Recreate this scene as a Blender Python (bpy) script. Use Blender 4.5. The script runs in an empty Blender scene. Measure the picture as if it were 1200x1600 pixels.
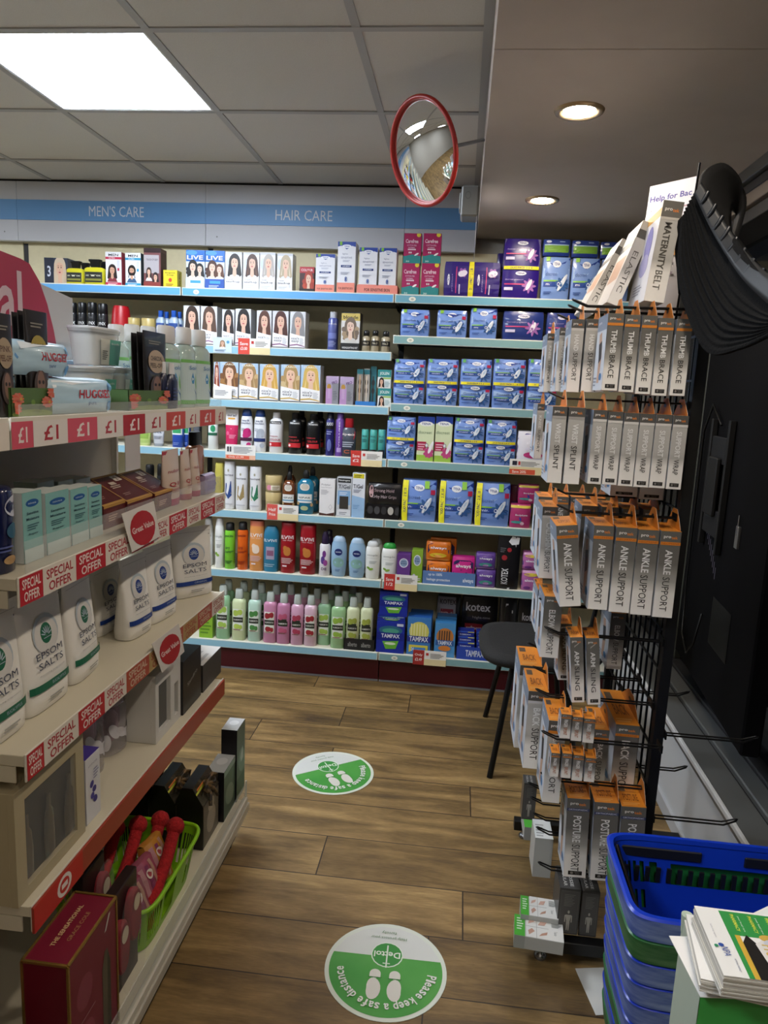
import bpy, math, random
from mathutils import Vector, Matrix
random.seed(7)
SC = bpy.context.scene
COL = SC.collection
# ------------------------------------------------------------------ camera
FPX, YAW, PITCH, ROLL, EYE = 1117.1, .1003, .169, .0457, 1.45
_f = Vector((-math.sin(YAW)*math.cos(PITCH), math.cos(YAW)*math.cos(PITCH), -math.sin(PITCH)))
_r0 = Vector((math.cos(YAW), math.sin(YAW), 0)); _u0 = _r0.cross(_f)
_r = math.cos(ROLL)*_r0+math.sin(ROLL)*_u0; _u = -math.sin(ROLL)*_r0+math.cos(ROLL)*_u0
cam = bpy.data.cameras.new('camera'); co = bpy.data.objects.new('camera', cam); COL.objects.link(co)
co.matrix_world = Matrix(((_r.x, _u.x, -_f.x, 0), (_r.y, _u.y, -_f.y, 0), (_r.z, _u.z, -_f.z, EYE), (0, 0, 0, 1)))
cam.sensor_fit = 'VERTICAL'; cam.sensor_height = 24; cam.lens = 24*FPX/1600; cam.clip_start = .02
SC.camera = co
# ------------------------------------------------------------------ world, exposure
W = bpy.data.worlds.new('night'); SC.world = W; W.use_nodes = True
W.node_tree.nodes['Background'].inputs[0].default_value = (.01, .012, .02, 1)
W.node_tree.nodes['Background'].inputs[1].default_value = .25
vs = SC.view_settings; vs.view_transform = 'Standard'; vs.look = 'None'; vs.gamma = 1; vs.use_curve_mapping = False
vs.exposure = 0.25
PANEL_POWER = 40      # ceiling panels (emission strength)
SPOT_POWER = 270.0      # warm recessed downlights
WOOD, WARM = (1, .96, .9), (1, .74, .45)

def on(px, py, ax, val):
    """point of the place seen at a pixel of the photograph, on the plane ax = val"""
    d = _f+(px-600)/FPX*_r-(py-800)/FPX*_u
    o = Vector((0, 0, EYE)); i = 'xyz'.index(ax)
    return o+d*((val-o[i])/d[i])
def pj(P):
    d = Vector(P)-Vector((0, 0, EYE)); z = d.dot(_f)
    return 600+FPX*d.dot(_r)/z, 800-FPX*d.dot(_u)/z
# ------------------------------------------------------------------ materials
_m = {}
def lin(c): return c/12.92 if c <= .04045 else ((c+.055)/1.055)**2.4
def rgb(h): return tuple(lin(int(h[i:i+2], 16)/255) for i in (0, 2, 4))
def mat(h, rough=.45, metal=0, trans=0, alpha=1, emit=0, bump=0, coat=0):
    k = (h, rough, metal, trans, alpha, emit, bump, coat)
    if k in _m: return _m[k]
    m = bpy.data.materials.new('paint_'+h); m.use_nodes = True
    nt = m.node_tree; b = nt.nodes['Principled BSDF']; c = rgb(h)
    if not emit: c = tuple(.82*x for x in c)
    b.inputs['Base Color'].default_value = (*c, 1)
    b.inputs['Roughness'].default_value = rough; b.inputs['Metallic'].default_value = metal
    b.inputs['Transmission Weight'].default_value = trans; b.inputs['Alpha'].default_value = alpha
    b.inputs['Coat Weight'].default_value = coat; b.inputs['IOR'].default_value = 1.45
    if emit:
        b.inputs['Emission Color'].default_value = (*c, 1); b.inputs['Emission Strength'].default_value = emit
    if bump:
        n = nt.nodes.new('ShaderNodeTexNoise'); n.inputs['Scale'].default_value = bump
        bp = nt.nodes.new('ShaderNodeBump'); bp.inputs['Strength'].default_value = .25; bp.inputs['Distance'].default_value = .002
        nt.links.new(n.outputs[0], bp.inputs['Height']); nt.links.new(bp.outputs[0], b.inputs['Normal'])
    _m[k] = m; return m
def ramp_mat(name, cols, axis=2, rough=.35, metal=0):
    """printed colour bands along the carton's own height"""
    if name in _m: return _m[name]
    m = bpy.data.materials.new(name); m.use_nodes = True; nt = m.node_tree; b = nt.nodes['Principled BSDF']
    tc = nt.nodes.new('ShaderNodeTexCoord'); sp = nt.nodes.new('ShaderNodeSeparateXYZ'); cr = nt.nodes.new('ShaderNodeValToRGB')
    nt.links.new(tc.outputs['Generated'], sp.inputs[0]); nt.links.new(sp.outputs[axis], cr.inputs[0]); nt.links.new(cr.outputs[0], b.inputs['Base Color'])
    el = cr.color_ramp.elements
    for i, (p, h) in enumerate(cols):
        e = el[i] if i < 2 else el.new(p)
        e.position = p; e.color = (*rgb(h), 1)
    b.inputs['Roughness'].default_value = rough; b.inputs['Metallic'].default_value = metal
    _m[name] = m; return m
def noisy(name, h1, h2, scale, rough=.5, bump=.3, stretch=(1, 1, 1), metal=0, thr=None):
    if name in _m: return _m[name]
    m = bpy.data.materials.new(name); m.use_nodes = True; nt = m.node_tree; b = nt.nodes['Principled BSDF']
    tc = nt.nodes.new('ShaderNodeTexCoord'); mp = nt.nodes.new('ShaderNodeMapping'); mp.inputs['Scale'].default_value = stretch
    n = nt.nodes.new('ShaderNodeTexNoise'); n.inputs['Scale'].default_value = scale; n.inputs['Detail'].default_value = 6
    cr = nt.nodes.new('ShaderNodeValToRGB'); a, c = cr.color_ramp.elements
    a.position, c.position = thr or (.3, .7); a.color = (*rgb(h1), 1); c.color = (*rgb(h2), 1)
    nt.links.new(tc.outputs['Object'], mp.inputs[0]); nt.links.new(mp.outputs[0], n.inputs[0]); nt.links.new(n.outputs[0], cr.inputs[0]); nt.links.new(cr.outputs[0], b.inputs['Base Color'])
    bp = nt.nodes.new('ShaderNodeBump'); bp.inputs['Strength'].default_value = bump; bp.inputs['Distance'].default_value = .003
    nt.links.new(n.outputs[0], bp.inputs['Height']); nt.links.new(bp.outputs[0], b.inputs['Normal'])
    b.inputs['Roughness'].default_value = rough; b.inputs['Metallic'].default_value = metal
    _m[name] = m; return m
GLASS = mat('ffffff', .02, 0, 1, 1)
def acrylic(h='f4f6f6', a=.16): return mat(h, .05, 0, 0, a)
# ------------------------------------------------------------------ mesh builder
_txt = {}
def text2d(s, bold, mono=False):
    k = (s, bold)
    if k in _txt: return _txt[k]
    c = bpy.data.curves.new('t', 'FONT'); c.body = s; c.resolution_u = 2; c.offset = .018 if bold else 0; c.fill_mode = 'BOTH'
    o = bpy.data.objects.new('t', c); me = o.to_mesh()
    v = [(p.co.x, p.co.y) for p in me.vertices]; f = [tuple(p.vertices) for p in me.polygons]
    o.to_mesh_clear(); bpy.data.objects.remove(o); bpy.data.curves.remove(c)
    x0 = min(a for a, b in v); x1 = max(a for a, b in v); y0 = min(b for a, b in v); y1 = max(b for a, b in v)
    _txt[k] = ([((a-x0)/(x1-x0)-.5, (b-y0)/(y1-y0)-.5) for a, b in v], f); return _txt[k]
def R(u0, v0, u1, v1, c): return ('r', u0, v0, u1, v1, c)
def El(cu, cv, ru, rv, c, a0=0, a1=360, rot=0): return ('e', cu, cv, ru, rv, c, a0, a1, rot)
def P(c, *pts): return ('p', c, pts)
def T(s, cu, cv, w, h, c, rot=0, bold=1): return ('t', s, cu, cv, w, h, c, rot, bold)
def Ln(u0, v0, u1, v1, n, c): return [R(u0, v0+(v1-v0)*i/n, u0+(u1-u0)*(.72+.28*((i*7) % 5)/4), v0+(v1-v0)*(i+.45)/n, c) for i in range(n)]
def spow(x, e): return math.copysign(abs(x)**e, x)
class G:
    def __init__(s): s.v = []; s.f = []; s.mi = []; s.sm = []; s.mats = []
    def mid(s, m):
        if isinstance(m, str): m = mat(m)
        if m not in s.mats: s.mats.append(m)
        return s.mats.index(m)
    def add(s, vs, fs, m, smooth=False):
        n = len(s.v); s.v += [tuple(p) for p in vs]; i = s.mid(m)
        for f in fs: s.f.append([n+a for a in f]); s.mi.append(i); s.sm.append(smooth)
    def box(s, x0, x1, y0, y1, z0, z1, m, b=0, M=None):
        if x0 > x1: x0, x1 = x1, x0
        if y0 > y1: y0, y1 = y1, y0
        b = min(b, (x1-x0)/2.2, (y1-y0)/2.2, (z1-z0)/2.2)
        if b <= 0:
            vs = [(x, y, z) for x in (x0, x1) for y in (y0, y1) for z in (z0, z1)]
            fs = [(0, 1, 3, 2), (4, 6, 7, 5), (0, 4, 5, 1), (2, 3, 7, 6), (0, 2, 6, 4), (1, 5, 7, 3)]
        else:
            vs = []; idx = {}
            for i, x in enumerate((x0, x1)):
                for j, y in enumerate((y0, y1)):
                    for k, z in enumerate((z0, z1)):
                        sx, sy, sz = (b, -b)[i], (b, -b)[j], (b, -b)[k]
                        idx[i, j, k] = len(vs); vs += [(x, y+sy, z+sz), (x+sx, y, z+sz), (x+sx, y+sy, z)]
            I = lambda i, j, k, a: idx[i, j, k]+a
            fs = []
            for i in (0, 1):
                fs += [(I(i, 0, 0, 0), I(i, 0, 1, 0), I(i, 1, 1, 0), I(i, 1, 0, 0)), (I(0, i, 0, 1), I(1, i, 0, 1), I(1, i, 1, 1), I(0, i, 1, 1)), (I(0, 0, i, 2), I(0, 1, i, 2), I(1, 1, i, 2), I(1, 0, i, 2))]
                for j in (0, 1):
                    fs += [(I(i, j, 0, 0), I(i, j, 1, 0), I(i, j, 1, 1), I(i, j, 0, 1)), (I(i, 0, j, 0), I(i, 1, j, 0), I(i, 1, j, 2), I(i, 0, j, 2)), (I(0, i, j, 1), I(1, i, j, 1), I(1, i, j, 2), I(0, i, j, 2))]
                    for k in (0, 1): fs.append((I(i, j, k, 0), I(i, j, k, 1), I(i, j, k, 2)))
        if M: vs = [M@Vector(p) for p in vs]
        s.add(vs, fs, m)
    def loft(s, secs, m, seg=20, p=2, cap=True, M=None, smooth=True):
        """secs: (z, rx, ry[, cx, cy])"""
        vs = []
        for q in secs:
            z, rx, ry = q[:3]; cx, cy = (q[3], q[4]) if len(q) > 3 else (0, 0)
            for k in range(seg):
                a = 2*math.pi*(k+.5)/seg
                vs.append((cx+rx*spow(math.cos(a), 2/p), cy+ry*spow(math.sin(a), 2/p), z))
        if M: vs = [M@Vector(v) for v in vs]
        n = len(secs); fs = [(i*seg+k, i*seg+(k+1) % seg, (i+1)*seg+(k+1) % seg, (i+1)*seg+k) for i in range(n-1) for k in range(seg)]
        s.add(vs, fs, m, smooth)
        if cap:
            s.add(vs[:seg], [list(range(seg))[::-1]], m); s.add(vs[-seg:], [list(range(seg))], m)
    def tube(s, pts, r, m, seg=8, closed=False):
        pts = [Vector(p) for p in pts]; rings = []; n = len(pts); up = None
        for i, p in enumerate(pts):
            if closed: t = (pts[(i+1) % n]-pts[i-1]).normalized()
            else: t = (pts[min(i+1, n-1)]-pts[max(i-1, 0)]).normalized()
            if up is None: up = t.orthogonal().normalized()
            a = (up-t*up.dot(t)).normalized(); b = t.cross(a); up = a
            rings.append([p+r*(math.cos(2*math.pi*k/seg)*a+math.sin(2*math.pi*k/seg)*b) for k in range(seg)])
        vs = [q for g in rings for q in g]; L = n if closed else n-1
        s.add(vs, [(i*seg+k, i*seg+(k+1) % seg, ((i+1) % n)*seg+(k+1) % seg, ((i+1) % n)*seg+k) for i in range(L) for k in range(seg)], m, True)
        if not closed:
            s.add(rings[0], [list(range(seg))[::-1]], m); s.add(rings[-1], [list(range(seg))], m)
    def prism(s, poly, y0, y1, m, M=None):
        """poly in xz extruded along y"""
        n = len(poly); vs = [(x, y0, z) for x, z in poly]+[(x, y1, z) for x, z in poly]
        if M: vs = [M@Vector(v) for v in vs]
        s.add(vs, [list(range(n)), list(range(n, 2*n))[::-1]]+[(i, (i+1) % n, n+(i+1) % n, n+i) for i in range(n)], m)
    def art(s, F, ops, nx=1, ny=1, o0=.0003, do=.00015, asp=1):
        flat = []
        for o in ops: flat += o if isinstance(o, list) else [o]
        for k, o in enumerate(flat):
            off = o0+do*k; t = o[0]
            if t == 'r':
                u0, v0, u1, v1, c = o[1:]
                a = max(1, math.ceil(nx*abs(u1-u0))); b = max(1, math.ceil(ny*abs(v1-v0)))
                s.add([F(u0+(u1-u0)*i/a, v0+(v1-v0)*j/b, off) for j in range(b+1) for i in range(a+1)],
                      [(j*(a+1)+i, j*(a+1)+i+1, (j+1)*(a+1)+i+1, (j+1)*(a+1)+i) for j in range(b) for i in range(a)], c)
            elif t == 'e':
                cu, cv, ru, rv, c, a0, a1, rot = o[1:]; n = 18; cr, sr = math.cos(math.radians(rot)), math.sin(math.radians(rot))
                A = [math.radians(a0+(a1-a0)*i/n) for i in range(n+(a1-a0 < 360))]
                def q(x, y): return F(cu+x*cr-y*sr*asp, cv+x*sr/asp+y*cr, off)
                rg = [q(ru*math.cos(a), rv*math.sin(a)) for a in A]; L = len(rg)
                s.add([q(0, 0)]+rg, [(0, i+1, (i+1) % L+1) for i in range(L if a1-a0 >= 360 else L-1)], c)
            elif t == 'p':
                s.add([F(u, v, off) for u, v in o[2]], [list(range(len(o[2])))], o[1])
            elif t == 't':
                st, cu, cv, w, h, c, rot, bold = o[1:]; v, f = text2d(st, bold)
                if rot == 0: pts = [F(cu+x*w, cv+y*h, off) for x, y in v]
                elif rot == -90: pts = [F(cu+y*h, cv-x*w, off) for x, y in v]
                elif rot == 90: pts = [F(cu-y*h, cv+x*w, off) for x, y in v]
                elif rot == 180: pts = [F(cu-x*w, cv-y*h, off) for x, y in v]
                else:
                    a = math.radians(rot); pts = [F(cu+(x*w*math.cos(a)-y*h*asp*math.sin(a)), cv+(x*w*math.sin(a)/asp+y*h*math.cos(a)), off) for x, y in v]
                s.add(pts, f, c)
    def mesh(s, name):
        me = bpy.data.meshes.new(name); me.from_pydata(s.v, [], s.f)
        for m in s.mats: me.materials.append(m)
        me.polygons.foreach_set('material_index', s.mi); me.polygons.foreach_set('use_smooth', s.sm)
        me.update(); return me
# ------------------------------------------------------------------ things
def props(o, label, cat, group=None, kind=None):
    if label: o['label'] = label
    if cat: o['category'] = cat
    if group: o['group'] = group
    if kind: o['kind'] = kind
def link(name, me, parent=None, label=None):
    o = bpy.data.objects.new(name, me); COL.objects.link(o)
    if parent: o.parent = parent
    if label: o['label'] = label
    return o
def thing(name, label, cat, parts, loc=(0, 0, 0), rot=(0, 0, 0), group=None):
    """parts: [(part name, mesh[, [(sub-part name, mesh), ...]])]; one part = one mesh object"""
    if len(parts) == 1 and len(parts[0]) == 2: o = link(name, parts[0][1])
    else:
        o = link(name, None); o.empty_display_size = .05
        for p in parts:
            c = link(p[0], p[1], o)
            for q in (p[2] if len(p) > 2 else []): link(q[0], q[1], c)
    o.location = loc; o.rotation_euler = rot if not isinstance(rot, (int, float)) else (0, 0, rot)
    props(o, label, cat, group); return o
def struct(name, g):
    o = link(name, g.mesh(name)); o['kind'] = 'structure'; return o
def gm(name, fn):
    g = G(); fn(g); return (name, g.mesh(name))
ORD = ['leftmost', 'second from the left', 'third from the left', 'fourth from the left', 'fifth from the left', 'sixth from the left']
NUM = ['zero', 'one', 'two', 'three', 'four', 'five', 'six', 'seven', 'eight', 'nine', 'ten', 'eleven', 'twelve']
def ordl(i, n):
    if n == 2: return ('left', 'right')[i]+' one of the two'
    if n == 3 and i == 1: return 'middle of the three'
    if i < n/2: return ORD[i]+' of the '+NUM[n]
    return ORD[n-1-i].replace('left', 'right')+' of the '+NUM[n]
# ================================================================== SETTING
CEIL = 2.425; BW = 3.70
def floor_mat():
    m = bpy.data.materials.new('wood_planks'); m.use_nodes = True; nt = m.node_tree; N = nt.nodes.new; L = nt.links.new; b = nt.nodes['Principled BSDF']
    def M(op, a, c=None, d=None):
        n = N('ShaderNodeMath'); n.operation = op
        for i, x in enumerate((a, c, d)):
            if x is None: continue
            if isinstance(x, (int, float)): n.inputs[i].default_value = x
            else: L(x, n.inputs[i])
        return n.outputs[0]
    tc = N('ShaderNodeTexCoord'); sp = N('ShaderNodeSeparateXYZ'); L(tc.outputs['Object'], sp.inputs[0])
    PW, PL = .193, 1.22
    ry = M('DIVIDE', M('SUBTRACT', sp.outputs[1], 1.53), PW); row = M('FLOOR', ry); fy = M('FRACT', ry)
    wn = N('ShaderNodeTexWhiteNoise'); wn.noise_dimensions = '1D'; L(M('ADD', row, 3.3), wn.inputs['W'])
    rx = M('ADD', M('DIVIDE', sp.outputs[0], PL), wn.outputs[0]); col = M('FLOOR', rx); fx = M('FRACT', rx)
    w2 = N('ShaderNodeTexWhiteNoise'); w2.noise_dimensions = '2D'; cb = N('ShaderNodeCombineXYZ'); L(row, cb.inputs[0]); L(col, cb.inputs[1]); L(cb.outputs[0], w2.inputs[0])
    seam = M('MAXIMUM', M('LESS_THAN', M('MINIMUM', fy, M('SUBTRACT', 1, fy)), .009), M('LESS_THAN', M('MINIMUM', fx, M('SUBTRACT', 1, fx)), .0016))
    c2 = N('ShaderNodeCombineXYZ'); L(M('MULTIPLY', sp.outputs[0], 1.6), c2.inputs[0]); L(M('MULTIPLY', sp.outputs[1], 11), c2.inputs[1]); L(M('MULTIPLY', w2.outputs[0], 40), c2.inputs[2])
    n1 = N('ShaderNodeTexNoise'); n1.inputs['Scale'].default_value = 1.6; n1.inputs['Detail'].default_value = 7; n1.inputs['Distortion'].default_value = .8; L(c2.outputs[0], n1.inputs[0])
    n2 = N('ShaderNodeTexNoise'); n2.inputs['Scale'].default_value = 22; n2.inputs['Detail'].default_value = 3; L(c2.outputs[0], n2.inputs[0])
    n3 = N('ShaderNodeTexNoise'); n3.inputs['Scale'].default_value = 5; n3.inputs['Detail'].default_value = 2; L(tc.outputs['Object'], n3.inputs[0])
    v = M('ADD', M('ADD', M('MULTIPLY', n1.outputs[0], .75), M('MULTIPLY', n2.outputs[0], .22)), M('ADD', M('MULTIPLY', w2.outputs[0], .14), M('MULTIPLY', n3.outputs[0], .25)))
    cr = N('ShaderNodeValToRGB'); e = cr.color_ramp.elements; e[0].position = .42; e[0].color = (*rgb('3f3020'), 1); e[1].position = .92; e[1].color = (*rgb('a68a5a'), 1)
    x = e.new(.62); x.color = (*rgb('68522f'), 1); x = e.new(.76); x.color = (*rgb('846a41'), 1)
    L(v, cr.inputs[0]); mx = N('ShaderNodeMixRGB'); L(seam, mx.inputs[0]); L(cr.outputs[0], mx.inputs[1]); mx.inputs[2].default_value = (*rgb('24180d'), 1)
    L(mx.outputs[0], b.inputs['Base Color']); b.inputs['Roughness'].default_value = .5
    bp = N('ShaderNodeBump'); bp.inputs['Strength'].default_value = .25; bp.inputs['Distance'].default_value = .002; L(M('SUBTRACT', n2.outputs[0], seam), bp.inputs['Height']); L(bp.outputs[0], b.inputs['Normal'])
    return m
g = G(); g.box(-5, .83, -4, 3.8, -.05, 0, floor_mat()); struct('floor', g)
# suspended ceiling: tiles + T-bars, opening for each light panel
GX0, GY0, TL = -1.5517, 2.1343, .6
tile_m = noisy('ceiling_tile', 'cfcdc9', 'd6d4d0', 300, .9, .25)
tbar = mat('b9b9b9', .5)
PANELS = [(0, 0), (0, -4), (-4, 0), (-4, -4)]
g = G()
for i in range(-6, 3):
    for j in range(-11, 3):
        if (i, j) in PANELS: continue
        x0, y0 = GX0+i*TL, GY0+j*TL; x1, y1 = min(x0+TL, .03), min(y0+TL, BW)
        if x1-x0 > .05: g.box(x0+.010, x1-.010, y0+.010, y1-.010, CEIL+.001, CEIL+.02, tile_m)
for i in range(-6, 4):
    x = GX0+i*TL
    if x < .02: g.box(x-.012, x+.012, -4, BW, CEIL-.003, CEIL+.006, tbar)
for j in range(-11, 3): g.box(-5, .03, GY0+j*TL-.012, GY0+j*TL+.012, CEIL-.0035, CEIL+.0055, tbar)
g.box(-.005, .022, -4, BW, CEIL-.004, CEIL+.006, tbar)
g.box(-5, 1.05, -4, 3.8, CEIL+.06, CEIL+.08, mat('808080', .9))
struct('ceiling', g)
for k, (i, j) in enumerate(PANELS):
    x0, y0 = GX0+i*TL, GY0+j*TL
    fr = gm('frame', lambda g: [g.box(x0+.012, x0+.588, y0+a, y0+a+.008, CEIL-.002, CEIL+.03, 'e8e8e8') for a in (.012, .58)]+[g.box(x0+a, x0+a+.008, y0+.02, y0+.58, CEIL-.002, CEIL+.03, 'e8e8e8') for a in (.012, .58)])
    df = gm('diffuser', lambda g: g.box(x0+.02, x0+.58, y0+.02, y0+.58, CEIL+.002, CEIL+.006, mat('eaf3ff', .4, emit=PANEL_POWER)))
    thing('ceiling_light_panel', 'square glowing LED panel set in the tiled ceiling' if k == 0 else 'LED ceiling panel further back in the shop, out of the picture, '+['', 'behind the viewer', 'far left', 'far left and behind'][k], 'ceiling light', [fr, df], group=None if k == 0 else 'ceiling panels out of view')
# walls
plaster = noisy('painted_plaster', 'aaa69c', 'b1ada3', 60, .85, .15)
g = G(); g.box(-5, 1.05, BW+.035, BW+.1, 0, CEIL+.06, plaster); struct('wall_back', g)
g = G(); g.box(-5.1, -5, -4, 3.8, 0, CEIL, plaster); struct('wall_left', g)
g = G(); g.box(-5, 1.05, -4.1, -4, 0, CEIL, plaster); struct('wall_front', g)
# lowered soffit on the right
SOF = 2.205
g = G()
sof_m = noisy('soffit_paint', 'c9bfb6', 'cfc5bc', 8, .7, .05)
g.box(.022, 1.05, -4, 1.748, SOF, CEIL+.05, sof_m, .001); g.box(.022, 1.05, 1.751, BW+.03, SOF, CEIL+.05, sof_m, .001)
struct('trim_1', g)
# window wall on the right: kick panel, sill, frames, glass
alu = mat('8f9190', .35, .6); alud = mat('4c4c4e', .4, .5)
g = G()
g.box(.815, .83, -4, BW, .0, .33, mat('d5d7d8', .35), .001); g.box(.805, .815, -4, BW, 0, .05, mat('c6c8ca', .4)); g.box(.800, .812, -4, BW, .318, .335, mat('dfe0e0', .3), .002)
struct('wall_right', g)
g = G()
g.box(.812, .9, -4, BW, .29, .331, alu, .003); g.box(.9, .908, -4, BW, .29, .322, mat('18191b', .5)); g.box(.908, .97, -4, BW, .29, .34, alu, .004); g.box(.97, 1.05, -4, BW, .0, .35, alud, .004)
for z0, z1, x, m in ((2.165, 2.205, .86, alu), (2.13, 2.16, .875, alud), (2.085, 2.125, .87, mat('9b8f86', .4, .3)), (2.04, 2.08, .885, alud)): g.box(x, 1.05, -4, BW, z0, z1, m, .002)
for y in (-1.6, .6, 3.1): g.box(.99, 1.05, y, y+.055, .35, 2.06, mat('3c3e36', .5), .003)
struct('window_1', g)
g = G(); g.box(1.015, 1.021, -4, BW, .345, 2.06, mat('dfe6ea', .02, 0, 1)); pane = struct('window_2', g)
g = G(); g.box(1.05, 6, -4, 8, -.1, -.05, mat('1b1a19', .9)); struct('trim_2', g)
# ------------------------------------------------------------------ pelmet over the back wall
CREAM = noisy('cream_panel', 'd6cba6', 'dcd1ac', 40, .6, .05)
g = G()
PX = [-4.33, -3.33, -2.33, -1.33, -.33, .018]
for a, b in zip(PX, PX[1:]):
    g.box(a+.0008, b-.0008, 3.65, 3.69, 2.125, 2.415, mat('d4d5da', .5), .001)
g.box(-4.33, .018, 3.652, 3.69, 2.414, 2.424, mat('151515', .8))
blue = mat('6ba1d6', .45)
for a, b in zip(PX, PX[1:]): g.box(a+.0005, b-.0005, 3.646, 3.65, 2.228, 2.326, blue)
F = lambda u, v, o: (-2.33+u, 3.6455-o, 2.228+v*.098)
g.art(F, [T("MEN'S CARE", .535, .50, .29, .52, 'dfe6ee', 0, 0), T('HAIR CARE', 1.50, .50, .285, .5, 'dfe6ee', 0, 0)])
for x in (-2.4, -1.27, -.28): g.art(F, [El(x+2.33+.0, -.62, .004, .04, '8a8a8a')])
o = link('sign_fascia', g.mesh('sign_fascia')); props(o, "long white fascia with a blue band reading men's care and hair care", 'sign')
# ------------------------------------------------------------------ shelving bays on the back wall
SF = 3.34
ROWS = {0: [1.878, 1.62, 1.372, 1.128, .839, .539, .172], 1: [1.878, 1.62, 1.372, 1.128, .839, .539, .172], 2: [1.878, 1.697, 1.390, 1.128, .839, .539, .172]}
BX = {0: -2.333, 1: -1.333, 2: -.333}
def ring(c): return [El(.07, .5, .014, .34, 'e9ead8'), El(.07, .5, .0125, .30, 'f5f4e4'), R(.063, .45, .077, .52, c), R(.066, .56, .074, .62, c), R(.066, .34, .074, .4, c)]
bayname = ["left wall shelving bay under the men's care sign", 'middle wall shelving bay under the hair care sign', 'right wall shelving bay stocked with sanitary products', 'empty-looking wall shelving bay out of frame to the left']
def bay(bx, rows, k):
    root = link('shelving_bay', None); props(root, bayname[k], 'shelving', None)
    root.location = (bx, SF, 0); wx = 1.0 if k != 2 else 1.14
    def pt(name, fn, par=root):
        gg = G(); fn(gg); return link(name, gg.mesh(name), par)
    pt('back_panel', lambda g: g.box(.004, wx-.004, .362, .39, .12, 2.13, CREAM))
    pt('upright', lambda g: g.box(.0005, .0245, .3605, .3618, .0, 2.12, mat('141414', .5)))
    pt('kick_board', lambda g: g.box(.003, wx-.003, .065, .08, 0, .13, mat('5a1420', .4)))
    pt('foot_rail', lambda g: g.box(0.003, wx-.003, .058, .066, 0, .008, mat('8f8f94', .4)))
    for i, z in enumerate(rows):
        top = i == 0
        def brd(g):
            g.box(.003, wx-.003, .006, .36, z-.022, z, mat('e2dcc6', .5), .001)
            g.box(.004, wx-.004, .012, .355, z-.024, z-.0221, mat('3a3a38', .7))
            for a in (.004, wx-.012): g.prism([(a, z-.02), (a+.008, z-.02), (a+.008, z-.05), (a, z-.03)], .2, .35, mat('252525', .6))
        s = pt('shelf', brd)
        c = ('62a9e0' if top else '93c3d6') if k < 2 else ('6fabc0' if top else '84aeb0')  # one strip material; how its blue shifts with the lighting is painted in here
        def st(g):
            g.box(.002, wx-.002, -.002, .006, z-.037, z+.002, mat('dfe2d8', .4), .0015)
            F = lambda u, v, o: (.002+u*(wx-.004), -.002-o, z-.034+v*.031)
            g.art(F, [R(.004, 0, .995, 1, c)]+(ring('9a9a86') if (k == 2 or (k == 1 and top)) else []))
            g.box(wx-.004, wx-.0005, -.003, .005, z-.036, z+.001, mat('9b927c', .5))
        pt('price_strip', st, s)
    return root
bay(-3.333, [1.878, 1.62, 1.372, 1.128, .839, .539, .172], 3)
for k in (0, 1, 2): bay(BX[k], ROWS[k], k)
# ================================================================== PRODUCT BUILDERS (local front faces -y)
_pc = {}
def cached(key, fn):
    if key not in _pc: _pc[key] = fn()
    return _pc[key]
def fmap(w, h, d, face):
    return {'f': lambda u, v, o: (-w/2+u*w, -d/2-o, v*h), 'l': lambda u, v, o: (-w/2-o, d/2-u*d, v*h),
            'r': lambda u, v, o: (w/2+o, -d/2+u*d, v*h), 't': lambda u, v, o: (-w/2+u*w, -d/2+v*d, h+o)}[face]
def clampF(F):
    return lambda u, v, o: F(min(1, max(0, u)), min(.999, max(.001, v)), o)
def carton(base, front=(), left=(), right=(), top=(), b=.0008):
    def fn(w, h, d):
        g = G(); g.box(-w/2, w/2, -d/2, d/2, 0, h, base if not isinstance(base, str) else mat(base, .3), b)
        for f, a in (('f', front), ('l', left), ('r', right), ('t', top)):
            if a: g.art(clampF(fmap(w, h, d, f)), a, asp=h/w)
        return [('carton', g.mesh('carton'))]
    return fn
def softpack(base, front, bulge=.004, seal=True, name='wrapper', rough=.28, top=()):
    """plastic wrapped pack of pads: pillowed faces, rounded edges, crimped top"""
    def fn(w, h, d):
        g = G(); m = mat(base, rough, coat=.3); n = 9
        def S(u, v, o=0):
            a, c = 2*u-1, 2*v-1
            return (w/2*a*(1-.03*c*c*c*c), -d/2*(1-.16*a**6)*(1-.14*c**6)-bulge*(1-a*a)*(1-c*c)+.0012*math.sin(9*u+17*v+3*w*100)-o, h*v)
        def B(u, v):
            x, y, z = S(u, v); return (x, -y, z)
        gr = lambda Q: [Q(i/n, j/n) for j in range(n+1) for i in range(n+1)]
        fs = [(j*(n+1)+i, j*(n+1)+i+1, (j+1)*(n+1)+i+1, (j+1)*(n+1)+i) for j in range(n) for i in range(n)]
        g.add(gr(S), fs, m, True); g.add(gr(B), fs, m, True)
        for e in (0, 1):
            sd = [S(e, j/n) for j in range(n+1)]; bk = [B(e, j/n) for j in range(n+1)]; md = [(p[0]+(.003 if e else -.003), 0, p[2]) for p in sd]
            g.add(sd+md+bk, [(j, j+1, n+2+j, n+1+j) for j in range(n)]+[(n+1+j, n+2+j, 2*n+3+j, 2*n+2+j) for j in range(n)], m, True)
            tp = [S(i/n, e) for i in range(n+1)]; bt = [B(i/n, e) for i in range(n+1)]; mm = [(p[0], 0, p[2]+(.004 if e else 0)) for p in tp]
            g.add(tp+mm+bt, [(j, j+1, n+2+j, n+1+j) for j in range(n)]+[(n+1+j, n+2+j, 2*n+3+j, 2*n+2+j) for j in range(n)], m, True)
        g.art(clampF(lambda u, v, o: S(u, v, o+.0006)), front, 8, 8, asp=h/w, do=.0002)
        return [(name, g.mesh(name))]
    return fn
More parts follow.
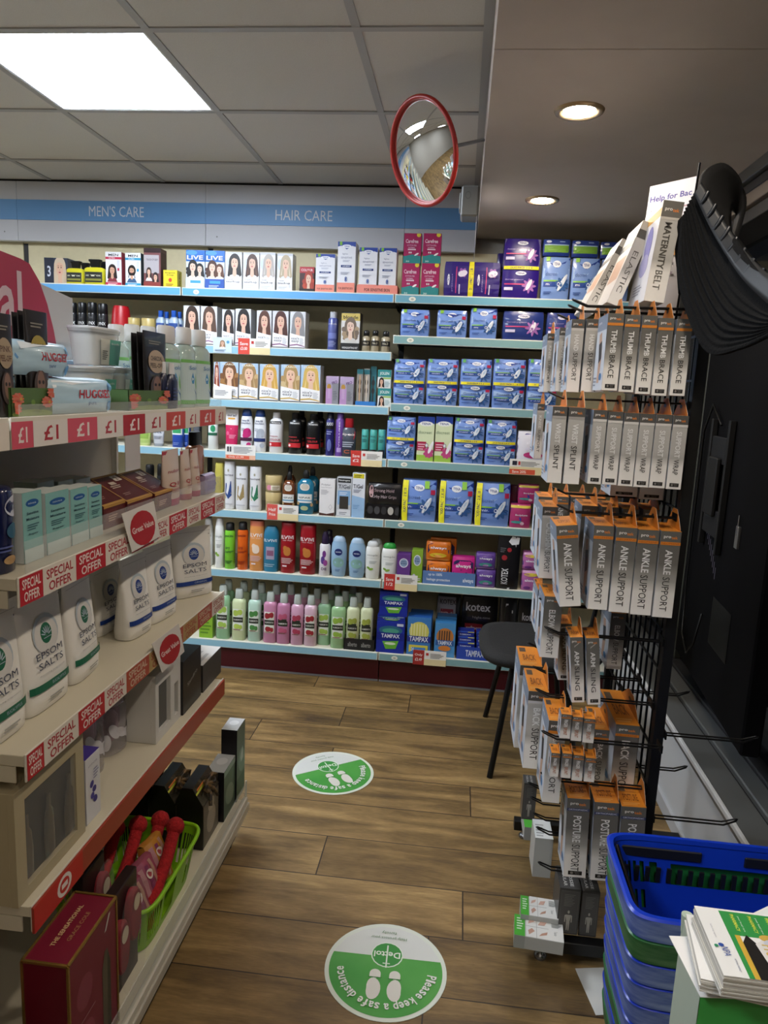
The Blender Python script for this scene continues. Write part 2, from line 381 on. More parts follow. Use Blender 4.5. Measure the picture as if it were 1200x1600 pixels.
def vessel(body, bcol, cap, ccol, art=(), p=2.3, bname='bottle_body', cname='cap', seg=24, ang=70, rough=.3, trans=0, cap_p=None, caprough=.35, alpha=1):
    """body / cap: [(height fraction, rx fraction, ry fraction)]"""
    def fn(w, h, d):
        rx, ry = w/2, d/2
        sec = lambda L: [(z*h, rx*a, ry*b) for z, a, b in L]
        bm = bcol if not isinstance(bcol, str) else mat(bcol, rough, 0, trans, alpha, coat=.2)
        g = G(); g.loft(sec(body), bm, seg, p)
        def F(u, v, o):
            z = v; L = body
            for (z0, a0, b0), (z1, a1, b1) in zip(L, L[1:]):
                if z0 <= z <= z1 or (z1, a1, b1) == L[-1]:
                    t = min(1, max(0, (z-z0)/(z1-z0+1e-9))); a = a0+(a1-a0)*t; b = b0+(b1-b0)*t; break
            th = math.radians((2*u-1)*ang)
            return ((rx*a+o)*spow(math.sin(th), 2/p), -(ry*b+o)*spow(math.cos(th), 2/p), v*h)
        if art: g.art(clampF(F), art, 12, 6, .0008, .00025, h/w)
        parts = [(bname, g.mesh(bname))]
        if cap:
            k = G(); k.loft(sec(cap), ccol if not isinstance(ccol, str) else mat(ccol, caprough), seg, cap_p or p); parts.append((cname, k.mesh(cname)))
        return parts
    return fn
def pos_back(bay_, row, xl, xr, yt, ins):
    zb = ROWS[bay_][row] if isinstance(row, int) else row
    Y = SF+.012+ins
    h = .1
    for _ in range(4):
        xm, ym = pj(((on((xl+xr)/2, yt, 'y', Y)).x, Y, zb+h/2))
        top = on((xl+xr)/2+(.06*(ym-yt)), yt, 'y', Y); h = max(.01, top.z-zb)
        a = on(xl, ym, 'y', Y); b = on(xr, ym, 'y', Y)
    return a.x, b.x, Y, zb, h
def q3(x): return max(.004, round(x/.002)*.002)
def B(bay_, row, name, label, cat, key, fn, xl, xr, yt, d=.07, ins=.0, group=None, rz=0, zb=None, h=None):
    a, b, Y, z, hh = pos_back(bay_, row if zb is None else zb, xl, xr, yt, ins)
    w, hh = q3(b-a), q3(h or hh)
    o = thing(name, label, cat, cached((key, w, hh, d), lambda: fn(w, hh, d)), ((a+b)/2, Y+d/2, z+.0006), rz, group)
    return o, z+.0006+hh
def RUN(bay_, row, name, what, cat, key, fn, items, d=.07, ins=0, group=None, zb=None, n=None, i0=0):
    N = n or len(items); out = []
    for i, it in enumerate(items):
        k = key[i] if isinstance(key, list) else key; f = fn[i] if isinstance(fn, list) else fn
        lab = what if isinstance(what, str) else what[i]
        if isinstance(what, str) and N > 1: lab = what+', '+ordl(i+i0, N)
        out.append(B(bay_, row, name, lab, cat, k, f, it[0], it[1], it[2], d, ins+(it[3] if len(it) > 3 else 0), group, zb=zb))
    return out
def portrait(cu, cv, s, hair, skin='e2b79c', hl=None, curly=False, asp=1.8, dress='e9e6e2', beard=None):
    """printed head and shoulders; s = half width of hair in u"""
    v = s/asp; hl = hl or hair; o = [El(cu, cv+.1*v, s*.86, v*1.15, hair)]
    o += [P(hair, (cu-s*.85, cv), (cu-s*1.05, cv-v*1.6), (cu-s*.3, cv-v*2.0), (cu+s*.4, cv-v*2.0), (cu+s*1.05, cv-v*1.5), (cu+s*.86, cv))] if not beard else []
    if curly: o += [El(cu+math.cos(a)*s*.95, cv-v*.5+math.sin(a)*v*1.2, s*.32, v*.34, hair if i % 2 else hl) for i, a in enumerate([.2, 3.0, 3.5, -.2, 3.9, -.6, 4.2, -1])]
    o += [P(dress, (cu-s*1.1, cv-v*2.3), (cu-s*.7, cv-v*1.55), (cu, cv-v*1.3), (cu+s*.7, cv-v*1.55), (cu+s*1.1, cv-v*2.3)), P(skin, (cu-s*.24, cv-v*.6), (cu-s*.3, cv-v*1.5), (cu, cv-v*1.75), (cu+s*.3, cv-v*1.5), (cu+s*.24, cv-v*.6))]
    o += [El(cu, cv, s*.5, v*.8, skin)]
    if beard: o += [El(cu, cv-v*.42, s*.46, v*.5, beard), El(cu, cv-v*.1, s*.36, v*.3, skin)]
    o += [P(hair, (cu-s*.6, cv+v*.1), (cu-s*.5, cv+v*.85), (cu+s*.1, cv+v*1.05), (cu+s*.5, cv+v*.8), (cu+s*.6, cv+v*.1), (cu+s*.34, cv+v*.52), (cu-s*.1, cv+v*.66), (cu-s*.4, cv+v*.5))]
    o += [P(hl, (cu+s*.5, cv-v*.1), (cu+s*.78, cv-v*1.4), (cu+s*.6, cv-v*1.5)), P(hl, (cu-s*.5, cv-v*.1), (cu-s*.78, cv-v*1.3), (cu-s*.6, cv-v*1.4))]
    for e in (-1, 1): o += [El(cu+e*s*.2, cv+v*.12, s*.085, v*.06, '3a2a24'), R(cu+e*s*.2-s*.1, cv+v*.27, cu+e*s*.2+s*.1, cv+v*.31, '54402f')]
    o += [El(cu, cv-v*.12, s*.05, v*.09, 'c9957c'), El(cu, cv-v*.36, s*.16, v*.07, 'b5545a')]
    return o
# ---- product artwork
def dye(hair, bg='dfe4ea', hl=None, skin='e2b79c', curly=False, low='f4f3f3', name1="nice'n", name2='easy', brand=None, sw='7a4a86', txt='777b82'):
    a = [R(0, .0, 1, 1, bg), portrait(.52, .70, .45, hair, skin, hl, curly, dress=hl or hair), R(0, 0, 1, .34, low), P(low, (0, .34), (0, .42), (.5, .37), (1, .33), (1, .3))]
    a += [T(name1, .36, .28, .5, .075, txt), T(name2, .36, .19, .5, .07, txt), Ln(.66, .1, .93, .3, 6, 'b9bcc2'), P(sw, (0, .1), (.5, .13), (1, .07), (1, .05), (.5, .1), (0, .07)), R(0, 0, 1, .035, '2c2c33')]
    if brand: a += [T(brand, .5, .94, .7, .05, 'f4ecd0')]
    return a
def tena_panel(v0, v1, ico=True, word='discreet', base='7a9ce2', dark='173a94', accent='8cc63f'):
    H = v1-v0; V = lambda t: v0+t*H
    a = [P(dark, (0, V(1)), (0, V(.80)), (.25, V(.86)), (.5, V(.74)), (.75, V(.86)), (1, V(.80)), (1, V(1))), P('a9c6ee', (.04, V(.74)), (.5, V(.62)), (.96, V(.74)), (.96, V(.5)), (.04, V(.5)))]
    a += [El(.5, V(.84), .15, .085*H, 'f2f4f8'), T('TENA', .5, V(.84), .22, .07*H, '24408f'), T(word, .33, V(.6), .42, .09*H, '47609a' if word == 'discreet' else 'd9c8e8', 0, 0)]
    a += [R(.06, V(.42), .6, V(.455), accent), R(.06, V(.3), .62, V(.42), '1f4496'), T('mini', .3, V(.36), .3, .06*H, 'e8eefc', 0, 0)]
    for r in (0, 40, 80, 120, 160): a += [El(.72, V(.36), .26, .055*H, '35609f', rot=r)]
    a += [El(.74, V(.4), .07, .23*H, 'eaf1fb', rot=-28), El(.77, V(.46), .03, .12*H, 'bcd4ee', rot=-28), El(.6, V(.36), .05, .05*H, 'e8eefc'), El(.6, V(.36), .03, .03*H, '24408f')]
    if ico: a += [R(.84, V(.68), .97, V(.8), 'c32a55')]
    a += [Ln(.08, V(.12), .4, V(.2), 2, '2b4c98')]
    return a
def duo(v=0):
    a = [P('4f9c3c', (.04, 1), (.04, .93), (.14, .93), (.14, 1))]
    return tena_panel(.53, .985)+tena_panel(.02, .47)+[R(.02, .47, .98, .53, 'f2e52a'), T('DUO PACK 2 X 8', .5, .5, .55, .032, '2b3a6b')]+a
def duo_side(): return tena_panel(.03, .98)+[R(0, .0, .17, 1, 'eee62b'), T('DUO PACK 2 X 10', .085, .5, .62, .085, '2b3566', 90), P('8cc63f', (.66, 1), (.66, .82), (.8, .82), (.8, 1))]
def single(): return tena_panel(.02, .98)+[P('8cc63f', (.08, 1), (.08, .88), (.2, .88), (.2, 1))]
def protect(v0=.0, v1=1.0): return [P('2a1470', (0, v0), (1, v0), (1, v1), (0, v1))]+tena_panel(v0+.02, v1-.02, True, 'protect+', '3a1f8a', '1d1464', 'd03c7a')[:0]+[El(.5, v0+.84*(v1-v0), .15, .07*(v1-v0), 'e8e6f4'), T('TENA', .5, v0+.84*(v1-v0), .2, .06*(v1-v0), '2a1f78'), T('discreet protect+', .33, v0+.62*(v1-v0), .5, .07*(v1-v0), 'b9a6dc', 0, 0), R(.06, v0+.45*(v1-v0), .7, v0+.49*(v1-v0), 'd2457e')]+[El(.74, v0+.42*(v1-v0), .2, .06*(v1-v0), 'a86fb8', rot=r) for r in (0, 45, 90, 135)]+[El(.74, v0+.46*(v1-v0), .055, .2*(v1-v0), 'f0eaf6', rot=-25), R(.06, v0+.26*(v1-v0), .3, v0+.36*(v1-v0), 'd9d2ee')]
def sensitive(tray='f0927e'):
    return [P('24439a', (0, 1), (0, .9), (.2, .92), (.5, .85), (.8, .92), (1, .9), (1, 1)), El(.5, .91, .26, .035, 'eef2f8'), T('TENA', .5, .91, .3, .025, '24439a'), P('7ab83c', (.1, 1), (.1, .93), (.24, .93), (.24, 1)), T('lights', .42, .76, .3, .04, '8a90a8', 0, 0), T('SENSITIVE', .5, .69, .62, .035, '7d86a6', 0, 0), Ln(.3, .61, .75, .65, 2, 'a2a9c0'), R(.2, .5, .8, .545, '25407f'), T('LINERS', .5, .523, .4, .02, 'e8ecf6'), El(.5, .27, .08, .05, '274a95'), El(.5, .27, .06, .038, 'e8eef6'), R(.46, .24, .54, .3, '274a95'), Ln(.2, .36, .7, .42, 3, 'b2b9cc'), R(0, 0, 1, .2, tray), T('FOR SENSITIVE SKIN', .5, .09, .8, .045, '6a3a3a')]
carefree = [R(0, 0, 1, .24, '2f8a8c'), P('2f8a8c', (0, .22), (.5, .3), (1, .24), (1, .2), (0, .2)), T('Carefree', .46, .74, .72, .13, 'f3dbe6'), T('COTTON FEEL', .46, .6, .56, .05, 'e3b5cb'), T('NORMAL', .46, .52, .4, .05, 'e3b5cb'), R(.24, .44, .7, .48, 'ead0dc'), El(.84, .95, .12, .07, 'e8d23a'), El(.75, .3, .14, .03, 'f4f4f4', rot=30), R(.3, .33, .36, .38, 'f0f0f0'), R(.4, .33, .46, .38, 'f0f0f0'), T('30', .25, .06, .2, .05, 'cfe8e6')]
def men(c, hair, beard=None): return [R(0, .86, 1, 1, 'e4e6e8'), T('MEN', .5, .91, .62, .07, '23262b'), R(0, .78, 1, .85, c), T('ULTRA', .4, .815, .4, .035, 'f0f0f0'), portrait(.42, .45, .3, hair, 'd8a98c', beard=beard, asp=2, dress='8c3642' if c[0] == 'c' else '3b5f86'), R(.74, .42, .9, .75, 'd7dade'), R(.76, .44, .88, .52, c), R(0, 0, 1, .09, c), Ln(.15, .02, .85, .07, 2, 'f0e6e8')]
live = lambda a, b, c2: [R(0, 0, 1, 1, 'd5e0ee'), R(0, .7, 1, 1, '2a6fc4'), El(.3, .93, .3, .06, '4f98e0'), portrait(.36, .55, .3, a, 'e2c2ae', curly=True, asp=1.9), portrait(.74, .5, .24, b, 'e2c2ae', asp=1.9), R(0, 0, 1, .25, c2), R(.25, .13, .8, .2, '3f9bdc'), T('LIVE', .5, .8, .84, .11, 'f2f4f6'), Ln(.2, .03, .8, .1, 2, 'c2d4ea')]
touch = lambda hair, hl=None: [R(0, 0, 1, 1, 'e3e4e6'), R(0, .93, 1, 1, 'c9ccd2'), El(.2, .7, .16, .15, 'c6d5e6'), portrait(.56, .70, .40, hair, 'dfb9a2', hl, asp=1.9, dress='d9d9db'), R(0, 0, 1, .33, 'eeeeee'), T('root', .3, .27, .34, .04, '8a8d92'), T('touch-up', .47, .2, .8, .075, '33363c'), Ln(.1, .05, .7, .13, 3, 'b5b8bd'), El(.85, .12, .08, .05, 'd8d9dc')]
# ================================================================== BACK WALL STOCK
# row 0, bay 0 -------------------------------------------------------------------
B(0, 0, 'shaver_box', "dark blue shaver box half hidden behind the pink special sign", 'box', 'shav', carton('2b3346', [portrait(.66, .6, .3, 'd9c3a8', asp=.8), R(0, 0, .4, 1, '1c2438'), T('3', .2, .5, .15, .4, 'd9dde8')]), 70, 106, 403, .09, .05)
oil = vessel([(0, .9, .9), (.02, 1, 1), (.62, 1, 1), (.68, .8, .8), (.7, .3, .3)], 'd6cf33', [(.7, .4, .4), (.74, .46, .46), (.9, .5, .5), (.93, .62, .62), (1, .62, .62)], '191a1c', [R(.18, .1, .82, .5, '23261f'), T('HAIR TONIC', .5, .36, .4, .06, 'd8d8c0'), R(.28, .16, .72, .24, '8d8c3a')], p=5, trans=.0, rough=.12)
RUN(0, 0, 'hair_tonic_bottle', ['yellow bottle of hair tonic with black cap, at the edge of the pink sign', 'yellow bottle of hair tonic with black cap, front one nearest the hair dye boxes'], 'bottle', 'oil', oil, [(102, 128, 407), (130, 161, 405)], .05, .0, 'yellow hair tonic bottles')
RUN(0, 0, 'hair_tonic_bottle', ['yellow tonic bottle in the back row behind the leftmost front one', 'yellow tonic bottle in the back row, right behind the front one'], 'bottle', 'oil2', oil, [(119, 141, 410, .07), (148, 169, 408, .07)], .05, 0, 'yellow hair tonic bottles')
B(0, 0, 'hair_dye_box', "men's hair colour carton with red bands and a clean-shaven man", 'box', 'men1', carton('ece9ea', men('c02a4a', '2a1c18'), right=[R(0, 0, 1, 1, '8c2036')]), 165, 190, 394)
B(0, 0, 'hair_dye_box', "men's beard colour carton with blue bands and a bearded man", 'box', 'men2', carton('e9ecee', men('2f9bc4', '1f1713', '1f1713'), right=[R(0, 0, 1, 1, '2b3a44')]), 196, 220, 395)
B(0, 0, 'hair_dye_box', 'tall maroon hair colour carton with grey front panel', 'box', 'just3', carton('4c1a1e', [R(.0, .0, 1, 1, '7b4a4c'), R(0, .35, .9, .82, 'b3aeb2'), R(0, .88, 1, 1, '2c1418'), T('TOUCH OF GREY', .5, .7, .7, .05, '5d5a62'), portrait(.3, .38, .18, '3a2a26'), portrait(.7, .24, .2, '2c2020'), R(0, 0, 1, .12, '8d3a34')], right=[R(.1, .1, .9, .9, '3a1014')]), 225, 251, 388)
B(0, 0, 'moustache_wax_box', "small yellow carton with red flower beside the maroon box", 'box', 'yel', carton('e0d03a', [T('Bergamot', .5, .83, .7, .1, '4d4a1d'), T('Soap', .5, .7, .5, .09, '4d4a1d'), El(.5, .42, .12, .12, 'c8402a'), Ln(.2, .08, .8, .24, 2, '8a3d22')], right=[T('FOR MEN', .5, .5, .7, .3, '6a5c1a', 90)]), 255, 277, 422, .055)
# row 0, bay 1 -------------------------------------------------------------------
RUN(1, 0, 'hair_dye_box', ['blue hair colour carton with two black-haired models', 'blue hair colour carton with two curly brown-haired models'], 'box', ['liv1', 'liv2'], [carton('2c5fae', live('15161a', '1c1c22', 'cfdced')), carton('27509a', live('4a2a20', '5a3422', '2a55a8'))], [(291, 320, 391), (321, 351, 392)], .06, .0, 'blue hair colour cartons')
RUN(1, 0, 'hair_dye_box', ['white root touch-up carton with black-haired model', 'white root touch-up carton with dark brown-haired model', 'white root touch-up carton with pale ash-haired model', 'white root touch-up carton with light blonde model at the end of the row'], 'box', ['tu1', 'tu2', 'tu3', 'tu4'], [carton('dedfe1', touch(c, c2)) for c, c2 in (('1b1718', None), ('4a3028', '6b4636'), ('b0aaa4', 'c9c3bc'), ('b8a98e', 'd8ccb2'))], [(352, 378, 394), (380, 405, 395), (406, 430, 395), (433, 457, 396)], .07, .0, 'white root touch-up cartons')
B(1, 0, 'hair_dye_box', 'small dark hair colour carton with a red-haired model', 'box', 'redh', carton('3a1216', [R(0, .75, 1, 1, 'b01e2c'), T('COLOUR', .5, .87, .8, .1, 'f0d8d8'), portrait(.62, .5, .34, 'a8331f', 'e6bfa8', 'c4472a', True, 1.2, 'b89a90'), R(0, 0, 1, .12, '1c1014')]), 468, 491, 417, .06)
RUN(1, 0, 'liner_box', ['short white box of sensitive liners with coral foot beside the red-hair box', 'tallest white box of sensitive liners with coral foot'], 'box', ['sen1', 'sen2'], carton('e9eaf0', sensitive()), [(493, 523, 397), (527, 555, 378)], .085, 0, 'white sensitive liner boxes')
RUN(1, 0, 'liner_box', 'white box of sensitive liners standing in a coral tray', 'box', 'sen3', carton('e9eaf0', sensitive()), [(561, 589, 387), (592, 619, 388)], .08, .004, 'white sensitive liner boxes')
def tray(col, txt, tc, hh=None):
    def fn(w, h, d):
        g = G(); m = mat(col, .5); t = .0012
        g.box(-w/2, w/2, -d/2, -d/2+t, 0, h, m); g.box(-w/2, w/2, d/2-t, d/2, 0, h, m); g.box(-w/2, -w/2+t, -d/2, d/2, 0, h, m); g.box(w/2-t, w/2, -d/2, d/2, 0, h, m)
        g.art(clampF(fmap(w, h, d, 'f')), txt); return [('tray', g.mesh('display_tray'))]
    return fn
B(1, 0, 'display_tray', "coral card tray printed for sensitive skin under two liner boxes", 'tray', 'ctray', tray('ee9080', [T('FOR SENSITIVE SKIN', .5, .45, .62, .36, '5c3030')], ''), 557, 621, 446, .09, -.002)
# row 0, bay 2 -------------------------------------------------------------------
cf = carton('a9285f', carefree, right=[R(0, 0, 1, .24, '2a7a7c')], top=[R(0, 0, 1, 1, 'b64a7a')])
for i, (a, b) in enumerate(((628, 655), (658, 686))):
    o, zt = B(2, 0, 'liner_box', 'pink and teal liner box, bottom %s of a two by two stack' % ('left', 'right')[i], 'box', 'cfr', cf, a, b, 412, .07, .0, 'pink liner boxes')
    B(2, 0, 'liner_box', 'pink and teal liner box, top %s of a two by two stack' % ('left', 'right')[i], 'box', 'cfr2', cf, a+3, b+3, 365, .07, .004, 'pink liner boxes', zb=zt+.0005)
def purple_lying(w, h, d):
    F0 = lambda base: [R(0, 0, 1, 1, '2b1574')]+[op for s in (0, .54) for op in ([El(s+.08, .48, .022, .16, 'e9e6f4'), T('TENA', s+.08, .48, .2, .03, '2b1574', 90), T('protect+', s+.15, .4, .5, .03, 'b39ad8', 90, 0), R(s+.21, .1, s+.225, .85, 'd2457e')]+[El(s+.33, .68, .09, .06, '9a5cb4', rot=r) for r in (0, 60, 120)]+[El(s+.33, .66, .085, .09, 'e8e0f2', rot=20), R(s+.27, .08, s+.29, .35, 'd9d2ee')])]+[R(.44, 0, .53, 1, 'ecdf2c'), T('DUO PACK 2 X 8', .485, .5, .6, .05, '3b3566', 90)]
    return softpack('2b1574', F0(0))(w, h, d)
B(2, 0, 'sanitary_towel_pack', 'purple twin pack lying on its side with an upright yellow band', 'sanitary pack', 'purl', purple_lying, 694, 781, 409, .09, .0, 'purple pad packs')
B(2, 0, 'sanitary_towel_pack', 'tall purple twin pack with a level yellow band on the top shelf', 'sanitary pack', 'purt', softpack('2c1678', protect(.01, .5)+protect(.52, 1)+[R(.02, .485, .98, .54, 'e8dd2e'), T('DUO PACK 2 X 8', .5, .512, .6, .03, '3b3566')]), 786, 843, 373, .08, .0, 'purple pad packs')
B(2, 0, 'sanitary_towel_pack', 'purple pack peeping out behind the tall purple twin pack', 'sanitary pack', 'purb', softpack('2c1678', protect()), 776, 800, 396, .07, .085, 'purple pad packs')
TD = softpack('7f9edb', tena_panel(.01, .99, False)+[P('8cc63f', (.1, 1), (.1, .9), (.24, .9), (.24, 1))], .006)
tall = RUN(2, 0, 'sanitary_towel_pack', 'tall pale blue pad pack with white flower print on top shelf', 'sanitary pack', 'tdis', TD, [(847, 890, 402), (893, 936, 404), (939, 983, 406)], .075, .0, 'tall pale blue pad packs')
LY = softpack('2a3f8e', [R(.05, .2, .95, .62, '76a83a'), R(.05, .62, .95, .68, 'a9c8e8'), El(.2, .85, .1, .08, 'e8ecf6'), R(.6, .82, .8, .87, 'a9c0e8')], .005)
for i, (o, zt) in enumerate(tall):
    x = 870+i*45
    B(2, 0, 'sanitary_towel_pack', 'blue and green pack lying on top of the %s tall pale pack' % ('left', 'middle', 'right')[i], 'sanitary pack', 'lying', LY, x-21, x+21, 374+i*2, .07, .0, 'packs lying on the tall packs', zb=zt+.004)
# row 1, bay 0 -------------------------------------------------------------------
lynx = vessel([(0, .95, .95), (.01, 1, 1), (.68, 1, 1), (.72, .93, .93)], '17181b', [(.72, .93, .93), (.73, .97, .97), (.96, .95, .95), (1, .8, .8)], '101113', [R(0, .0, 1, .3, '1d1a19'), T('LYNX', .52, .46, .7, .08, 'd8d8d8'), El(.45, .12, .12, .08, 'b8783a'), El(.62, .05, .08, .06, 'd9a05a')], p=2)
RUN(0, 1, 'deodorant_can', 'black aerosol deodorant can on the second shelf', 'deodorant', 'lynx', lynx, [(103, 117, 472), (119, 132, 472), (134, 148, 472), (150, 165, 474)], .045, .01, 'black aerosol cans')
B(0, 1, 'cracker_tub', 'red domed plastic tub standing behind the cotton bud tubs', 'tub', 'redtub', vessel([(0, .8, .8), (.05, .85, .85), (.32, .98, .98)], 'd8dadc', [(.32, 1, 1), (.4, 1, 1), (.9, .82, .82), (1, .7, .7)], 'b0161f', p=2, cname='lid'), 167, 197, 477, .1, .01)
jar = lambda lid, body: vessel([(0, .92, .92), (.02, 1, 1), (.62, 1, 1)], body, [(.62, 1.04, 1.04), (.98, 1.04, 1.04), (1, .98, .98)], lid, p=2, cname='lid')
RUN(0, 1, 'wax_jar', ['gold-lidded glass jar beside the red tub', 'gold-lidded green jar left of the blue-capped bottles'], 'jar', ['jr1', 'jr2'], [jar('b7a263', '2a2a26'), jar('b7a263', '2f5a3a')], [(197, 214, 496), (218, 238, 497)], .06, 0, 'gold-lidded jars')
bluecap = vessel([(0, .95, .95), (.01, 1, 1), (.7, 1, 1), (.8, .55, .6), (.82, .4, .5)], 'bfd4ea', [(.8, .5, .6), (.81, .52, .62), (1, .48, .58)], '1c4fa8', [R(.1, .2, .9, .62, '2a4c92'), T('aftershave', .5, .45, .6, .06, 'e8eef8')], p=2.6, trans=.4)
RUN(0, 1, 'aftershave_bottle', 'clear bottle with bright blue cap on the second shelf', 'bottle', 'bcap', bluecap, [(242, 256, 485), (262, 277, 485)], .04, .0, 'blue-capped bottles')
RUN(0, 1, 'aftershave_bottle', 'blue-capped bottle in the second row behind', 'bottle', 'bcap', bluecap, [(252, 264, 487), (273, 284, 487)], .04, .05, 'blue-capped bottles')
# row 1, bay 1 -------------------------------------------------------------------
h1 = ('3a2a22', '5a4236', '2a2223', '1e1a1c', '573428', '4c2620', '8b8a8c')
nm = ['dark brown waves', 'long light brown hair', 'black hair tied back', 'straight black hair', 'auburn side-swept hair', 'deep red-brown hair', 'grey hair']
xs = [(287, 312, 478), (314, 339, 479), (347, 366, 484), (368, 392, 483), (401, 424, 485), (426, 450, 486), (453, 477, 487)]
for i in range(7):
    B(1, 1, 'hair_dye_box', 'white hair colour carton, model with '+nm[i]+', second shelf', 'box', 'ne%d' % i, carton('d9dadd', dye(h1[i], 'd4d6da', skin='dcb29b', sw='8f5d86')), *xs[i], .085, .0, 'hair colour cartons on the second shelf')
B(1, 1, 'shampoo_bottle', 'slim blue-violet bottle with silver cap left of the blonde kit', 'bottle', 'probl', vessel([(0, .95, .95), (.01, 1, 1), (.8, 1, 1), (.84, .8, .8)], '4b5596', [(.84, .7, .7), (1, .68, .68)], 'b9bcc4', [T('probiotic', .5, .68, .7, .05, 'dfe4f6'), R(.12, .3, .88, .45, '6f7ab8'), Ln(.2, .1, .8, .26, 4, 'a0a8d4')], p=2), 511, 527, 487, .05)
B(1, 1, 'hair_dye_box', 'blonde highlighting kit carton with wavy-haired model', 'box', 'blond', carton('1d1d20', [R(0, .78, 1, .97, 'cfb864'), T('blonde', .5, .87, .8, .09, '2a2a1c'), R(0, .2, 1, .78, 'd9d8d6'), portrait(.5, .62, .38, '77685a', 'e6c8b4', 'a89274', True, 1.9, 'd0cdc8'), R(0, 0, 1, .2, '17171a'), T('HIGHLIGHTING KIT', .5, .08, .85, .05, 'd8d8d8')]), 533, 562, 488, .09)
RUN(1, 1, 'root_spray_bottle', 'small gold and black bottle on the second shelf', 'bottle', 'goldb', vessel([(0, .95, .95), (.01, 1, 1), (.66, 1, 1), (.74, .6, .6)], 'a89d84', [(.74, .6, .6), (.76, .72, .72), (.95, .7, .7), (1, .5, .5)], '141414', [R(.0, .28, 1, .52, '25221e'), T('No.3', .5, .4, .5, .1, 'd0c8b0')], p=2, rough=.25), [(565, 578, 516), (579, 592, 516), (595, 609, 517)], .04, .0, 'small gold bottles')
# row 1, bay 2 -------------------------------------------------------------------
SG = softpack('7a9ce2', single(), .006)
RUN(2, 1, 'sanitary_towel_pack', ['small blue pad pack at the left end of the second shelf', 'small blue pad pack in the middle of the second shelf', 'rounded upright blue pad pack with green corner tag'], 'sanitary pack', 'sing', SG, [(626, 670, 484), (683, 729, 485), (735, 776, 482)], .07, 0, 'small blue pad packs')
PG = softpack('26387e', protect(.02, .98), .006)
RUN(2, 1, 'sanitary_towel_pack', ['dark blue pad pack with pink stripe on the second shelf', 'dark blue pad pack half hidden by the elbow support carton'], 'sanitary pack', 'prot', PG, [(786, 849, 487), (854, 900, 489)], .07, 0, 'dark blue pad packs')
# row 2, bay 1 -------------------------------------------------------------------
cols = [('8a3a22', None), ('7a5232', 'a87a48'), ('a8875a', 'c9ab7a'), ('d3a64e', 'ecc878'), ('b3935f', 'd2b98a'), ('d8b45e', 'f0d58c')]
nm = ['copper-haired', 'chestnut-haired', 'light brown-haired', 'golden blonde', 'dark blonde', 'bright blonde']
for i, x in enumerate([(334, 343, 566), (344, 372, 566), (374, 403, 568), (406, 435, 569), (439, 468, 570), (470, 500, 571)]):
    B(1, 2, 'hair_dye_box', 'hair colour carton with %s model, third shelf' % nm[i], 'box', 'cl%d' % i, carton('e9ebee', dye(cols[i][0], 'aec8e2', cols[i][1], 'e8c0a4', curly=i in (1, 2, 4), brand='CLAIROL', sw='d8b24c')), *x, .09, .0, 'hair colour cartons on the third shelf')
nail = [R(0, 0, .5, .55, 'b98fc0'), R(.5, 0, 1, .8, '8b8b92'), R(0, .75, 1, 1, 'b7a3c4'), El(.25, .62, .16, .1, 'b98d3a'), R(.15, .2, .36, .56, 'c3a0c8'), T('PRO', .68, .78, .44, .1, '4b2260', 20), Ln(.58, .15, .9, .5, 6, '6b6b74')]
RUN(1, 2, 'nail_kit_box', 'lilac and grey beauty carton on the third shelf', 'box', 'nail', carton('a59bb0', nail), [(509, 529, 588), (531, 552, 589)], .06, 0, 'lilac beauty cartons')
def brow(w, h, d):
    g = G(); g.box(-w/2, w/2, -d/2, d/2, 0, .02, '2d78c0', .001)
    for k in range(3):
        x = -w/2+w*(.04+.32*k); g.box(x, x+w*.3, -d/2+.006+.012*k, -d/2+.009+.012*k, .012, h*(.86+.07*k), ['8f8a84', 'a7a29a', '2b6f78'][k], .0005)
        F = lambda u, v, o: (x+u*w*.3, -d/2+.006+.012*k-o, .02+v*(h*.8))
        g.art(F, [R(0, .85, 1, 1, '1f6670'), El(.5, .6, .25, .1, '2a2422'), El(.5, .34, .25, .1, '2a2422'), R(.4, .0, .6, .8, ['c9a27a', 'e0d0b8', '30302e'][k])])
    return [('display', g.mesh('brow_display'))]
B(1, 2, 'brow_tint_display', 'blue-based display of hanging brow tint cards', 'display', 'brow', brow, 556, 587, 572, .06)
jol = [R(0, .6, 1, 1, '2b8c8e'), T('JOLEN', .5, .78, .7, .2, 'e8f2f0'), R(.4, .5, 1, .58, '9fc35a'), portrait(.3, .34, .22, '2a1e1c', asp=1.15), Ln(.55, .1, .92, .4, 4, '9ab8c0')]
o, zt = B(1, 2, 'bleach_cream_box', 'teal and white cream bleach carton, lower of two', 'box', 'jol', carton('e6edee', jol), 590, 611, 607, .05, 0, 'stacked teal cartons')
B(1, 2, 'bleach_cream_box', 'teal and white cream bleach carton, upper of two', 'box', 'jol', carton('e6edee', jol), 590, 611, 578, .05, .001, 'stacked teal cartons', zb=zt+.0006)
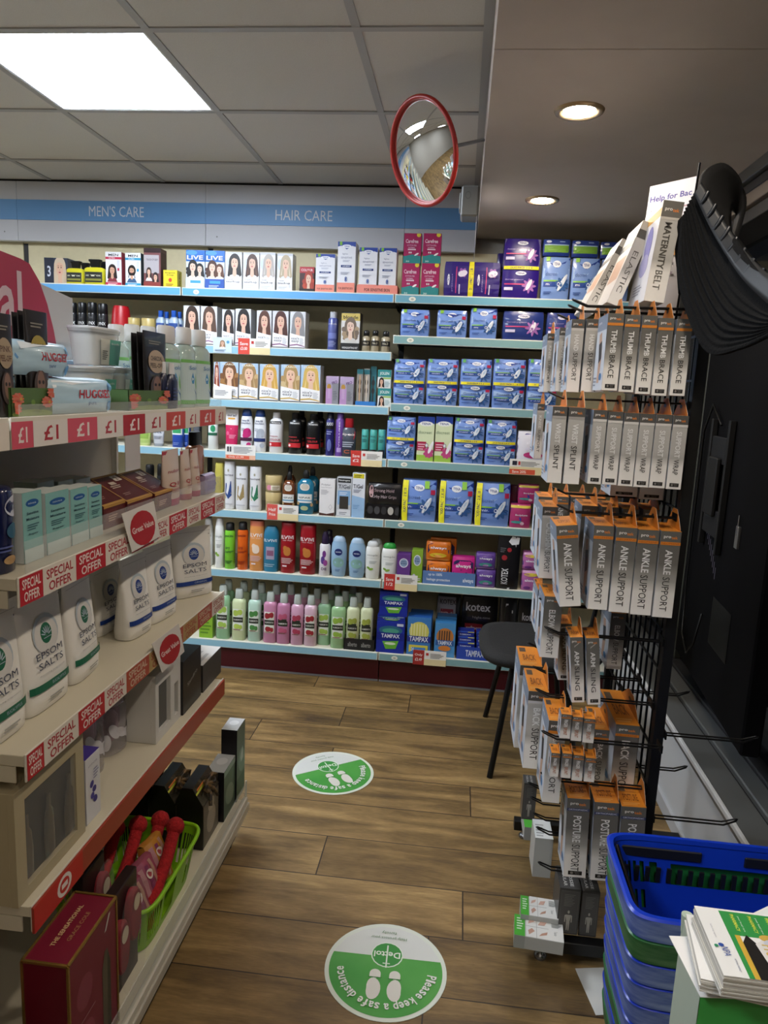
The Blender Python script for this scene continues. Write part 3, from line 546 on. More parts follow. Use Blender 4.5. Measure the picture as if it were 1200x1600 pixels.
# rows 2 and 3, bay 2 ------------------------------------------------------------
DU = softpack('7a9ce2', duo(), .006)
RUN(2, 2, 'sanitary_towel_pack', 'blue twin pack with yellow band on third shelf', 'sanitary pack', 'duo', DU, [(615, 663, 562), (667, 715, 562), (719, 767, 562), (770, 820, 562), (824, 871, 562)], .085, 0, 'blue twin packs on the third shelf')
RUN(2, 3, 'sanitary_towel_pack', ['blue twin pack with yellow band, left end of fourth shelf', 'blue twin pack right of the pale green cartons, fourth shelf', 'blue twin pack beside the purple and white pack, fourth shelf'], 'sanitary pack', 'duo', DU, [(604, 648, 652), (709, 756, 654), (759, 806, 657)], .085, 0, 'blue twin packs on the fourth shelf')
tg = [P('173a94', (0, 1), (0, .84), (.25, .86), (.5, .78), (.75, .86), (1, .84), (1, 1)), El(.5, .84, .4, .055, 'eef1ee'), T('TENA', .5, .84, .55, .045, '24408f'), T('discreet', .45, .65, .8, .065, '6a8a6a', 0, 0), R(0, .0, 1, .14, '9cc34a'), R(0, .24, .55, .44, 'b01e4a'), Ln(.06, .26, .5, .42, 3, 'e8b8c6')]+[El(.72, .2, .34, .05, 'c0467e', rot=r) for r in (20, 60, 100, 140)]+[El(.84, .32, .1, .15, 'f3f1f4', rot=-20), El(.58, .36, .1, .05, '777a88'), El(.58, .36, .07, .035, 'e8e8ee')]
RUN(2, 3, 'liner_box', 'pale green pad carton with crimson flash', 'box', 'tgreen', carton('dbe6bd', tg, top=[R(0, 0, 1, 1, '24408f')]), [(652, 678, 651), (680, 706, 651)], .09, 0, 'pale green pad cartons')
B(2, 3, 'sanitary_towel_pack', 'purple and white pack with blue foot behind the knee support carton', 'sanitary pack', 'adis', softpack('e6e4ee', [P('3b2a8c', (0, .8), (.3, .95), (1, .9), (1, .35), (0, .25)), T('always', .6, .68, .55, .13, 'f2f0fa'), T('discreet', .6, .52, .6, .1, 'e4dff4'), El(.6, .34, .36, .09, 'c4387c'), R(0, 0, 1, .14, '4f9bd4')], .006), 808, 850, 675, .07, 0)
# row 3, bays 0/1 ----------------------------------------------------------------
hs = lambda c: vessel([(0, .85, .85), (.02, .95, .95), (.3, 1, 1), (.6, .98, .98), (.8, .86, .86), (.84, .74, .74)], 'eceef2', [(.84, .76, .8), (.86, .8, .84), (.97, .66, .7), (1, .5, .55)], '1d3a72', [T('head&', .5, .74, .5, .05, '2c3c66'), T('shoulders', .5, .68, .66, .05, '2c3c66'), El(.62, .45, .26, .11, c), El(.5, .38, .16, .08, c), R(.05, .25, .95, .33, '4a2040' if c == 'c92a78' else '23356e'), El(.7, .16, .16, .06, c), Ln(.2, .5, .5, .58, 2, 'a9adb8')], p=2.4)
def tubecap(body, cap, art): return vessel([(.12, .82, .8), (.14, .86, .84), (.5, .95, .6), (.85, 1, .25), (.93, 1, .08), (1, 1, .06)], body, [(0, .74, .8), (.01, .8, .84), (.12, .8, .84)], cap, art, p=2, bname='tube', ang=80)
B(1, 3, 'hair_cream_tube', 'pink and white squeeze tube behind the price card', 'tube', 'oral', tubecap('eceaea', 'f0f0f0', [R(0, .14, 1, .62, 'cf1f5c'), P('eceaea', (.2, .63), (.5, .52), (.8, .63)), T('oral', .5, .86, .5, .06, '4a4a58'), R(.3, .76, .7, .8, 'e0a84a'), El(.3, .42, .1, .05, 'e86a94'), Ln(.4, .3, .8, .4, 3, 'eca4bc')]), 350, 370, 640, .05)
RUN(1, 3, 'shampoo_bottle', ['white shampoo bottle with pink petals and dark blue cap', 'white shampoo bottle with grey water swirl and dark blue cap'], 'bottle', ['hs1', 'hs2'], [hs('c92a78'), hs('b4bcc8')], [(374, 393, 640), (395, 414, 641)], .05, 0, 'blue-capped white shampoos')
tres = lambda b, c, l: vessel([(0, .9, .9), (.02, 1, 1), (.7, 1, 1), (.8, .9, .9), (.86, .5, .5)], b, [(.86, .5, .5), (.87, .56, .56), (1, .52, .52)], c, [R(.12, .72, .88, .79, '2a2a2c' if b[0] == 'e' else '303034'), T('TRESemme', .5, .755, .6, .04, 'e4e4e4'), T('COLOUR', .5, .33, .6, .05, l), R(.1, .16, .9, .27, 'c3262e'), T('Intense', .4, .42, .5, .035, l), El(.24, .21, .08, .035, 'f0d8d8')], p=2.2)
B(1, 3, 'shampoo_bottle', 'large white shampoo bottle with black name band', 'bottle', 'trw', tres('e8e8ea', 'e4e4e6', 'b02a2e'), 419, 440, 645, .06)
RUN(1, 3, 'conditioner_bottle', 'large black bottle with red band', 'bottle', 'trb', tres('151517', '101012', 'cf3a40'), [(449, 470, 646), (477, 499, 648)], .06, 0, 'large black bottles')
RUN(1, 3, 'conditioner_bottle', 'black bottle in the back row beside the purple cans', 'bottle', 'trb', tres('151517', '101012', 'cf3a40'), [(461, 477, 641), (490, 506, 643)], .05, .08, 'large black bottles')
can = lambda b, c, art: vessel([(0, .95, .95), (.01, 1, 1), (.82, 1, 1), (.86, .8, .8)], b, [(.86, .78, .78), (.99, .74, .74), (1, .6, .6)], c, art, p=2, rough=.25)
B(1, 3, 'dry_shampoo_can', 'navy and violet aerosol can reading 3000', 'can', 'c3000', can('2a2a6e', '1a1a2a', [R(0, .62, 1, .84, '15161d'), T('3000', .5, .74, .7, .08, 'd4d8e4'), Ln(.2, .5, .8, .6, 2, '9aa0d0'), El(.5, .25, .2, .14, '6a74b8')]), 508, 521, 645, .045)
B(1, 3, 'dry_shampoo_can', 'slim metallic purple aerosol can', 'can', 'cpur', can('6f4aa0', '7a5ab0', [T('VOLUME', .5, .5, .6, .1, 'd9ccec', 90), R(.3, .1, .7, .2, 'b096d0')]), 523, 537, 645, .045)
B(1, 3, 'shampoo_bottle', 'dark grey shampoo bottle with red cap', 'bottle', 'alp', vessel([(0, .95, .95), (.01, 1, 1), (.7, 1, 1), (.76, .7, .7)], '3c4250', [(.76, .55, .6), (.77, .6, .65), (1, .56, .6)], 'b3202a', [P('c02a34', (.1, .68), (.9, .68), (.95, .55), (.8, .46), (.2, .46), (.05, .55)), T('Alpecin', .5, .58, .7, .08, 'f0e6e6'), Ln(.2, .26, .8, .42, 3, 'b8c0cc'), T('C1', .5, .14, .3, .09, 'd06a3a')], p=3), 533, 555, 654, .05)
mint = vessel([(0, .96, .96), (.005, 1, 1), (.97, 1, 1), (1, .9, .9)], '52b3ab', None, None, [T('MAGIC', .5, .76, .6, .06, '1f4a4c'), Ln(.2, .55, .8, .68, 4, '2b6a6c'), R(.2, .02, .9, .3, '2e2a2a'), R(.3, .14, .7, .24, 'c9c4bc')], p=2)
for i, x in enumerate([(564, 575, 671), (577, 588, 672), (590, 601, 672)]):
    B(1, 3, 'root_touch_up_can', 'small mint green spray can, '+('left', 'middle', 'right')[i]+' of three by the blue twin pack', 'can', 'mint', mint, *x, .035, .01, 'mint green spray cans')
# bay 0, row 3 (seen past the gondola end)
B(0, 3, 'hair_gel_tube', 'lime green tube seen under the pound strip', 'tube', 'limet', tubecap('b8cf7a', 'c9d88c', [R(.2, .3, .8, .8, '8fae4a')]), 213, 233, 660, .045)
B(0, 3, 'hair_gel_tube', 'silver hair gel tube with red top edge', 'tube', 'gelt', tubecap('c9ccd2', '9aa0a8', [R(0, .85, 1, 1, 'd8503a'), T('GEL', .5, .6, .6, .1, '2a3048'), Ln(.2, .3, .8, .45, 3, '7a8090')]), 236, 254, 660, .045)
RUN(0, 3, 'shower_gel_bottle', ['blue shower gel bottle with green label', 'blue shower gel bottle with white label just behind'], 'bottle', ['sg1', 'sg2'], [vessel([(0, .9, .9), (.02, 1, 1), (.8, 1, .9), (.84, .6, .6)], '2a4fae', [(.84, .6, .6), (1, .58, .58)], 'e8e8ea', [R(.05, .45, .95, .85, 'e4ebee'), R(.2, .5, .8, .8, '3aa86a'), Ln(.3, .1, .7, .2, 2, '8aa0e0')], p=2.6)]*2, [(267, 284, 655), (286, 294, 655, .04)], .05, 0, 'blue shower gels')
B(0, 3, 'shampoo_bottle', 'black bottle beside the blue shower gels', 'bottle', 'blk1', vessel([(0, .9, .9), (.02, 1, 1), (.8, 1, .9), (.84, .7, .7)], '1b1c20', [(.84, .7, .7), (1, .7, .7)], '141518', [R(.2, .4, .8, .7, '5a5e66')]), 300, 312, 650, .05)
B(1, 3, 'shampoo_bottle', 'white shampoo bottle with green leaf print', 'bottle', 'simp0', vessel([(0, .9, .9), (.02, 1, 1), (.8, .95, .9), (.84, .7, .7)], 'e6ebe8', [(.84, .7, .7), (1, .7, .7)], '2a8c60', [El(.6, .6, .2, .1, '2e9a68'), R(0, .4, 1, .48, '2a6a50')]), 323, 338, 648, .05)
# row 4, bay 0/1 -----------------------------------------------------------------
RUN(0, 4, 'deodorant_can', 'black shower gel seen behind the nulon tubes', 'bottle', 'lynx3', lynx, [(225, 238, 727), (243, 259, 726)], .045, 0, 'black shower gels behind the tubes')
B(1, 4, 'hair_mask_sachet', 'yellow packet at the left end of the fifth shelf', 'packet', 'yelp', softpack('c9bf5a', [R(.1, .3, .9, .7, 'a89a3a')], .003), 336, 347, 724, .04)
pan = lambda c, cc: vessel([(0, .86, .86), (.02, .95, .95), (.12, 1, 1), (.5, .92, .92), (.86, 1, 1), (1, .94, .9)], 'e6e7ea', [(-.0, .7, .7), (.001, .7, .7)], cc, [T('PANTENE', .5, .72, .75, .035, '5a5c66'), El(.5, .82, .05, .03, 'a9a58c'), P(c, (.3, .55), (.7, .6), (.75, .3), (.5, .22), (.28, .32)), P('c9b98a', (.25, .3), (.7, .36), (.72, .33), (.3, .22)), R(.2, .1, .8, .13, 'c8cad0')], p=2.2, bname='bottle_body')
def pant(c, w_, h_, d_):
    return pan(c, 'cfc79a')(w_, h_, d_)[:1]
for i, (x, c, l) in enumerate([((348, 365, 722), '2a4a8a', 'white conditioner bottle with blue shield'), ((366, 385, 729), 'a08a5a', 'white conditioner bottle with gold-brown shield'), ((388, 407, 730), '2f7a58', 'white conditioner bottle with green shield')]):
    B(1, 4, 'conditioner_bottle', l+' on the fifth shelf', 'bottle', 'pan'+c, (lambda c: lambda w, h, d: pant(c, w, h, d))(c), *x, .05, .0, 'white conditioner bottles')
gj = vessel([(0, .96, .96), (.02, 1, 1), (.55, 1, 1)], 'b8a77a', [(.55, 1.03, 1.03), (.96, 1.03, 1.03), (1, .96, .96)], 'c2ad78', [El(.35, .28, .14, .16, 'd98aa0'), R(.45, .12, .9, .42, 'e6ddc8'), Ln(.5, .16, .85, .38, 3, '8a7d60')], p=2, bname='jar_body', cname='lid', rough=.2)
o, zt = B(1, 4, 'hair_mask_jar', 'gold hair mask jar with flower print, lower of two', 'jar', 'gj', gj, 412, 437, 770, .075, 0, 'stacked gold jars')
B(1, 4, 'hair_mask_jar', 'gold hair mask jar with flower print, upper of two', 'jar', 'gj', gj, 412, 438, 744, .075, 0, 'stacked gold jars', zb=zt+.0008)
herb = lambda b: vessel([(0, .9, .9), (.02, 1, 1), (.68, 1, 1), (.78, .6, .6), (.8, .3, .3)], b, [(.8, .32, .32), (.82, .38, .38), (.93, .36, .36), (1, .2, .2)], '181818', [El(.5, .62, .2, .08, 'e9e4d8'), El(.5, .62, .15, .06, 'cfc8b8'), R(.14, .26, .86, .46, 'e6e6e0'), T('REPAIR', .5, .38, .5, .04, '3a4a50'), R(.14, .3, .86, .33, '6aa0c0'), El(.5, .14, .14, .05, 'a9b88a'), El(.2, .24, .1, .04, 'b89a6a'), El(.85, .22, .1, .04, 'b89a6a')], p=2.6, rough=.15)
B(1, 4, 'shampoo_bottle', 'amber shampoo bottle with round cream seal', 'bottle', 'herA', herb('6a3a1c'), 440, 460, 738, .05, 0)
B(1, 4, 'shampoo_bottle', 'teal blue shampoo bottle with black pump cap', 'bottle', 'herB', herb('1f6f8e'), 463, 489, 735, .05, 0)
RUN(1, 4, 'shampoo_bottle', ['amber bottle standing behind the amber shampoo', 'teal bottle standing behind the teal shampoo'], 'bottle', ['herA', 'herB'], [herb('6a3a1c'), herb('1f6f8e')], [(442, 460, 728), (476, 497, 730)], .05, .08, 'back row of the amber and teal shampoos')
B(1, 4, 'scalp_lotion_box', 'plain white scalp lotion carton with brown wave foot', 'box', 'poly', carton('eceaea', [T('Polytar', .42, .84, .6, .06, '6a6a70', 0, 0), T('Scalp Shampoo', .45, .77, .7, .03, '8a8a90', 0, 0), Ln(.1, .58, .6, .72, 4, 'b9b9be'), P('4a2a22', (0, 0), (0, .08), (.5, .05), (1, .1), (1, 0)), P('c2c2c6', (.6, .24), (.74, .32), (.88, .24), (.74, .16)), P('eceaea', (.63, .24), (.74, .3), (.85, .24), (.74, .18))]), 499, 523, 749, .055)
B(1, 4, 'medicated_shampoo_box', 'silver carton with black name panel and window', 'box', 'tg1', carton('c9ccd2', [R(.06, .86, .94, .97, '17181a'), T('Neutrogena', .5, .915, .74, .05, 'e8e8e8'), T('T/Gel', .5, .76, .8, .1, '2a2e3c'), R(.08, .3, .92, .66, '8ab4de'), R(.2, .2, .8, .52, '3a3630'), R(.06, .03, .94, .18, 'e4e6ea'), Ln(.2, .06, .8, .14, 2, '7a7e88'), Ln(.2, .56, .8, .64, 2, 'e2ecf6')]), 526, 549, 746, .055)
B(1, 4, 'medicated_shampoo_box', 'tall pale blue carton with yellow top flash', 'box', 'tg2', carton('e2e6ee', [R(.06, .88, .9, .98, 'e2d428'), Ln(.15, .9, .8, .97, 2, '4a4a2a'), T('T/Gel', .45, .7, .75, .09, '2a2e3c'), Ln(.1, .56, .7, .64, 3, '6a7086'), P('9cc0e4', (0, 0), (0, .5), (1, .44), (1, 0)), Ln(.1, .2, .6, .3, 3, '6f9ac8')]), 550, 570, 739, .055)
hg = softpack('1d1b1d', [El(.1, .62, .07, .3, 'c09a9c'), T('Strong Hold', .5, .66, .6, .2, 'b9a2a6', 0, 0), T('Kirby Hair Grips', .5, .36, .75, .2, 'c8b6ba', 0, 0)], .003)
o, zt = B(1, 4, 'hair_grip_pack', 'black tray of round hair grip tubs', 'pack', 'hgt', carton('141315', [El(.12+.21*i, .6, .09, .28, ('3a3a3c', '4a4a4c', '2e2e30', 'b8b4ac')[i % 4]) for i in range(5)]), 572, 623, 789, .07, 0)
B(1, 4, 'hair_grip_pack', 'black hair grip packet lying above the round tubs', 'pack', 'hgp', hg, 575, 626, 757, .06, .0, zb=zt+.001)
# row 4, bay 2 -------------------------------------------------------------------
RUN(2, 4, 'sanitary_towel_pack', 'large blue pad pack with upright yellow edge on fifth shelf', 'sanitary pack', 'duos', softpack('7a9ce2', duo_side(), .008), [(628, 681, 751), (686, 739, 753), (743, 796, 756)], .09, 0, 'large blue pad packs')
bf = [P('3a3a9c', (0, .85), (.5, .45), (1, .85), (1, .7), (.5, .3), (0, .7)), R(0, .86, 1, .97, 'e0c84a'), T('Bodyform', .55, .55, .6, .09, 'f0eef6'), El(.35, .25, .3, .06, '4aa09a'), El(.6, .2, .1, .07, 'e8b8cc')]
o, zt = B(2, 4, 'sanitary_towel_pack', 'pink pack with teal flash at the right of the fifth shelf', 'sanitary pack', 'bf', softpack('b33a72', bf, .005), 797, 829, 789, .07, 0, 'pink packs beside the large blue packs')
B(2, 4, 'sanitary_towel_pack', 'pink pack with teal flash stacked on top of its twin', 'sanitary pack', 'bf', softpack('b33a72', bf, .005), 810, 842, 758, .06, .02, 'pink packs beside the large blue packs', zb=zt+.004)
B(2, 4, 'sanitary_towel_pack', 'dark maroon pack behind the large blue packs', 'sanitary pack', 'bfd', softpack('6e1c40', [R(.2, .4, .8, .6, '3a2a6c')], .005), 795, 812, 760, .05, .1)
# row 5, bay 1 -------------------------------------------------------------------
bat = lambda b, c: vessel([(0, .96, .96), (.005, 1, 1), (.8, 1, 1), (.84, .9, .9)], b, [(.84, .82, .82), (.98, .78, .78), (1, .6, .6)], '16181a', [T('got2b', .5, .72, .7, .06, c), T('dry', .42, .46, .4, .08, c, 12), T('shampoo', .55, .38, .7, .07, c, 12), Ln(.2, .12, .8, .2, 3, c)], p=2, rough=.25)
B(1, 5, 'dry_shampoo_can', 'lime green dry shampoo can with black cap', 'can', 'batg', bat('7fd13a', '23552a'), 349, 365, 818, .05)
B(1, 5, 'dry_shampoo_can', 'orange dry shampoo can with black cap', 'can', 'bato', bat('e2651c', '8a1c10'), 369, 385, 817, .05)
elv = lambda b, t1, acc, inv=False: vessel([(0, .9, .9), (.015, .97, .97), (.5, 1, 1), (.88, .96, .96), (.9, .93, .93)], b, [(.9, .95, .95), (.99, .94, .94), (1, .88, .88)], b if not inv else inv, [T('ELVIVE', .5, .72, .74, .07, 'f4ecec'), T(t1, .5, .66, .5, .025, 'f0dcdc', 0, 0), El(.5, .44, .16, .09, acc), El(.42, .5, .1, .05, acc), Ln(.2, .2, .8, .32, 4, 'e8c8c8'), R(.3, .13, .5, .16, 'f0dcdc')], p=2.6)
B(1, 5, 'shampoo_bottle', 'tall orange shampoo bottle with coral cap', 'bottle', 'elo', elv('e39a54', 'Dream Lengths', 'f0dcc8', 'd8785a'), 388, 411, 815, .05)
B(1, 5, 'conditioner_bottle', 'shorter teal blue conditioner bottle with silver label', 'bottle', 'elb', vessel([(0, .9, .9), (.05, .95, .95), (.8, 1, 1), (.93, .85, .8), (1, .6, .6)], '2a7a9c', None, None, [T('ELVIVE', .5, .7, .74, .06, 'e4eef4'), R(.3, .28, .7, .56, 'a9a4bc'), R(.35, .36, .65, .48, '8a5a7a'), Ln(.2, .12, .8, .2, 2, 'a9c8d8')], p=2.4), 410, 434, 824, .05)
RUN(1, 5, 'shampoo_bottle', 'deep red shampoo bottle on the sixth shelf', 'bottle', 'elr', elv('9e1220', 'Colour Protect', 'c8803a'), [(437, 460, 818), (467, 492, 822)], .055, 0, 'deep red shampoo bottles')
B(1, 5, 'foam_bath_bottle', 'white pump bottle with purple pattern and dark cap', 'bottle', 'aus', vessel([(0, .95, .95), (.01, 1, 1), (.68, 1, 1), (.72, .8, .8)], 'e8e6ea', [(.72, .62, .62), (.74, .66, .66), (.9, .6, .6), (1, .3, .3)], '2a1a3c', [El(.5, .5, .14, .08, '7a3a8c'), El(.4, .36, .16, .09, '5a3a8c'), El(.6, .3, .16, .07, 'a04a9c'), T('DE', .5, .16, .4, .06, '5a2a6c')], p=2), 498, 515, 832, .045)
B(1, 5, 'foam_bath_bottle', 'dark-capped bottle just behind the purple patterned one', 'bottle', 'aus2', can('3a2a50', '1c1428', [R(.2, .3, .8, .5, '6a5a90')]), 507, 519, 830, .04, .06)
niv = vessel([(0, .72, .7), (.03, .86, .84), (.3, .97, .97), (.6, 1, 1), (.8, .93, .9), (.9, .74, .75)], '9cc0e0', [(.88, .78, .8), (.9, .8, .82), (.97, .62, .64), (1, .4, .4)], 'b4d0ea', [El(.5, .62, .2, .085, '16276a'), T('NIVEA', .5, .62, .26, .03, 'e8ecf6'), El(.5, .36, .3, .12, '8ab8b0'), Ln(.35, .14, .65, .2, 2, '5a80b0')], p=2.1)
RUN(1, 5, 'shower_gel_bottle', 'pale blue rounded shower gel bottle with navy seal', 'bottle', 'niv', niv, [(516, 541, 839), (544, 570, 842)], .045, 0, 'pale blue shower gels')
sim = lambda cap: vessel([(0, .8, .8), (.02, .9, .9), (.3, .96, .96), (.7, 1, 1), (.84, .9, .9), (.88, .7, .7)], 'eef0ec', [(.86, .8, .82), (.88, .82, .84), (.96, .72, .74), (1, .5, .5)], cap, [T('simple', .5, .64, .6, .06, '8a9490', 0, 0), R(.2, .56, .8, .565, 'a9b2ae'), El(.3, .3, .12, .03, '7aa83a', rot=-30), El(.45, .27, .12, .03, '8fb84a', rot=30), Ln(.35, .42, .75, .5, 3, 'a9b2ae')], p=2.2)
B(1, 5, 'shower_gel_bottle', 'white rounded shower gel bottle with white cap', 'bottle', 'simw', sim('d9dcdc'), 570, 593, 847, .045)
B(1, 5, 'shower_gel_bottle', 'white-capped shower gel bottle behind the front white one', 'bottle', 'simw2', sim('d9dcdc'), 576, 597, 843, .045, .06)
B(2, 5, 'shower_gel_bottle', 'white rounded shower gel bottle with bright green cap', 'bottle', 'simg', sim('2a9a3c'), 595, 620, 850, .045, .0)
B(1, 5, 'roll_on_bottle', 'white-capped bottle behind the top of the salt pouches, left', 'bottle', 'whc', sim('eceeee'), 317, 331, 810, .045, .03)
B(1, 5, 'roll_on_bottle', 'white-capped bottle left of the lime green can', 'bottle', 'whc', sim('eceeee'), 334, 348, 811, .045, .0)
# row 5, bay 2 -------------------------------------------------------------------
lil = lambda acc: [El(.5, .68, .34, .17, 'e8e6f0'), El(.5, .68, .28, .14, '8aa4c4'), T('little', .5, .73, .34, .04, '2a3a6a'), T('lil-lets', .5, .66, .42, .05, '2a3a6a'), R(0, 0, .5, .24, acc), El(.26, .2, .14, .06, 'd0c8e0'), Ln(.55, .06, .95, .16, 2, 'e0d8ec')]
B(2, 5, 'tampon_box', 'purple tampon carton with round white seal', 'box', 'lilp', carton('6a3f8c', lil('573078')), 620, 641, 866, .06)
B(2, 5, 'tampon_box', 'lime green tampon carton with round white seal', 'box', 'lilg', carton('8db23c', lil('7aa030')), 643, 660, 860, .06, .004)
def alw(base, hi, lab='2a2256', fl='e8c83a'): return [P(lab, (.06, .82), (.2, .9), (.8, .9), (.94, .82), (.94, .42), (.5, .3), (.06, .42)), T('always', .5, .68, .68, .17, 'f4f0f6'), El(.5, .3, .36, .12, fl), El(.5, .25, .16, .07, hi), R(.06, .04, .94, .1, hi)]
ao = softpack('e2771c', alw('e2771c', 'f0a85a'), .005); 
o, zt = B(2, 5, 'sanitary_towel_pack', 'orange pad pack at the bottom of the stack in the blue tray', 'sanitary pack', 'alo', ao, 666, 703, 878, .06, .01, 'orange pad packs')
B(2, 5, 'sanitary_towel_pack', 'orange pad pack on top of the stack in the blue tray', 'sanitary pack', 'alo', ao, 666, 704, 847, .06, .012, 'orange pad packs', zb=zt+.004)
B(2, 5, 'sanitary_towel_pack', 'orange pad pack half hidden behind the orange stack', 'sanitary pack', 'alo2', ao, 671, 712, 842, .05, .085, 'orange pad packs')
B(2, 5, 'sanitary_towel_pack', 'hot pink pad pack in the blue display tray', 'sanitary pack', 'alp2', softpack('c92a86', alw('c92a86', 'e07ab4', fl='d8d060'), .005), 706, 741, 871, .06, .01)
B(2, 5, 'display_tray', 'blue card tray printed 100% protection', 'tray', 'atray', tray('5c7fb4', [T('up to 100%', .24, .72, .26, .26, 'e8eef8'), T('leakage protection', .3, .34, .44, .26, 'e8eef8'), T('always', .86, .4, .2, .4, 'e8eef8')], ''), 660, 743, 894, .08, -.004)
ap = softpack('6a4a9c', alw('6a4a9c', 'b48ac8', '5a3a94', '4a9a8c'), .005)
o, zt = B(2, 5, 'sanitary_towel_pack', 'purple pad pack right of the blue tray, lower of two', 'sanitary pack', 'app', ap, 744, 774, 891, .06, 0, 'purple pad packs by the tray')
B(2, 5, 'sanitary_towel_pack', 'purple pad pack right of the blue tray, upper of two', 'sanitary pack', 'app', ap, 744, 774, 866, .06, 0, 'purple pad packs by the tray', zb=zt+.004)
kx = softpack('17161a', [P('d8d8dc', (.52, 0), (.62, 0), (.8, .85), (.7, .9)), T('KOTEX', .36, .25, .3, .3, 'e8e8ea', 90), El(.3, .6, .12, .05, 'a82a34', rot=60), El(.5, .75, .1, .04, 'a82a34', rot=60), P('e8e8ea', (.45, .9), (.6, 1), (.95, .98), (.9, .86), (.6, .84)), Ln(.1, .7, .35, .8, 3, '6a6a70')], .006)
B(2, 5, 'sanitary_towel_pack', 'tall crinkled black pack with silver stripe on the sixth shelf', 'sanitary pack', 'kot', kx, 777, 812, 838, .07, -.004)
am = softpack('b86aa8', [R(0, .88, 1, 1, 'd8a0c8'), P('24408c', (0, .8), (1, .84), (1, .3), (0, .26)), El(.5, .8, .4, .08, 'e0c84a'), T('always', .5, .5, .7, .16, 'f0f0f8'), El(.3, .14, .2, .08, '7a3a8c')], .005)
o, zt = B(2, 5, 'sanitary_towel_pack', 'pink and blue pad pack behind the rack, lower of two', 'sanitary pack', 'amx', am, 815, 844, 892, .06, 0, 'pink and blue pad packs')
B(2, 5, 'sanitary_towel_pack', 'pink and blue pad pack behind the rack, upper of two', 'sanitary pack', 'amx', am, 817, 846, 864, .06, 0, 'pink and blue pad packs', zb=zt+.004)
# row 6, bay 1: shampoos ------------------------------------------------------------
def alb(col, lab, fruit):
    return vessel([(0, .93, .9), (.015, 1, 1), (.45, .98, .98), (.74, 1, 1), (.79, .86, .86), (.81, .6, .6)], col, [(.81, .56, .56), (.82, .6, .6), (.97, .54, .54), (1, .44, .44)], mat('e3efe9', .15, 0, .3), [R(.22, .2, .78, .62, 'e8eee4') if lab else R(.22, .38, .7, .5, '2c3328'), R(.22, .36, .78, .46, '2a3026'), T('ALBERTO', .5, .41, .44, .03, 'e8e8e0'), El(.4, .54, .14, .06, fruit), El(.6, .56, .13, .055, fruit), El(.45, .28, .14, .05, fruit), El(.62, .27, .1, .045, fruit), Ln(.28, .21, .72, .24, 1, '8a5a4a')], p=2.8, rough=.15)
C7 = [('9ccba0', 'aacb5a', 'green apple'), ('d6e3b4', 'b5cf5a', 'pale lime'), ('bfe0cf', '4f8f4a', 'mint'), ('cf8fb0', 'a02a34', 'berry pink'), ('c987ac', 'c05a7a', 'rose pink'), ('dcaac6', 'b0405a', 'light pink'), ('e4c2d4', 'a02a34', 'palest pink'), ('9cc8a0', 'aacb5a', 'sea green'), ('a3cf98', '9abf4a', 'apple green'), ('dde6bc', 'a3b04a', 'cream lime'), ('dde6bc', 'a3b04a', 'cream lime')]
X7 = [(336, 357, 916), (361, 382, 922), (386, 406, 924), (410, 431, 927), (431, 452, 929), (453, 473, 931), (474, 494, 932), (495, 516, 930), (516, 539, 934), (540, 561, 935), (562, 582, 936)]
desc = ['green apple shampoo at the left end of the bottom row', 'pale lime shampoo, second bottle in the bottom row', 'mint coloured shampoo, third bottle in the bottom row', 'berry pink shampoo with pomegranate label beside the mint one', 'rose pink shampoo with raspberry label', 'light pink shampoo with raspberry label', 'palest pink shampoo with red pomegranate label', 'sea green shampoo set back beside the palest pink one', 'apple green shampoo left of the black tray', 'cream lime shampoo, left in the small black tray', 'cream lime shampoo, right in the small black tray']
for i, x in enumerate(X7):
    B(1, 6, 'shampoo_bottle', desc[i], 'bottle', 'alb%s' % C7[i][0], alb(C7[i][0], i not in (4, 5, 9, 10), C7[i][1]), *x, .05, .03 if i == 7 else (.006 if i > 8 else 0), 'shampoos on the bottom shelf')
B(1, 6, 'display_tray', 'small black card tray holding two cream lime shampoos', 'tray', 'btray', tray('1b1c1d', [T('alberto', .28, .5, .3, .4, '9a9c98'), T('alberto', .72, .5, .3, .4, '9a9c98')], ''), 537, 585, 999, .062, 0)
k = 0
for x, i in ((345, 0), (369, 1), (397, 2), (420, 3), (443, 3), (464, 5), (484, 6), (506, 7), (549, 9), (528, 8)):
    ins = .07 if i not in (7,) else .1; sh = (x-560)*-.02
    B(1, 6, 'shampoo_bottle', 'second-row shampoo standing behind the %s one%s' % (C7[i][2], ' to its right' if x == 443 else ''), 'bottle', 'alb%s' % C7[i][0], alb(C7[i][0], True, C7[i][1]), x, x+19, 908+i*2.2, .05, ins, 'second row of the bottom shelf')
for x in (388, 441, 466, 516, 541):
    B(1, 6, 'shampoo_bottle', 'pale green shampoo in the third row, '+{388: 'leftmost', 441: 'second from the left', 466: 'middle', 516: 'second from the right', 541: 'rightmost'}[x], 'bottle', 'alb9ccba0', alb('9ccba0', True, 'aacb5a'), x, x+17, 908+(x-388)*.03, .05, .14, 'third row of the bottom shelf')
B(1, 6, 'soap_box', 'small lime green carton at the left end of the bottom shelf', 'box', 'gbx', carton('8fbf3a', [Ln(.1, .2, .9, .8, 4, '5f8f2a')]), 311, 332, 962, .05)
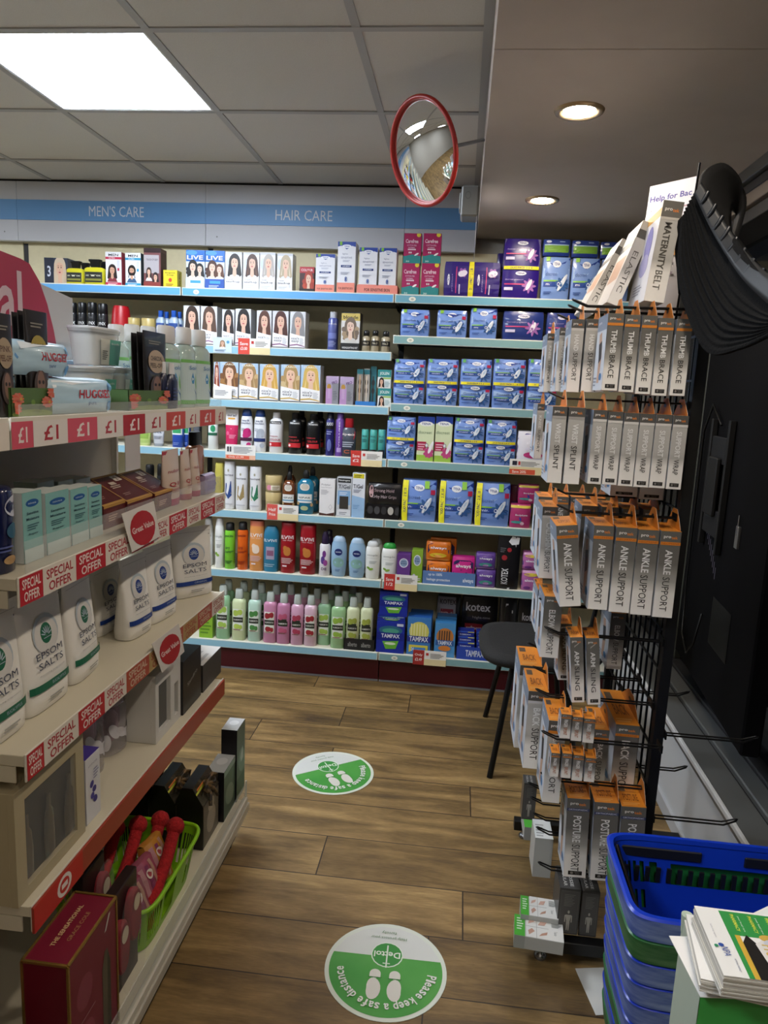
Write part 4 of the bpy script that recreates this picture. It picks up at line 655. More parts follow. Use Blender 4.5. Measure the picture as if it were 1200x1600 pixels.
# row 6, bay 2: tampons -----------------------------------------------------------
tam = [El(.5, .72, .42, .14, '2c6a86'), El(.5, .7, .3, .08, '4fa08a'), R(0, .4, 1, .64, '12248a'), T('TAMPAX', .5, .54, .66, .12, 'eef0f8'), P('6ab83a', (.22, .36), (.8, .4), (.7, .14), (.34, .12)), El(.5, .3, .2, .04, 'e0ecd0'), R(.72, .86, .95, .94, 'c8d0e0')]
tb = carton('1a2fa0', tam, top=[R(0, 0, 1, 1, '2038ae'), T('TAMPAX', .5, .5, .6, .3, 'd8dcf0'), R(.75, .1, 1, .9, '7ac24a')])
o, z1 = B(2, 6, 'tampon_box', 'deep blue tampon carton with green swoosh, bottom of its stack', 'box', 'tb1', tb, 588, 632, 971, .075, 0, 'deep blue tampon cartons')
o, z2 = B(2, 6, 'tampon_box', 'deep blue tampon carton lying flat between two others', 'box', 'tb2', tb, 590, 633, 963, .07, .004, 'deep blue tampon cartons', zb=z1+.0006)
B(2, 6, 'tampon_box', 'deep blue tampon carton with green swoosh, top of its stack', 'box', 'tb1', tb, 593, 637, 925, .07, .004, 'deep blue tampon cartons', zb=z2+.0006)
ty = [El(.5, .62, .42, .26, 'd8d468')]+[R(.14+.12*i, .5, .2+.12*i, .82, 'e8e4a0') for i in range(6)]+[R(0, .34, 1, .5, '1c3190'), T('TAMPAX', .5, .42, .8, .13, 'f0f2f8'), P('e0d24a', (.1, .06), (.5, .2), (.9, .06), (.9, .26), (.1, .26)), R(.2, .1, .8, .2, '4a86c4'), T('24', .25, .15, .12, .1, 'e8eef8')]
B(2, 6, 'tampon_box', 'blue tampon carton with yellow fan of tampons', 'box', 'ty', carton('3f7fc4', ty, top=[R(0, 0, 1, 1, '2a62b4')]), 636, 673, 965, .07, .006)
B(2, 6, 'tampon_box', 'blue tampon carton standing behind the yellow fan one', 'box', 'ty2', carton('2f66b4', ty), 640, 675, 958, .06, .085)
tc = [El(.5, .6, .42, .26, 'c07a3a')]+[R(.2+.12*i, .48, .26+.12*i, .78, '4a3a34') for i in range(5)]+[R(.05, .34, .95, .5, '2a5a9c'), T('TAMPAX', .5, .42, .7, .12, 'e0eaf6'), R(0, 0, 1, .12, '5a9cd0'), El(.5, .26, .3, .08, 'd8843a')]
B(2, 6, 'tampon_box', 'light blue tampon carton with orange swirl', 'box', 'tc', carton('4f94cc', tc, top=[R(0, 0, 1, 1, '3c84c0')]), 679, 711, 974, .07, .004)
B(2, 6, 'tampon_box', 'light blue tampon carton behind the orange swirl one', 'box', 'tc2', carton('3f80bc', tc), 682, 712, 964, .06, .085)
tm = [R(0, .8, 1, 1, '2c5cc0'), R(.6, .8, .98, .96, 'e4dc4a'), R(0, .5, 1, .54, '16206c'), T('TAMPAX', .45, .36, .7, .2, 'eef0f8'), R(.1, .08, .6, .16, '6a86d0')]
zz = [None]*2
for c, (a, b) in enumerate(((716, 742), (745, 769))):
    z = ROWS[2][6]
    for k in range(4):
        o, z = B(2, 6, 'tampon_box', 'small navy tampon carton, %s pile, %s from the bottom' % (('left', 'right')[c], ('lowest', 'second', 'third', 'topmost')[k]), 'box', 'tm%d' % (k > 1), carton('1d2f94', tm), a, b, [1003, 988, 978, 968][k], .06, .004+k*.008, 'small navy tampon cartons', zb=z+.0005, h=[.05, .03, .024, .024][k])
B(2, 6, 'display_tray', 'blue card tray under the small navy tampon cartons', 'tray', 'ttray', tray('2a49ac', [T('TAMPAX', .5, .5, .5, .5, 'e0e6f4')], ''), 713, 770, 1012, .08, -.003)
KX = lambda a: softpack('131216', a, .006)
B(2, 6, 'sanitary_towel_pack', 'white and black pack behind the yellow fan cartons', 'sanitary pack', 'kr', KX([R(0, 0, .8, 1, '8a868c'), T('KOTEX', .45, .9, .7, .1, '2a2a2e'), R(.15, .58, .7, .76, '7a1c2a'), T('SOFTNESS', .42, .67, .5, .06, 'd8c8cc')]), 682, 718, 933, .06, .17)
B(2, 6, 'sanitary_towel_pack', 'wide black pack with red softness panel on the bottom shelf', 'sanitary pack', 'kw', KX([T('kotex', .45, .82, .7, .16, 'c8c4c8'), T('Night-time', .55, .62, .5, .06, '9a969a', 0, 0), R(.1, .34, .6, .5, '8a1c24'), T('softness', .35, .42, .42, .07, 'e0ccd0'), El(.8, .36, .16, .06, '7a2226', rot=40)]), 721, 776, 934, .06, .15)
B(2, 6, 'sanitary_towel_pack', 'crinkled black and white pack above the chair seat', 'sanitary pack', 'kz', KX([P('d0d0d4', (.3, 0), (.4, 0), (.45, .9), (.3, .9)), P('c8c8cc', (.7, .1), (.78, .1), (.74, .8), (.68, .8)), El(.55, .4, .08, .2, '8a2a34'), T('kotex', .8, .5, .3, .1, 'c8c8cc')]), 780, 806, 934, .07, .05)
B(2, 6, 'sanitary_towel_pack', 'black pack lying at the right of the bottom shelf', 'sanitary pack', 'ky', KX([T('kotex', .45, .7, .6, .12, '9a969a'), El(.5, .5, .3, .1, '7a2a34'), R(.1, .2, .5, .28, '8a868c')]), 808, 850, 934, .07, .04)
# shelf price tickets ------------------------------------------------------------
def ticket(bay_, row, label, xl, xr, yt, yb, ops, base='f1efe9'):
    a = on(xl, (yt+yb)/2, 'y', SF-.006); b = on(xr, (yt+yb)/2, 'y', SF-.006)
    t = on((xl+xr)/2, yt, 'y', SF-.006); bt = on((xl+xr)/2, yb, 'y', SF-.006)
    g = G(); w = b.x-a.x; h = t.z-bt.z
    g.box(0, w, -.001, 0, 0, h, base); g.art(lambda u, v, o: (u*w, -.001-o, v*h), ops)
    o = link('price_ticket', g.mesh('price_ticket')); o.location = (a.x, SF-.0035, bt.z); props(o, label, 'price ticket', 'shelf price tickets')
def offer(red, t1, t2, side=.38): return [R(0, 0, side, 1, red), T(t1, side/2, .66, side*.7, .2, 'f6e6e2'), T(t2, side/2, .36, side*.6, .2, 'f6e6e2'), R(side, 0, 1, .42, 'ead9a8'), R(side+.05, .66, side+.13, .84, 'c43a34'), Ln(side+.18, .5, .92, .86, 4, '8d8b86')]
ticket(1, 1, 'red and white save ticket under the dark-haired dye boxes', 372, 422, 529, 554, offer('d94b3c', 'Save', '£3.00', .36))
ticket(1, 1, 'pale blue picture card clipped to the second shelf', 333, 362, 527, 551, [R(0, 0, 1, 1, 'cfe0ec'), portrait(.5, .62, .16, '9a7a5a', asp=1), El(.8, .7, .08, .1, '5a9cc0'), Ln(.1, .1, .8, .24, 2, '7a90a8')])
ticket(1, 2, 'white text card under the copper-haired dye box', 333, 362, 605, 623, [Ln(.1, .3, .8, .8, 4, '8d9098')])
ticket(1, 3, 'white and orange price card under the pink squeeze tube', 352, 399, 695, 718, [R(0, 0, 1, .3, 'eab89c'), R(.04, .04, .8, .26, 'e0654a'), T('Only £1.99', .36, .15, .5, .16, 'f6e4dc'), Ln(.28, .42, .9, .9, 5, '8d9098'), R(.06, .5, .12, .85, '3a3a40'), R(.15, .5, .2, .85, '3a3a40')])
ticket(1, 3, 'red save £2 ticket under the mint green spray cans', 548, 597, 705, 729, offer('cf3a30', 'Save', '£2', .33))
ticket(1, 4, 'red and white half price ticket under the gold jars', 417, 466, 789, 813, offer('dc5a50', 'Half', 'Price', .34))
ticket(2, 3, 'orange and white save 20% card on the fourth shelf', 796, 848, 718, 742, [R(0, 0, 1, .5, 'ead9a8'), R(0, .02, .78, .34, 'd8573a'), T('Save 20%', .3, .18, .42, .18, 'f6e4dc'), Ln(.34, .55, .9, .9, 4, '8d8b86'), R(.08, .6, .22, .88, '2a2a3a'), R(.26, .62, .32, .86, 'c43a34')])
ticket(2, 5, 'red save 1/2 ticket under the green-capped shower gel', 600, 652, 898, 923, offer('c93a34', 'Save', '1/2', .33))
ticket(2, 6, 'dark red only £2.49 ticket under the tampon cartons', 645, 697, 1017, 1040, offer('a8302c', 'Only', '£2.49', .34))
# ================================================================== FLOOR STICKERS
STK = .62
def sticker(cx, cy, rz, label):
    g = G(); r = .155; n = 64
    g.loft([(0, r, r), (.0012, r, r)], mat('dfe6da', .45), n, 2)
    F = lambda u, v, o: (u*r, v*r, .0012+o)
    gr = noisy('sticker_green', '2f8a2e', '5aa04a', 3, .5, .02)
    A = [math.radians(a) for a in range(-16, 197, 4)]
    ops = [El(0, 0, .93, .93, 'dcdfdb')]
    ops.append(P(gr, *[(.93*math.cos(a), .93*math.sin(a)) for a in A]))
    ops += [El(0, -.30, .27, .27, 'e4eee0'), El(0, -.30, .25, .25, '3c9440'), T('Dettol', 0, -.30, .44, .13, 'eef4ea'), R(-.012, -.5, .012, -.02, 'e4eee0'), R(-.06, -.12, .06, -.1, 'e4eee0')]
    for s in (-1, 1):
        ops += [El(s*.16, .12, .09, .09, 'e2dfd6'), R(s*.16-.09, .12, s*.16+.09, .19, 'e2dfd6'), P('e2dfd6', *[(s*(.16+.02+(.095+.035*math.sin(t*3.1))*math.cos(math.pi*2*t)), (.42+.21*math.sin(math.pi*2*t))) for t in [i/20 for i in range(20)]]), R(s*.16-.11, .19, s*.16+.11, .205, '3c7a3a')]
    g.art(F, ops, do=.00012)
    def arc(s, a0, a1, rad, h, col, o=.003):
        import bpy as _b
        W = [1.0 if c in 'mw' else .38 if c in "ilIt'j" else .42 if c == ' ' else .72 for c in s]; tot = sum(W); a = a0
        for c, w in zip(s, W):
            am = math.radians(a+(a1-a0)*w/tot/2); a += (a1-a0)*w/tot
            if c == ' ': continue
            v, f = text2d(c, 1)
            sg = 1 if a1 > a0 else -1
            hh = h*(1.35 if c in 'dlkfPtH' else 1.35 if c in 'py' else 1); off = h*.18 if c in 'dlkfPtH' else (-h*.18 if c in 'py' else 0)
            ww = math.radians(abs(a1-a0))*rad*w/tot*.84
            tx, ty = -math.sin(am)*sg, math.cos(am)*sg; nx, ny = (-math.cos(am)*sg, -math.sin(am)*sg)
            cx0, cy0 = rad*math.cos(am)+nx*off, rad*math.sin(am)+ny*off
            g.add([F(cx0+x*ww*tx+y*hh*nx, cy0+x*ww*ty+y*hh*ny, o) for x, y in v], f, col)
    arc('Please keep a safe distance', 176, 4, .74, .115, 'eef2ea')
    g.art(F, [T('Help protect your', 0, -.66, .62, .075, '5f8a5a', 0, 0), T('family', 0, -.78, .26, .075, '5f8a5a', 0, 0)], o0=.003)
    o = link('floor_sticker', g.mesh('floor_sticker')); o.location = (cx, cy, .0006); o.rotation_euler.z = rz
    props(o, label, 'floor sticker', 'social distancing floor stickers')
c = on(602.5, 1515, 'z', 0); sticker(c.x, c.y, math.pi+.02, 'round green and white distancing sticker nearer the viewer, text upside down')
c = on(520.5, 1207, 'z', 0); sticker(c.x, c.y, math.pi+STK, 'round green and white distancing sticker further away, turned at an angle')
# ================================================================== SOFFIT DOWNLIGHTS
DL = []
for (px, py), lab in (((905, 177), 'nearer, larger-looking recessed warm downlight in the soffit'), ((847, 315), 'further recessed warm downlight in the soffit, above the purple packs')):
    c = on(px, py, 'z', SOF-.006); x, y = c.x, c.y
    DL.append((x, y, lab))
for q_ in range(4): DL.append((.262, 2.12-.89*(q_+1), 'recessed warm downlight out of the picture, %s one towards the viewer' % ['first', 'second', 'third', 'fourth'][q_]))
for x, y, lab in DL:
    def rim(g):
        n = 32; pr = [(.040, 0), (.044, -.004), (.058, -.007), (.064, -.004), (.066, 0)]
        vs = [(r*math.cos(2*math.pi*k/n), r*math.sin(2*math.pi*k/n), z) for r, z in pr for k in range(n)]
        g.add(vs, [(i*n+k, i*n+(k+1) % n, (i+1)*n+(k+1) % n, (i+1)*n+k) for i in range(len(pr)-1) for k in range(n)], mat('c9b18c', .25, .5), True)
    thing('downlight', lab, 'downlight', [gm('rim', rim), gm('lens', lambda g: g.loft([(-.005, .030, .030), (-.003, .041, .041), (0, .041, .041)], mat('fff0dc', .4, emit=SPOT_POWER), 28))], (x, y, SOF), group='warm downlights in the soffit')
# ================================================================== CONVEX MIRROR
mc = on(662, 238, 'y', 2.4); view = (mc-Vector((0, 0, EYE))).normalized()
nrm = (-.80*_r-.13*_u-.585*view).normalized()
g = G(); R0 = .150; sag = .035; n = 48; q = 14; vs = []; RS = (R0*R0+sag*sag)/(2*sag)
for i in range(q+1):
    r = R0*i/q; z = math.sqrt(RS*RS-r*r)-(RS-sag)
    vs += [(r*math.cos(2*math.pi*k/n), r*math.sin(2*math.pi*k/n), z) for k in range(n)]
g.add(vs, [(i*n+k, i*n+(k+1) % n, (i+1)*n+(k+1) % n, (i+1)*n+k) for i in range(q) for k in range(n)], noisy('mirror_silver', 'eeeeee', 'f6f6f6', 3, .01, 0.12, metal=1), True)
gf = G(); gf.tube([((R0+.003)*math.cos(2*math.pi*k/n), (R0+.003)*math.sin(2*math.pi*k/n), .004) for k in range(n)], .0078, mat('b3271f', .35), 10, True)
gb = G(); gb.loft([(-.012, .13, .13), (-.002, R0, R0)], mat('6a6a6c', .5), 32)
rotm = nrm.to_track_quat('Z', 'Y').to_matrix()
back = mc-nrm*.012; ga = G(); inv = rotm.transposed()
wallp = Vector((.018, 2.62, 2.30)); pts = [inv@(p-mc) for p in (mc-nrm*.010, mc-nrm*.06, (mc-nrm*.06)*.35+wallp*.65, wallp)]
ga.tube(pts, .006, mat('8f8f92', .4, .4)); ga.loft([(-.01, .02, .02), (.01, .02, .02)], mat('5f5f62', .4, .5), 16, M=Matrix.Translation(pts[1]))
t = thing('security_mirror', 'round convex security mirror with red rim hanging below the tiled ceiling', 'mirror', [('mirror_face', g.mesh('mirror_face')), ('rim', gf.mesh('rim')), ('back_plate', gb.mesh('back_plate')), ('bracket', ga.mesh('bracket'))], mc, nrm.to_track_quat('Z', 'Y').to_euler())
# junction box on the soffit face and a hanging promotional card
j = on(737, 318, 'y', 2.75)
gj1 = gm('box_body', lambda g: (g.box(-.034, .019-j.x-.0, -.05, .05, -.055, .05, '8e9090', .006), g.art(lambda u, v, o: (-.030+u*.04, -.05-o, -.05+v*.1), [El(.5, .66, .26, .13, '7c7e7e'), El(.5, .66, .2, .1, '8e9090')])))
gj2 = gm('side_cap', lambda g: g.box(-.040, -.034, -.03, .03, -.03, .03, '9a9c9c', .003))
thing('junction_box', 'small grey electrical box fixed to the edge of the soffit', 'junction box', [gj1, gj2], (j.x-.004, j.y, j.z))
c0, c1 = on(748, 330, 'y', 2.9), on(738, 392, 'y', 2.9)
g = G(); g.box(-.001, .001, -.12, .12, c1.z, SOF, 'dfe2ec'); g.art(lambda u, v, o: (-.001-o, .12-u*.24, c1.z+v*(SOF-c1.z)), [R(0, 0, 1, .3, '2c3f9a'), R(0, .3, 1, .42, 'e6c23a'), R(0, .7, 1, 1, 'b3327a')])
o = link('hanging_card', g.mesh('hanging_card')); o.location = (.012, 2.95, 0); props(o, 'thin printed card seen edge-on, hanging at the soffit edge', 'hanging card')
# ================================================================== CHAIR
blk = noisy('black_fabric', '141414', '1c1c1c', 180, .85, .5)
def chair():
    sx, sy, z = .145, 2.62, .425
    root = Vector((.36, 2.84, 0))
    def seat(g): g.loft([(.425, .2, .21), (.432, .222, .235), (.452, .23, .243), (.468, .222, .235), (.474, .19, .2)], blk, 40, 3.6)
    def bk(g): g.loft([(-.012, .2, .16), (.0, .225, .18), (.02, .225, .18), (.03, .2, .16)], blk, 36, 3.4, M=Matrix.Translation((.27, 0, .68))@Matrix.Rotation(math.radians(80), 4, 'Y')@Matrix.Rotation(math.radians(90), 4, 'Z'))
    leg = mat('131313', .35, .3)
    L = []
    for a, b in ((-1, 1), (-1, -1), (1, 1), (1, -1)):
        L.append(('leg', (lambda a, b: gm('leg', lambda g: g.tube([(a*.10, b*.17, .425), (a*.165, b*(.265 if a < 0 else .25), .0)], .0115, leg, 12)))(a, b)[1]))
    fr = gm('frame', lambda g: [g.tube([(-.10, s*.17, .42), (.19, s*.17, .42), (.25, s*.17, .5), (.28, s*.15, .78)], .010, leg) for s in (-1, 1)])
    thing('visitor_chair', 'black upholstered chair with tubular legs, half hidden behind the display rack', 'chair', [gm('seat', seat), gm('backrest', bk), fr]+L, root, (0, 0, .0))
chair()
# ================================================================== DISPLAY RACK
RX, RY0, RY1, RT = .525, 1.70, 2.26, 1.665
bk = mat('0f0f10', .45); wire = mat('101011', .35, .3)
root = link('gridwall_rack', None); props(root, 'tall black gridwall display rack on splayed foot bars', 'display rack'); root.location = (RX, RY0, 0)
def rp(name, fn, par=root):
    g = G(); fn(g); return link(name, g.mesh(name), par)
DY = RY1-RY0
for y in (0, DY): rp('post', lambda g: g.box(-.0125, .0125, y-.0125, y+.0125, .055, RT, bk, .001))
def grid(g):
    z = .12
    for k in range(1, 11): g.box(-.0025, .0025, .05*k+.004, .05*k+.009, .1, RT-.02, wire)
    for k in range(16): g.box(-.004, .001, .01, DY-.01, .1+.1*k, .105+.1*k, wire)
    for zz in (.09, RT-.03): g.box(-.006, .006, .012, DY-.012, zz, zz+.012, bk)
rp('grid_panel', grid)
for y in (0, DY-.04):
    ft = rp('foot_bar', lambda g: g.box(-.265, .27, y-.016, y+.016, .028, .062, bk, .002))
    for x in (-.23, .25): rp('levelling_foot', lambda g: g.loft([(0, .016, .016), (.006, .017, .017), (.012, .012, .012), (.016, .006, .006), (.03, .006, .006)], mat('9a9a9c', .25, .8), 18, M=Matrix.Translation((x, y, 0))), ft)
def hook(y, z, L, label, side=-1, group='wire hooks on the display rack'):
    g = G(); s = side
    for dy in (-.004, .004):
        pass
    pts = [(0, -.007, 0), (s*(L-.03), -.007, 0), (s*L, -.004, .012), (s*(L+.004), 0, .014), (s*L, .004, .012), (s*(L-.03), .007, 0), (0, .007, 0)]
    if z < 1.2: pts = [(x, a, zz-.006) for x, a, zz in pts]
    g.tube(pts, .0024, wire, 6); g.box(-.004 if s < 0 else 0, 0 if s < 0 else .004, -.02, .02, -.012, .006, wire)
    o = link('display_hook', g.mesh('display_hook')); o.location = (RX+s*(.0132 if (y < 1.736 or y > 2.22) else .0045), y, z); props(o, label, 'hook', group)
# ---- boxes that hang on it
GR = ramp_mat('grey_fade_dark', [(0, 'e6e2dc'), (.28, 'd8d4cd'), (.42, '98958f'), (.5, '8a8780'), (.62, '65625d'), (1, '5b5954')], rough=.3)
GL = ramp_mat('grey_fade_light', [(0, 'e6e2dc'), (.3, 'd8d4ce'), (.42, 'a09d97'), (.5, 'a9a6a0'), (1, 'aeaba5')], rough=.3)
def logo(v, tw=.62, sub=None): return [T('pro', .32, v, .36, .034, 'efebe4'), T('tek', .68, v, .32, .034, 'e08434')]+([T(sub, .5, v-.045, .4, .024, 'e6e2dc', 8)] if sub else [])
def spine(w1, w2, band, btxt, dark, fit, size=1, junior=None, tcol='3a3835'):
    top = .955
    o = [R(0, .86, 1, 1, '55534f')] if not dark else []
    o += logo(.93, sub=junior)
    if band: o += [R(0, .845, 1, .88, band)]+([T(btxt, .5, .8625, .86, .02, 'b45a1a' if band == 'd4812c' else 'c8cad8')] if btxt else [])
    n1, n2 = len(w1), len(w2); tot = .66*size; a = .80; ln = tot/(n1+n2)
    o += [('t', w1, .48, a-ln*n1/2, ln*n1*.94, .34, 'ecebe8', -90, 0)] if 0 else []
    o += [T2(w1, .48, a-ln*n1/2, ln*n1*.92, .36, 'ecebe8' if dark or tcol != 'all' else '33312e', 1)]
    if n2: o += [T2(w2, .48, a-ln*n1-ln*n2/2, ln*n2*.92, .36, tcol if tcol != 'all' else '33312e', 0)]
    if fit: o += [R(.2, .035, .82, .085, '1c1917'), El(.36, .06, .07, .016, '8a8580'), T('PERFECT', .62, .07, .3, .012, '8a8580'), T('FIT', .62, .05, .2, .012, '8a8580')]
    return o
def T2(s, cu, cv, lenv, hu, c, bold):
    # reads downwards: text length runs along v, letter height along u
    return ('t', s, cu, cv, lenv, hu, c, -90, bold)
def picture(kind='limb'):
    return [R(0, 0, 1, 1, 'd5dbe4'), R(0, .8, 1, 1, '8d99ac'), T('pro', .3, .9, .3, .04, 'f0f0f0'), P('c9a38a', (.3, .75), (.55, .78), (.7, .45), (.62, .1), (.4, .1), (.42, .45)), P('26262c', (.34, .62), (.62, .66), (.68, .42), (.44, .36)), El(.74, .18, .14, .05, '3f7fb4'), Ln(.06, .06, .4, .2, 3, '8894a6')]
def topart(t='BACK'): return [R(0, 0, 1, 1, 'e08a28'), R(.1, .7, .4, .92, '5c4a38'), T(t, .5, .42, .6, .3, '8a4a1a'), Ln(.1, .08, .9, .2, 2, 'f0b060')]
def hang(label, name, key, w1, w2, xl, xr, yt, yb, Y, d=.13, dark=True, band='d4812c', bt='NEOPRENE', fit=False, size=1, top='SUPPORT', tab=True, lean=0, group=None, junior=None, tcol='3a3835', topc=True, cat='box', tilt=0):
    ym = (yt+yb)/2; a = on(xl, ym, 'y', Y); b = on(xr, ym, 'y', Y); t = on((xl+xr)/2, yt, 'y', Y); bo = on((xl+xr)/2, yb, 'y', Y)
    w, h = q3(b.x-a.x), q3(t.z-bo.z)
    def fn():
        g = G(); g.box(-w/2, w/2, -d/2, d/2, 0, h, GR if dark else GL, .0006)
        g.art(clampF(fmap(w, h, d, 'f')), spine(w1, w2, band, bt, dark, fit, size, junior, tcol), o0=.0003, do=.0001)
        g.art(clampF(fmap(w, h, d, 'l')), picture(), asp=h/d)
        if topc: g.art(clampF(fmap(w, h, d, 't')), topart(top))
        P_ = [('carton', g.mesh('carton'))]
        if tab:
            k = G(); th = min(.045, h*.22)
            pl = [(-d*.42, h-.001), (-d*.42, h+.004), (-d*.12, h+th), (d*.12, h+th), (d*.42, h+.004), (d*.42, h-.001)]
            M = Matrix(((0, 1, 0, 0), (1, 0, 0, 0), (0, 0, 1, 0), (0, 0, 0, 1)))
            k.prism(pl, w/2-.0016, w/2-.0008, mat('d07c26', .5), M)
            k.prism([(p, z) for p, z in pl], w/2-.0007, w/2-.0001, mat('c9c4bc', .5), M)
            F = lambda u, v, o: (w/2-.0018-o, (u-.5)*d*.4, h+v*th)
            k.art(F, [El(.5, .55, .2, .12, '2a1a10')]); P_.append(('hang_tab', k.mesh('hang_tab')))
        return P_
    o = thing(name, label, cat, cached((key, w, h, d), fn), ((a.x+b.x)/2, Y+d/2, bo.z), (0, lean, tilt), group)
    return o
YA = 1.652
tx = [(945.5, 969.7, 490, 610.5), (972, 996, 491.5, 613), (998.5, 1022, 493.5, 616), (1024, 1048, 496, 618.5), (1052.5, 1076.5, 498, 618.8)]
for i, (a, b, t, u) in enumerate(tx):
    hang('grey THUMB BRACE carton with orange band, '+ordl(i, 5), 'support_brace_box', 'thumb', 'THUMB', 'BRACE', a, b, t, u, YA, .11, True, 'd4812c', '', True, .98, topc=False, group='thumb brace cartons')
for i, (a, b, t, u) in enumerate([(889, 909.5, 498, 613), (912, 933.5, 499, 613)]):
    hang('light grey HAND SUPPORT carton, '+ordl(i, 2), 'support_brace_box', 'hand', 'HAND', 'SUPPORT', a, b, t, u, 1.80, .10, False, 'd0ccc6', None, False, 1.0, topc=False, group='hand support cartons')
hang('light grey ELBOW SUPPORT carton on the top row', 'support_brace_box', 'elb', 'ELBOW', 'SUPPORT', 871, 887, 512, 612, 1.93, .10, False, 'd0ccc6', None, False, 1.05, topc=False)
hang('light grey KNEE SUPPORT carton at the left end of the top row', 'support_brace_box', 'kne', 'KNEE', 'SUPPORT', 852.5, 864, 521, 613, 2.06, .12, False, 'd0ccc6', None, False, 1.0, topc=False)
hang('grey carton whose edge shows between hand support and thumb brace', 'support_brace_box', 'bhd', 'FOOT', 'SUPPORT', 936, 948, 499, 613, 1.80, .10, False, 'd0ccc6', None, False, 1.05, topc=False)
for i, (a, b, t, u) in enumerate([(859, 882, 635, 755), (884.5, 910, 637, 756.7)]):
    hang('metallic grey WRIST SPLINT carton, '+ordl(i, 2), 'support_brace_box', 'wri', 'WRIST', 'SPLINT', a, b, t, u, 1.665, .12, False, 'a8a49e', None, False, .95, group='wrist splint cartons')
for i, (a, b, t, u) in enumerate([(922.5, 944.5, 641, 756.5), (946, 969, 643, 757.7), (971, 994, 645, 760), (995.5, 1018.5, 646.5, 761.7), (1020.5, 1044.5, 648, 763), (1046.5, 1070.5, 649.5, 765)]):
    hang('light grey SUPPORT WRAP carton, '+ordl(i, 6), 'support_brace_box', 'wrap', 'SUPPORT', 'WRAP', a, b, t, u, 1.652, .12, False, 'd8d4ce', None, True, .92, group='support wrap cartons')
hang('light grey KNEE SUPPORT carton beside the purple pad pack', 'support_brace_box', 'kne2', 'KNEE', 'SUPPORT', 837, 848.5, 631, 717, 2.06, .12, False, 'd0ccc6', None, False, 1.05)
for i, (a, b, t, u) in enumerate([(957, 1000, 690, 776), (1003, 1041, 690, 781)]):
    hang('grey carton hanging low behind the support wraps, '+ordl(i, 2), 'support_brace_box', 'low%d' % i, 'BACK', '', a, b, t, u, 1.82, .12, False, None, None, True, .4, group='cartons behind the support wraps')
ank = [(880, 914, 821, 948, -.125), (924, 955, 821, 953, -.01), (957, 990, 824, 957.5, 0), (991, 1024, 827.5, 961.5, 0), (1026, 1058, 830.5, 965.5, .0)]
for i, (a, b, t, u, ln) in enumerate(ank):
    hang('dark ANKLE SUPPORT carton'+(' with orange top, swinging out of line at the left' if i == 0 else ', '+ordl(i-1, 4)+' straight ones'), 'support_brace_box', 'ank', 'ANKLE', 'SUPPORT', a, b, t, u, 1.645, .125, True, 'd4812c', 'NEOPRENE', False, 1.12, lean=ln, group='ankle support cartons')
for i, (a, b, t, u) in enumerate([(905, 930, 790, 900), (936, 962, 792, 900), (968, 994, 795, 900), (1000, 1026, 797, 900)]):
    hang('carton in the row behind the ankle supports, '+ordl(i, 4), 'support_brace_box', 'ank2', 'CALF', 'SUPPORT', a, b, t, u, 1.83, .12, True, 'd4812c', None, False, 1.1, group='second row behind the ankle supports')
hang('grey CALF SUPPORT carton left of the leaning ankle support', 'support_brace_box', 'calf', 'CALF/SHIN', 'SUPPORT', 846, 870, 792, 904, 1.80, .12, False, 'd0ccc6', None, False, 1.1, lean=-.02)
for i, (a, b, t, u) in enumerate([(838, 860, 776, 870), (864, 886, 776, 850), (890, 912, 777, 850), (920, 944, 779, 850)]):
    hang('carton in the third row behind the ankle supports, '+ordl(i, 4), 'support_brace_box', 'ank3', 'KNEE', 'SUPPORT', a, b, t, u, 1.98, .11, True, 'd4812c', None, False, 1.1, group='third row behind the ankle supports')
hang('grey ELBOW SUPPORT carton hanging below the calf support', 'support_brace_box', 'elb2', 'ELBOW', 'SUPPORT', 847, 876, 932, 1028, 1.72, .12, True, None, None, False, 1.15)
hang('thin grey carton seen edge-on left of the elbow support', 'support_brace_box', 'thn', 'HAND', 'SUPPORT', 838, 847, 922, 988, 1.86, .12, False, None, None, False, 1.0)
for i, (a, b, t, u) in enumerate([(876, 895.5, 975, 1063), (898, 918.5, 995, 1098), (923, 944, 997, 1101.5)]):
    hang('dark grey ARM SLING carton, '+ordl(i, 3), 'support_brace_box', 'sling', 'ARM', 'SLING', a, b, t, u, [1.80, 1.665, 1.655][i], .08, True, None, None, True, .95, lean=-.11 if i else -.06, top='ARM', group='arm sling cartons', junior='Junior' if i else None)
hang('dark ELBOW SUPPORT carton in shadow near the grid', 'support_brace_box', 'elb3', 'ELBOW', 'SUPPORT', 951, 975, 958, 1046, 1.84, .12, True, None, None, False, 1.1)
hang('white-sided BACK SUPPORT carton furthest left, upper one', 'support_brace_box', 'bk1', 'BACK', 'SUPPORT', 808, 842, 1040, 1170, 1.98, .16, False, 'd0ccc6', None, False, 1.05, top='BACK', group='back support cartons')
hang('light grey BACK SUPPORT carton with its whole front edge showing', 'support_brace_box', 'bk2', 'BACK', 'SUPPORT', 821, 853, 1080, 1201.7, 1.80, .16, False, 'd0ccc6', 'ELASTICATED', False, 1.05, top='BACK', group='back support cartons')
hang('light grey BACK SUPPORT carton just behind the finger splints', 'support_brace_box', 'bk3', 'BACK', 'SUPPORT', 852, 880, 1126, 1255, 1.66, .13, False, 'd4812c', None, False, 1.05, top='BACK', group='back support cartons')
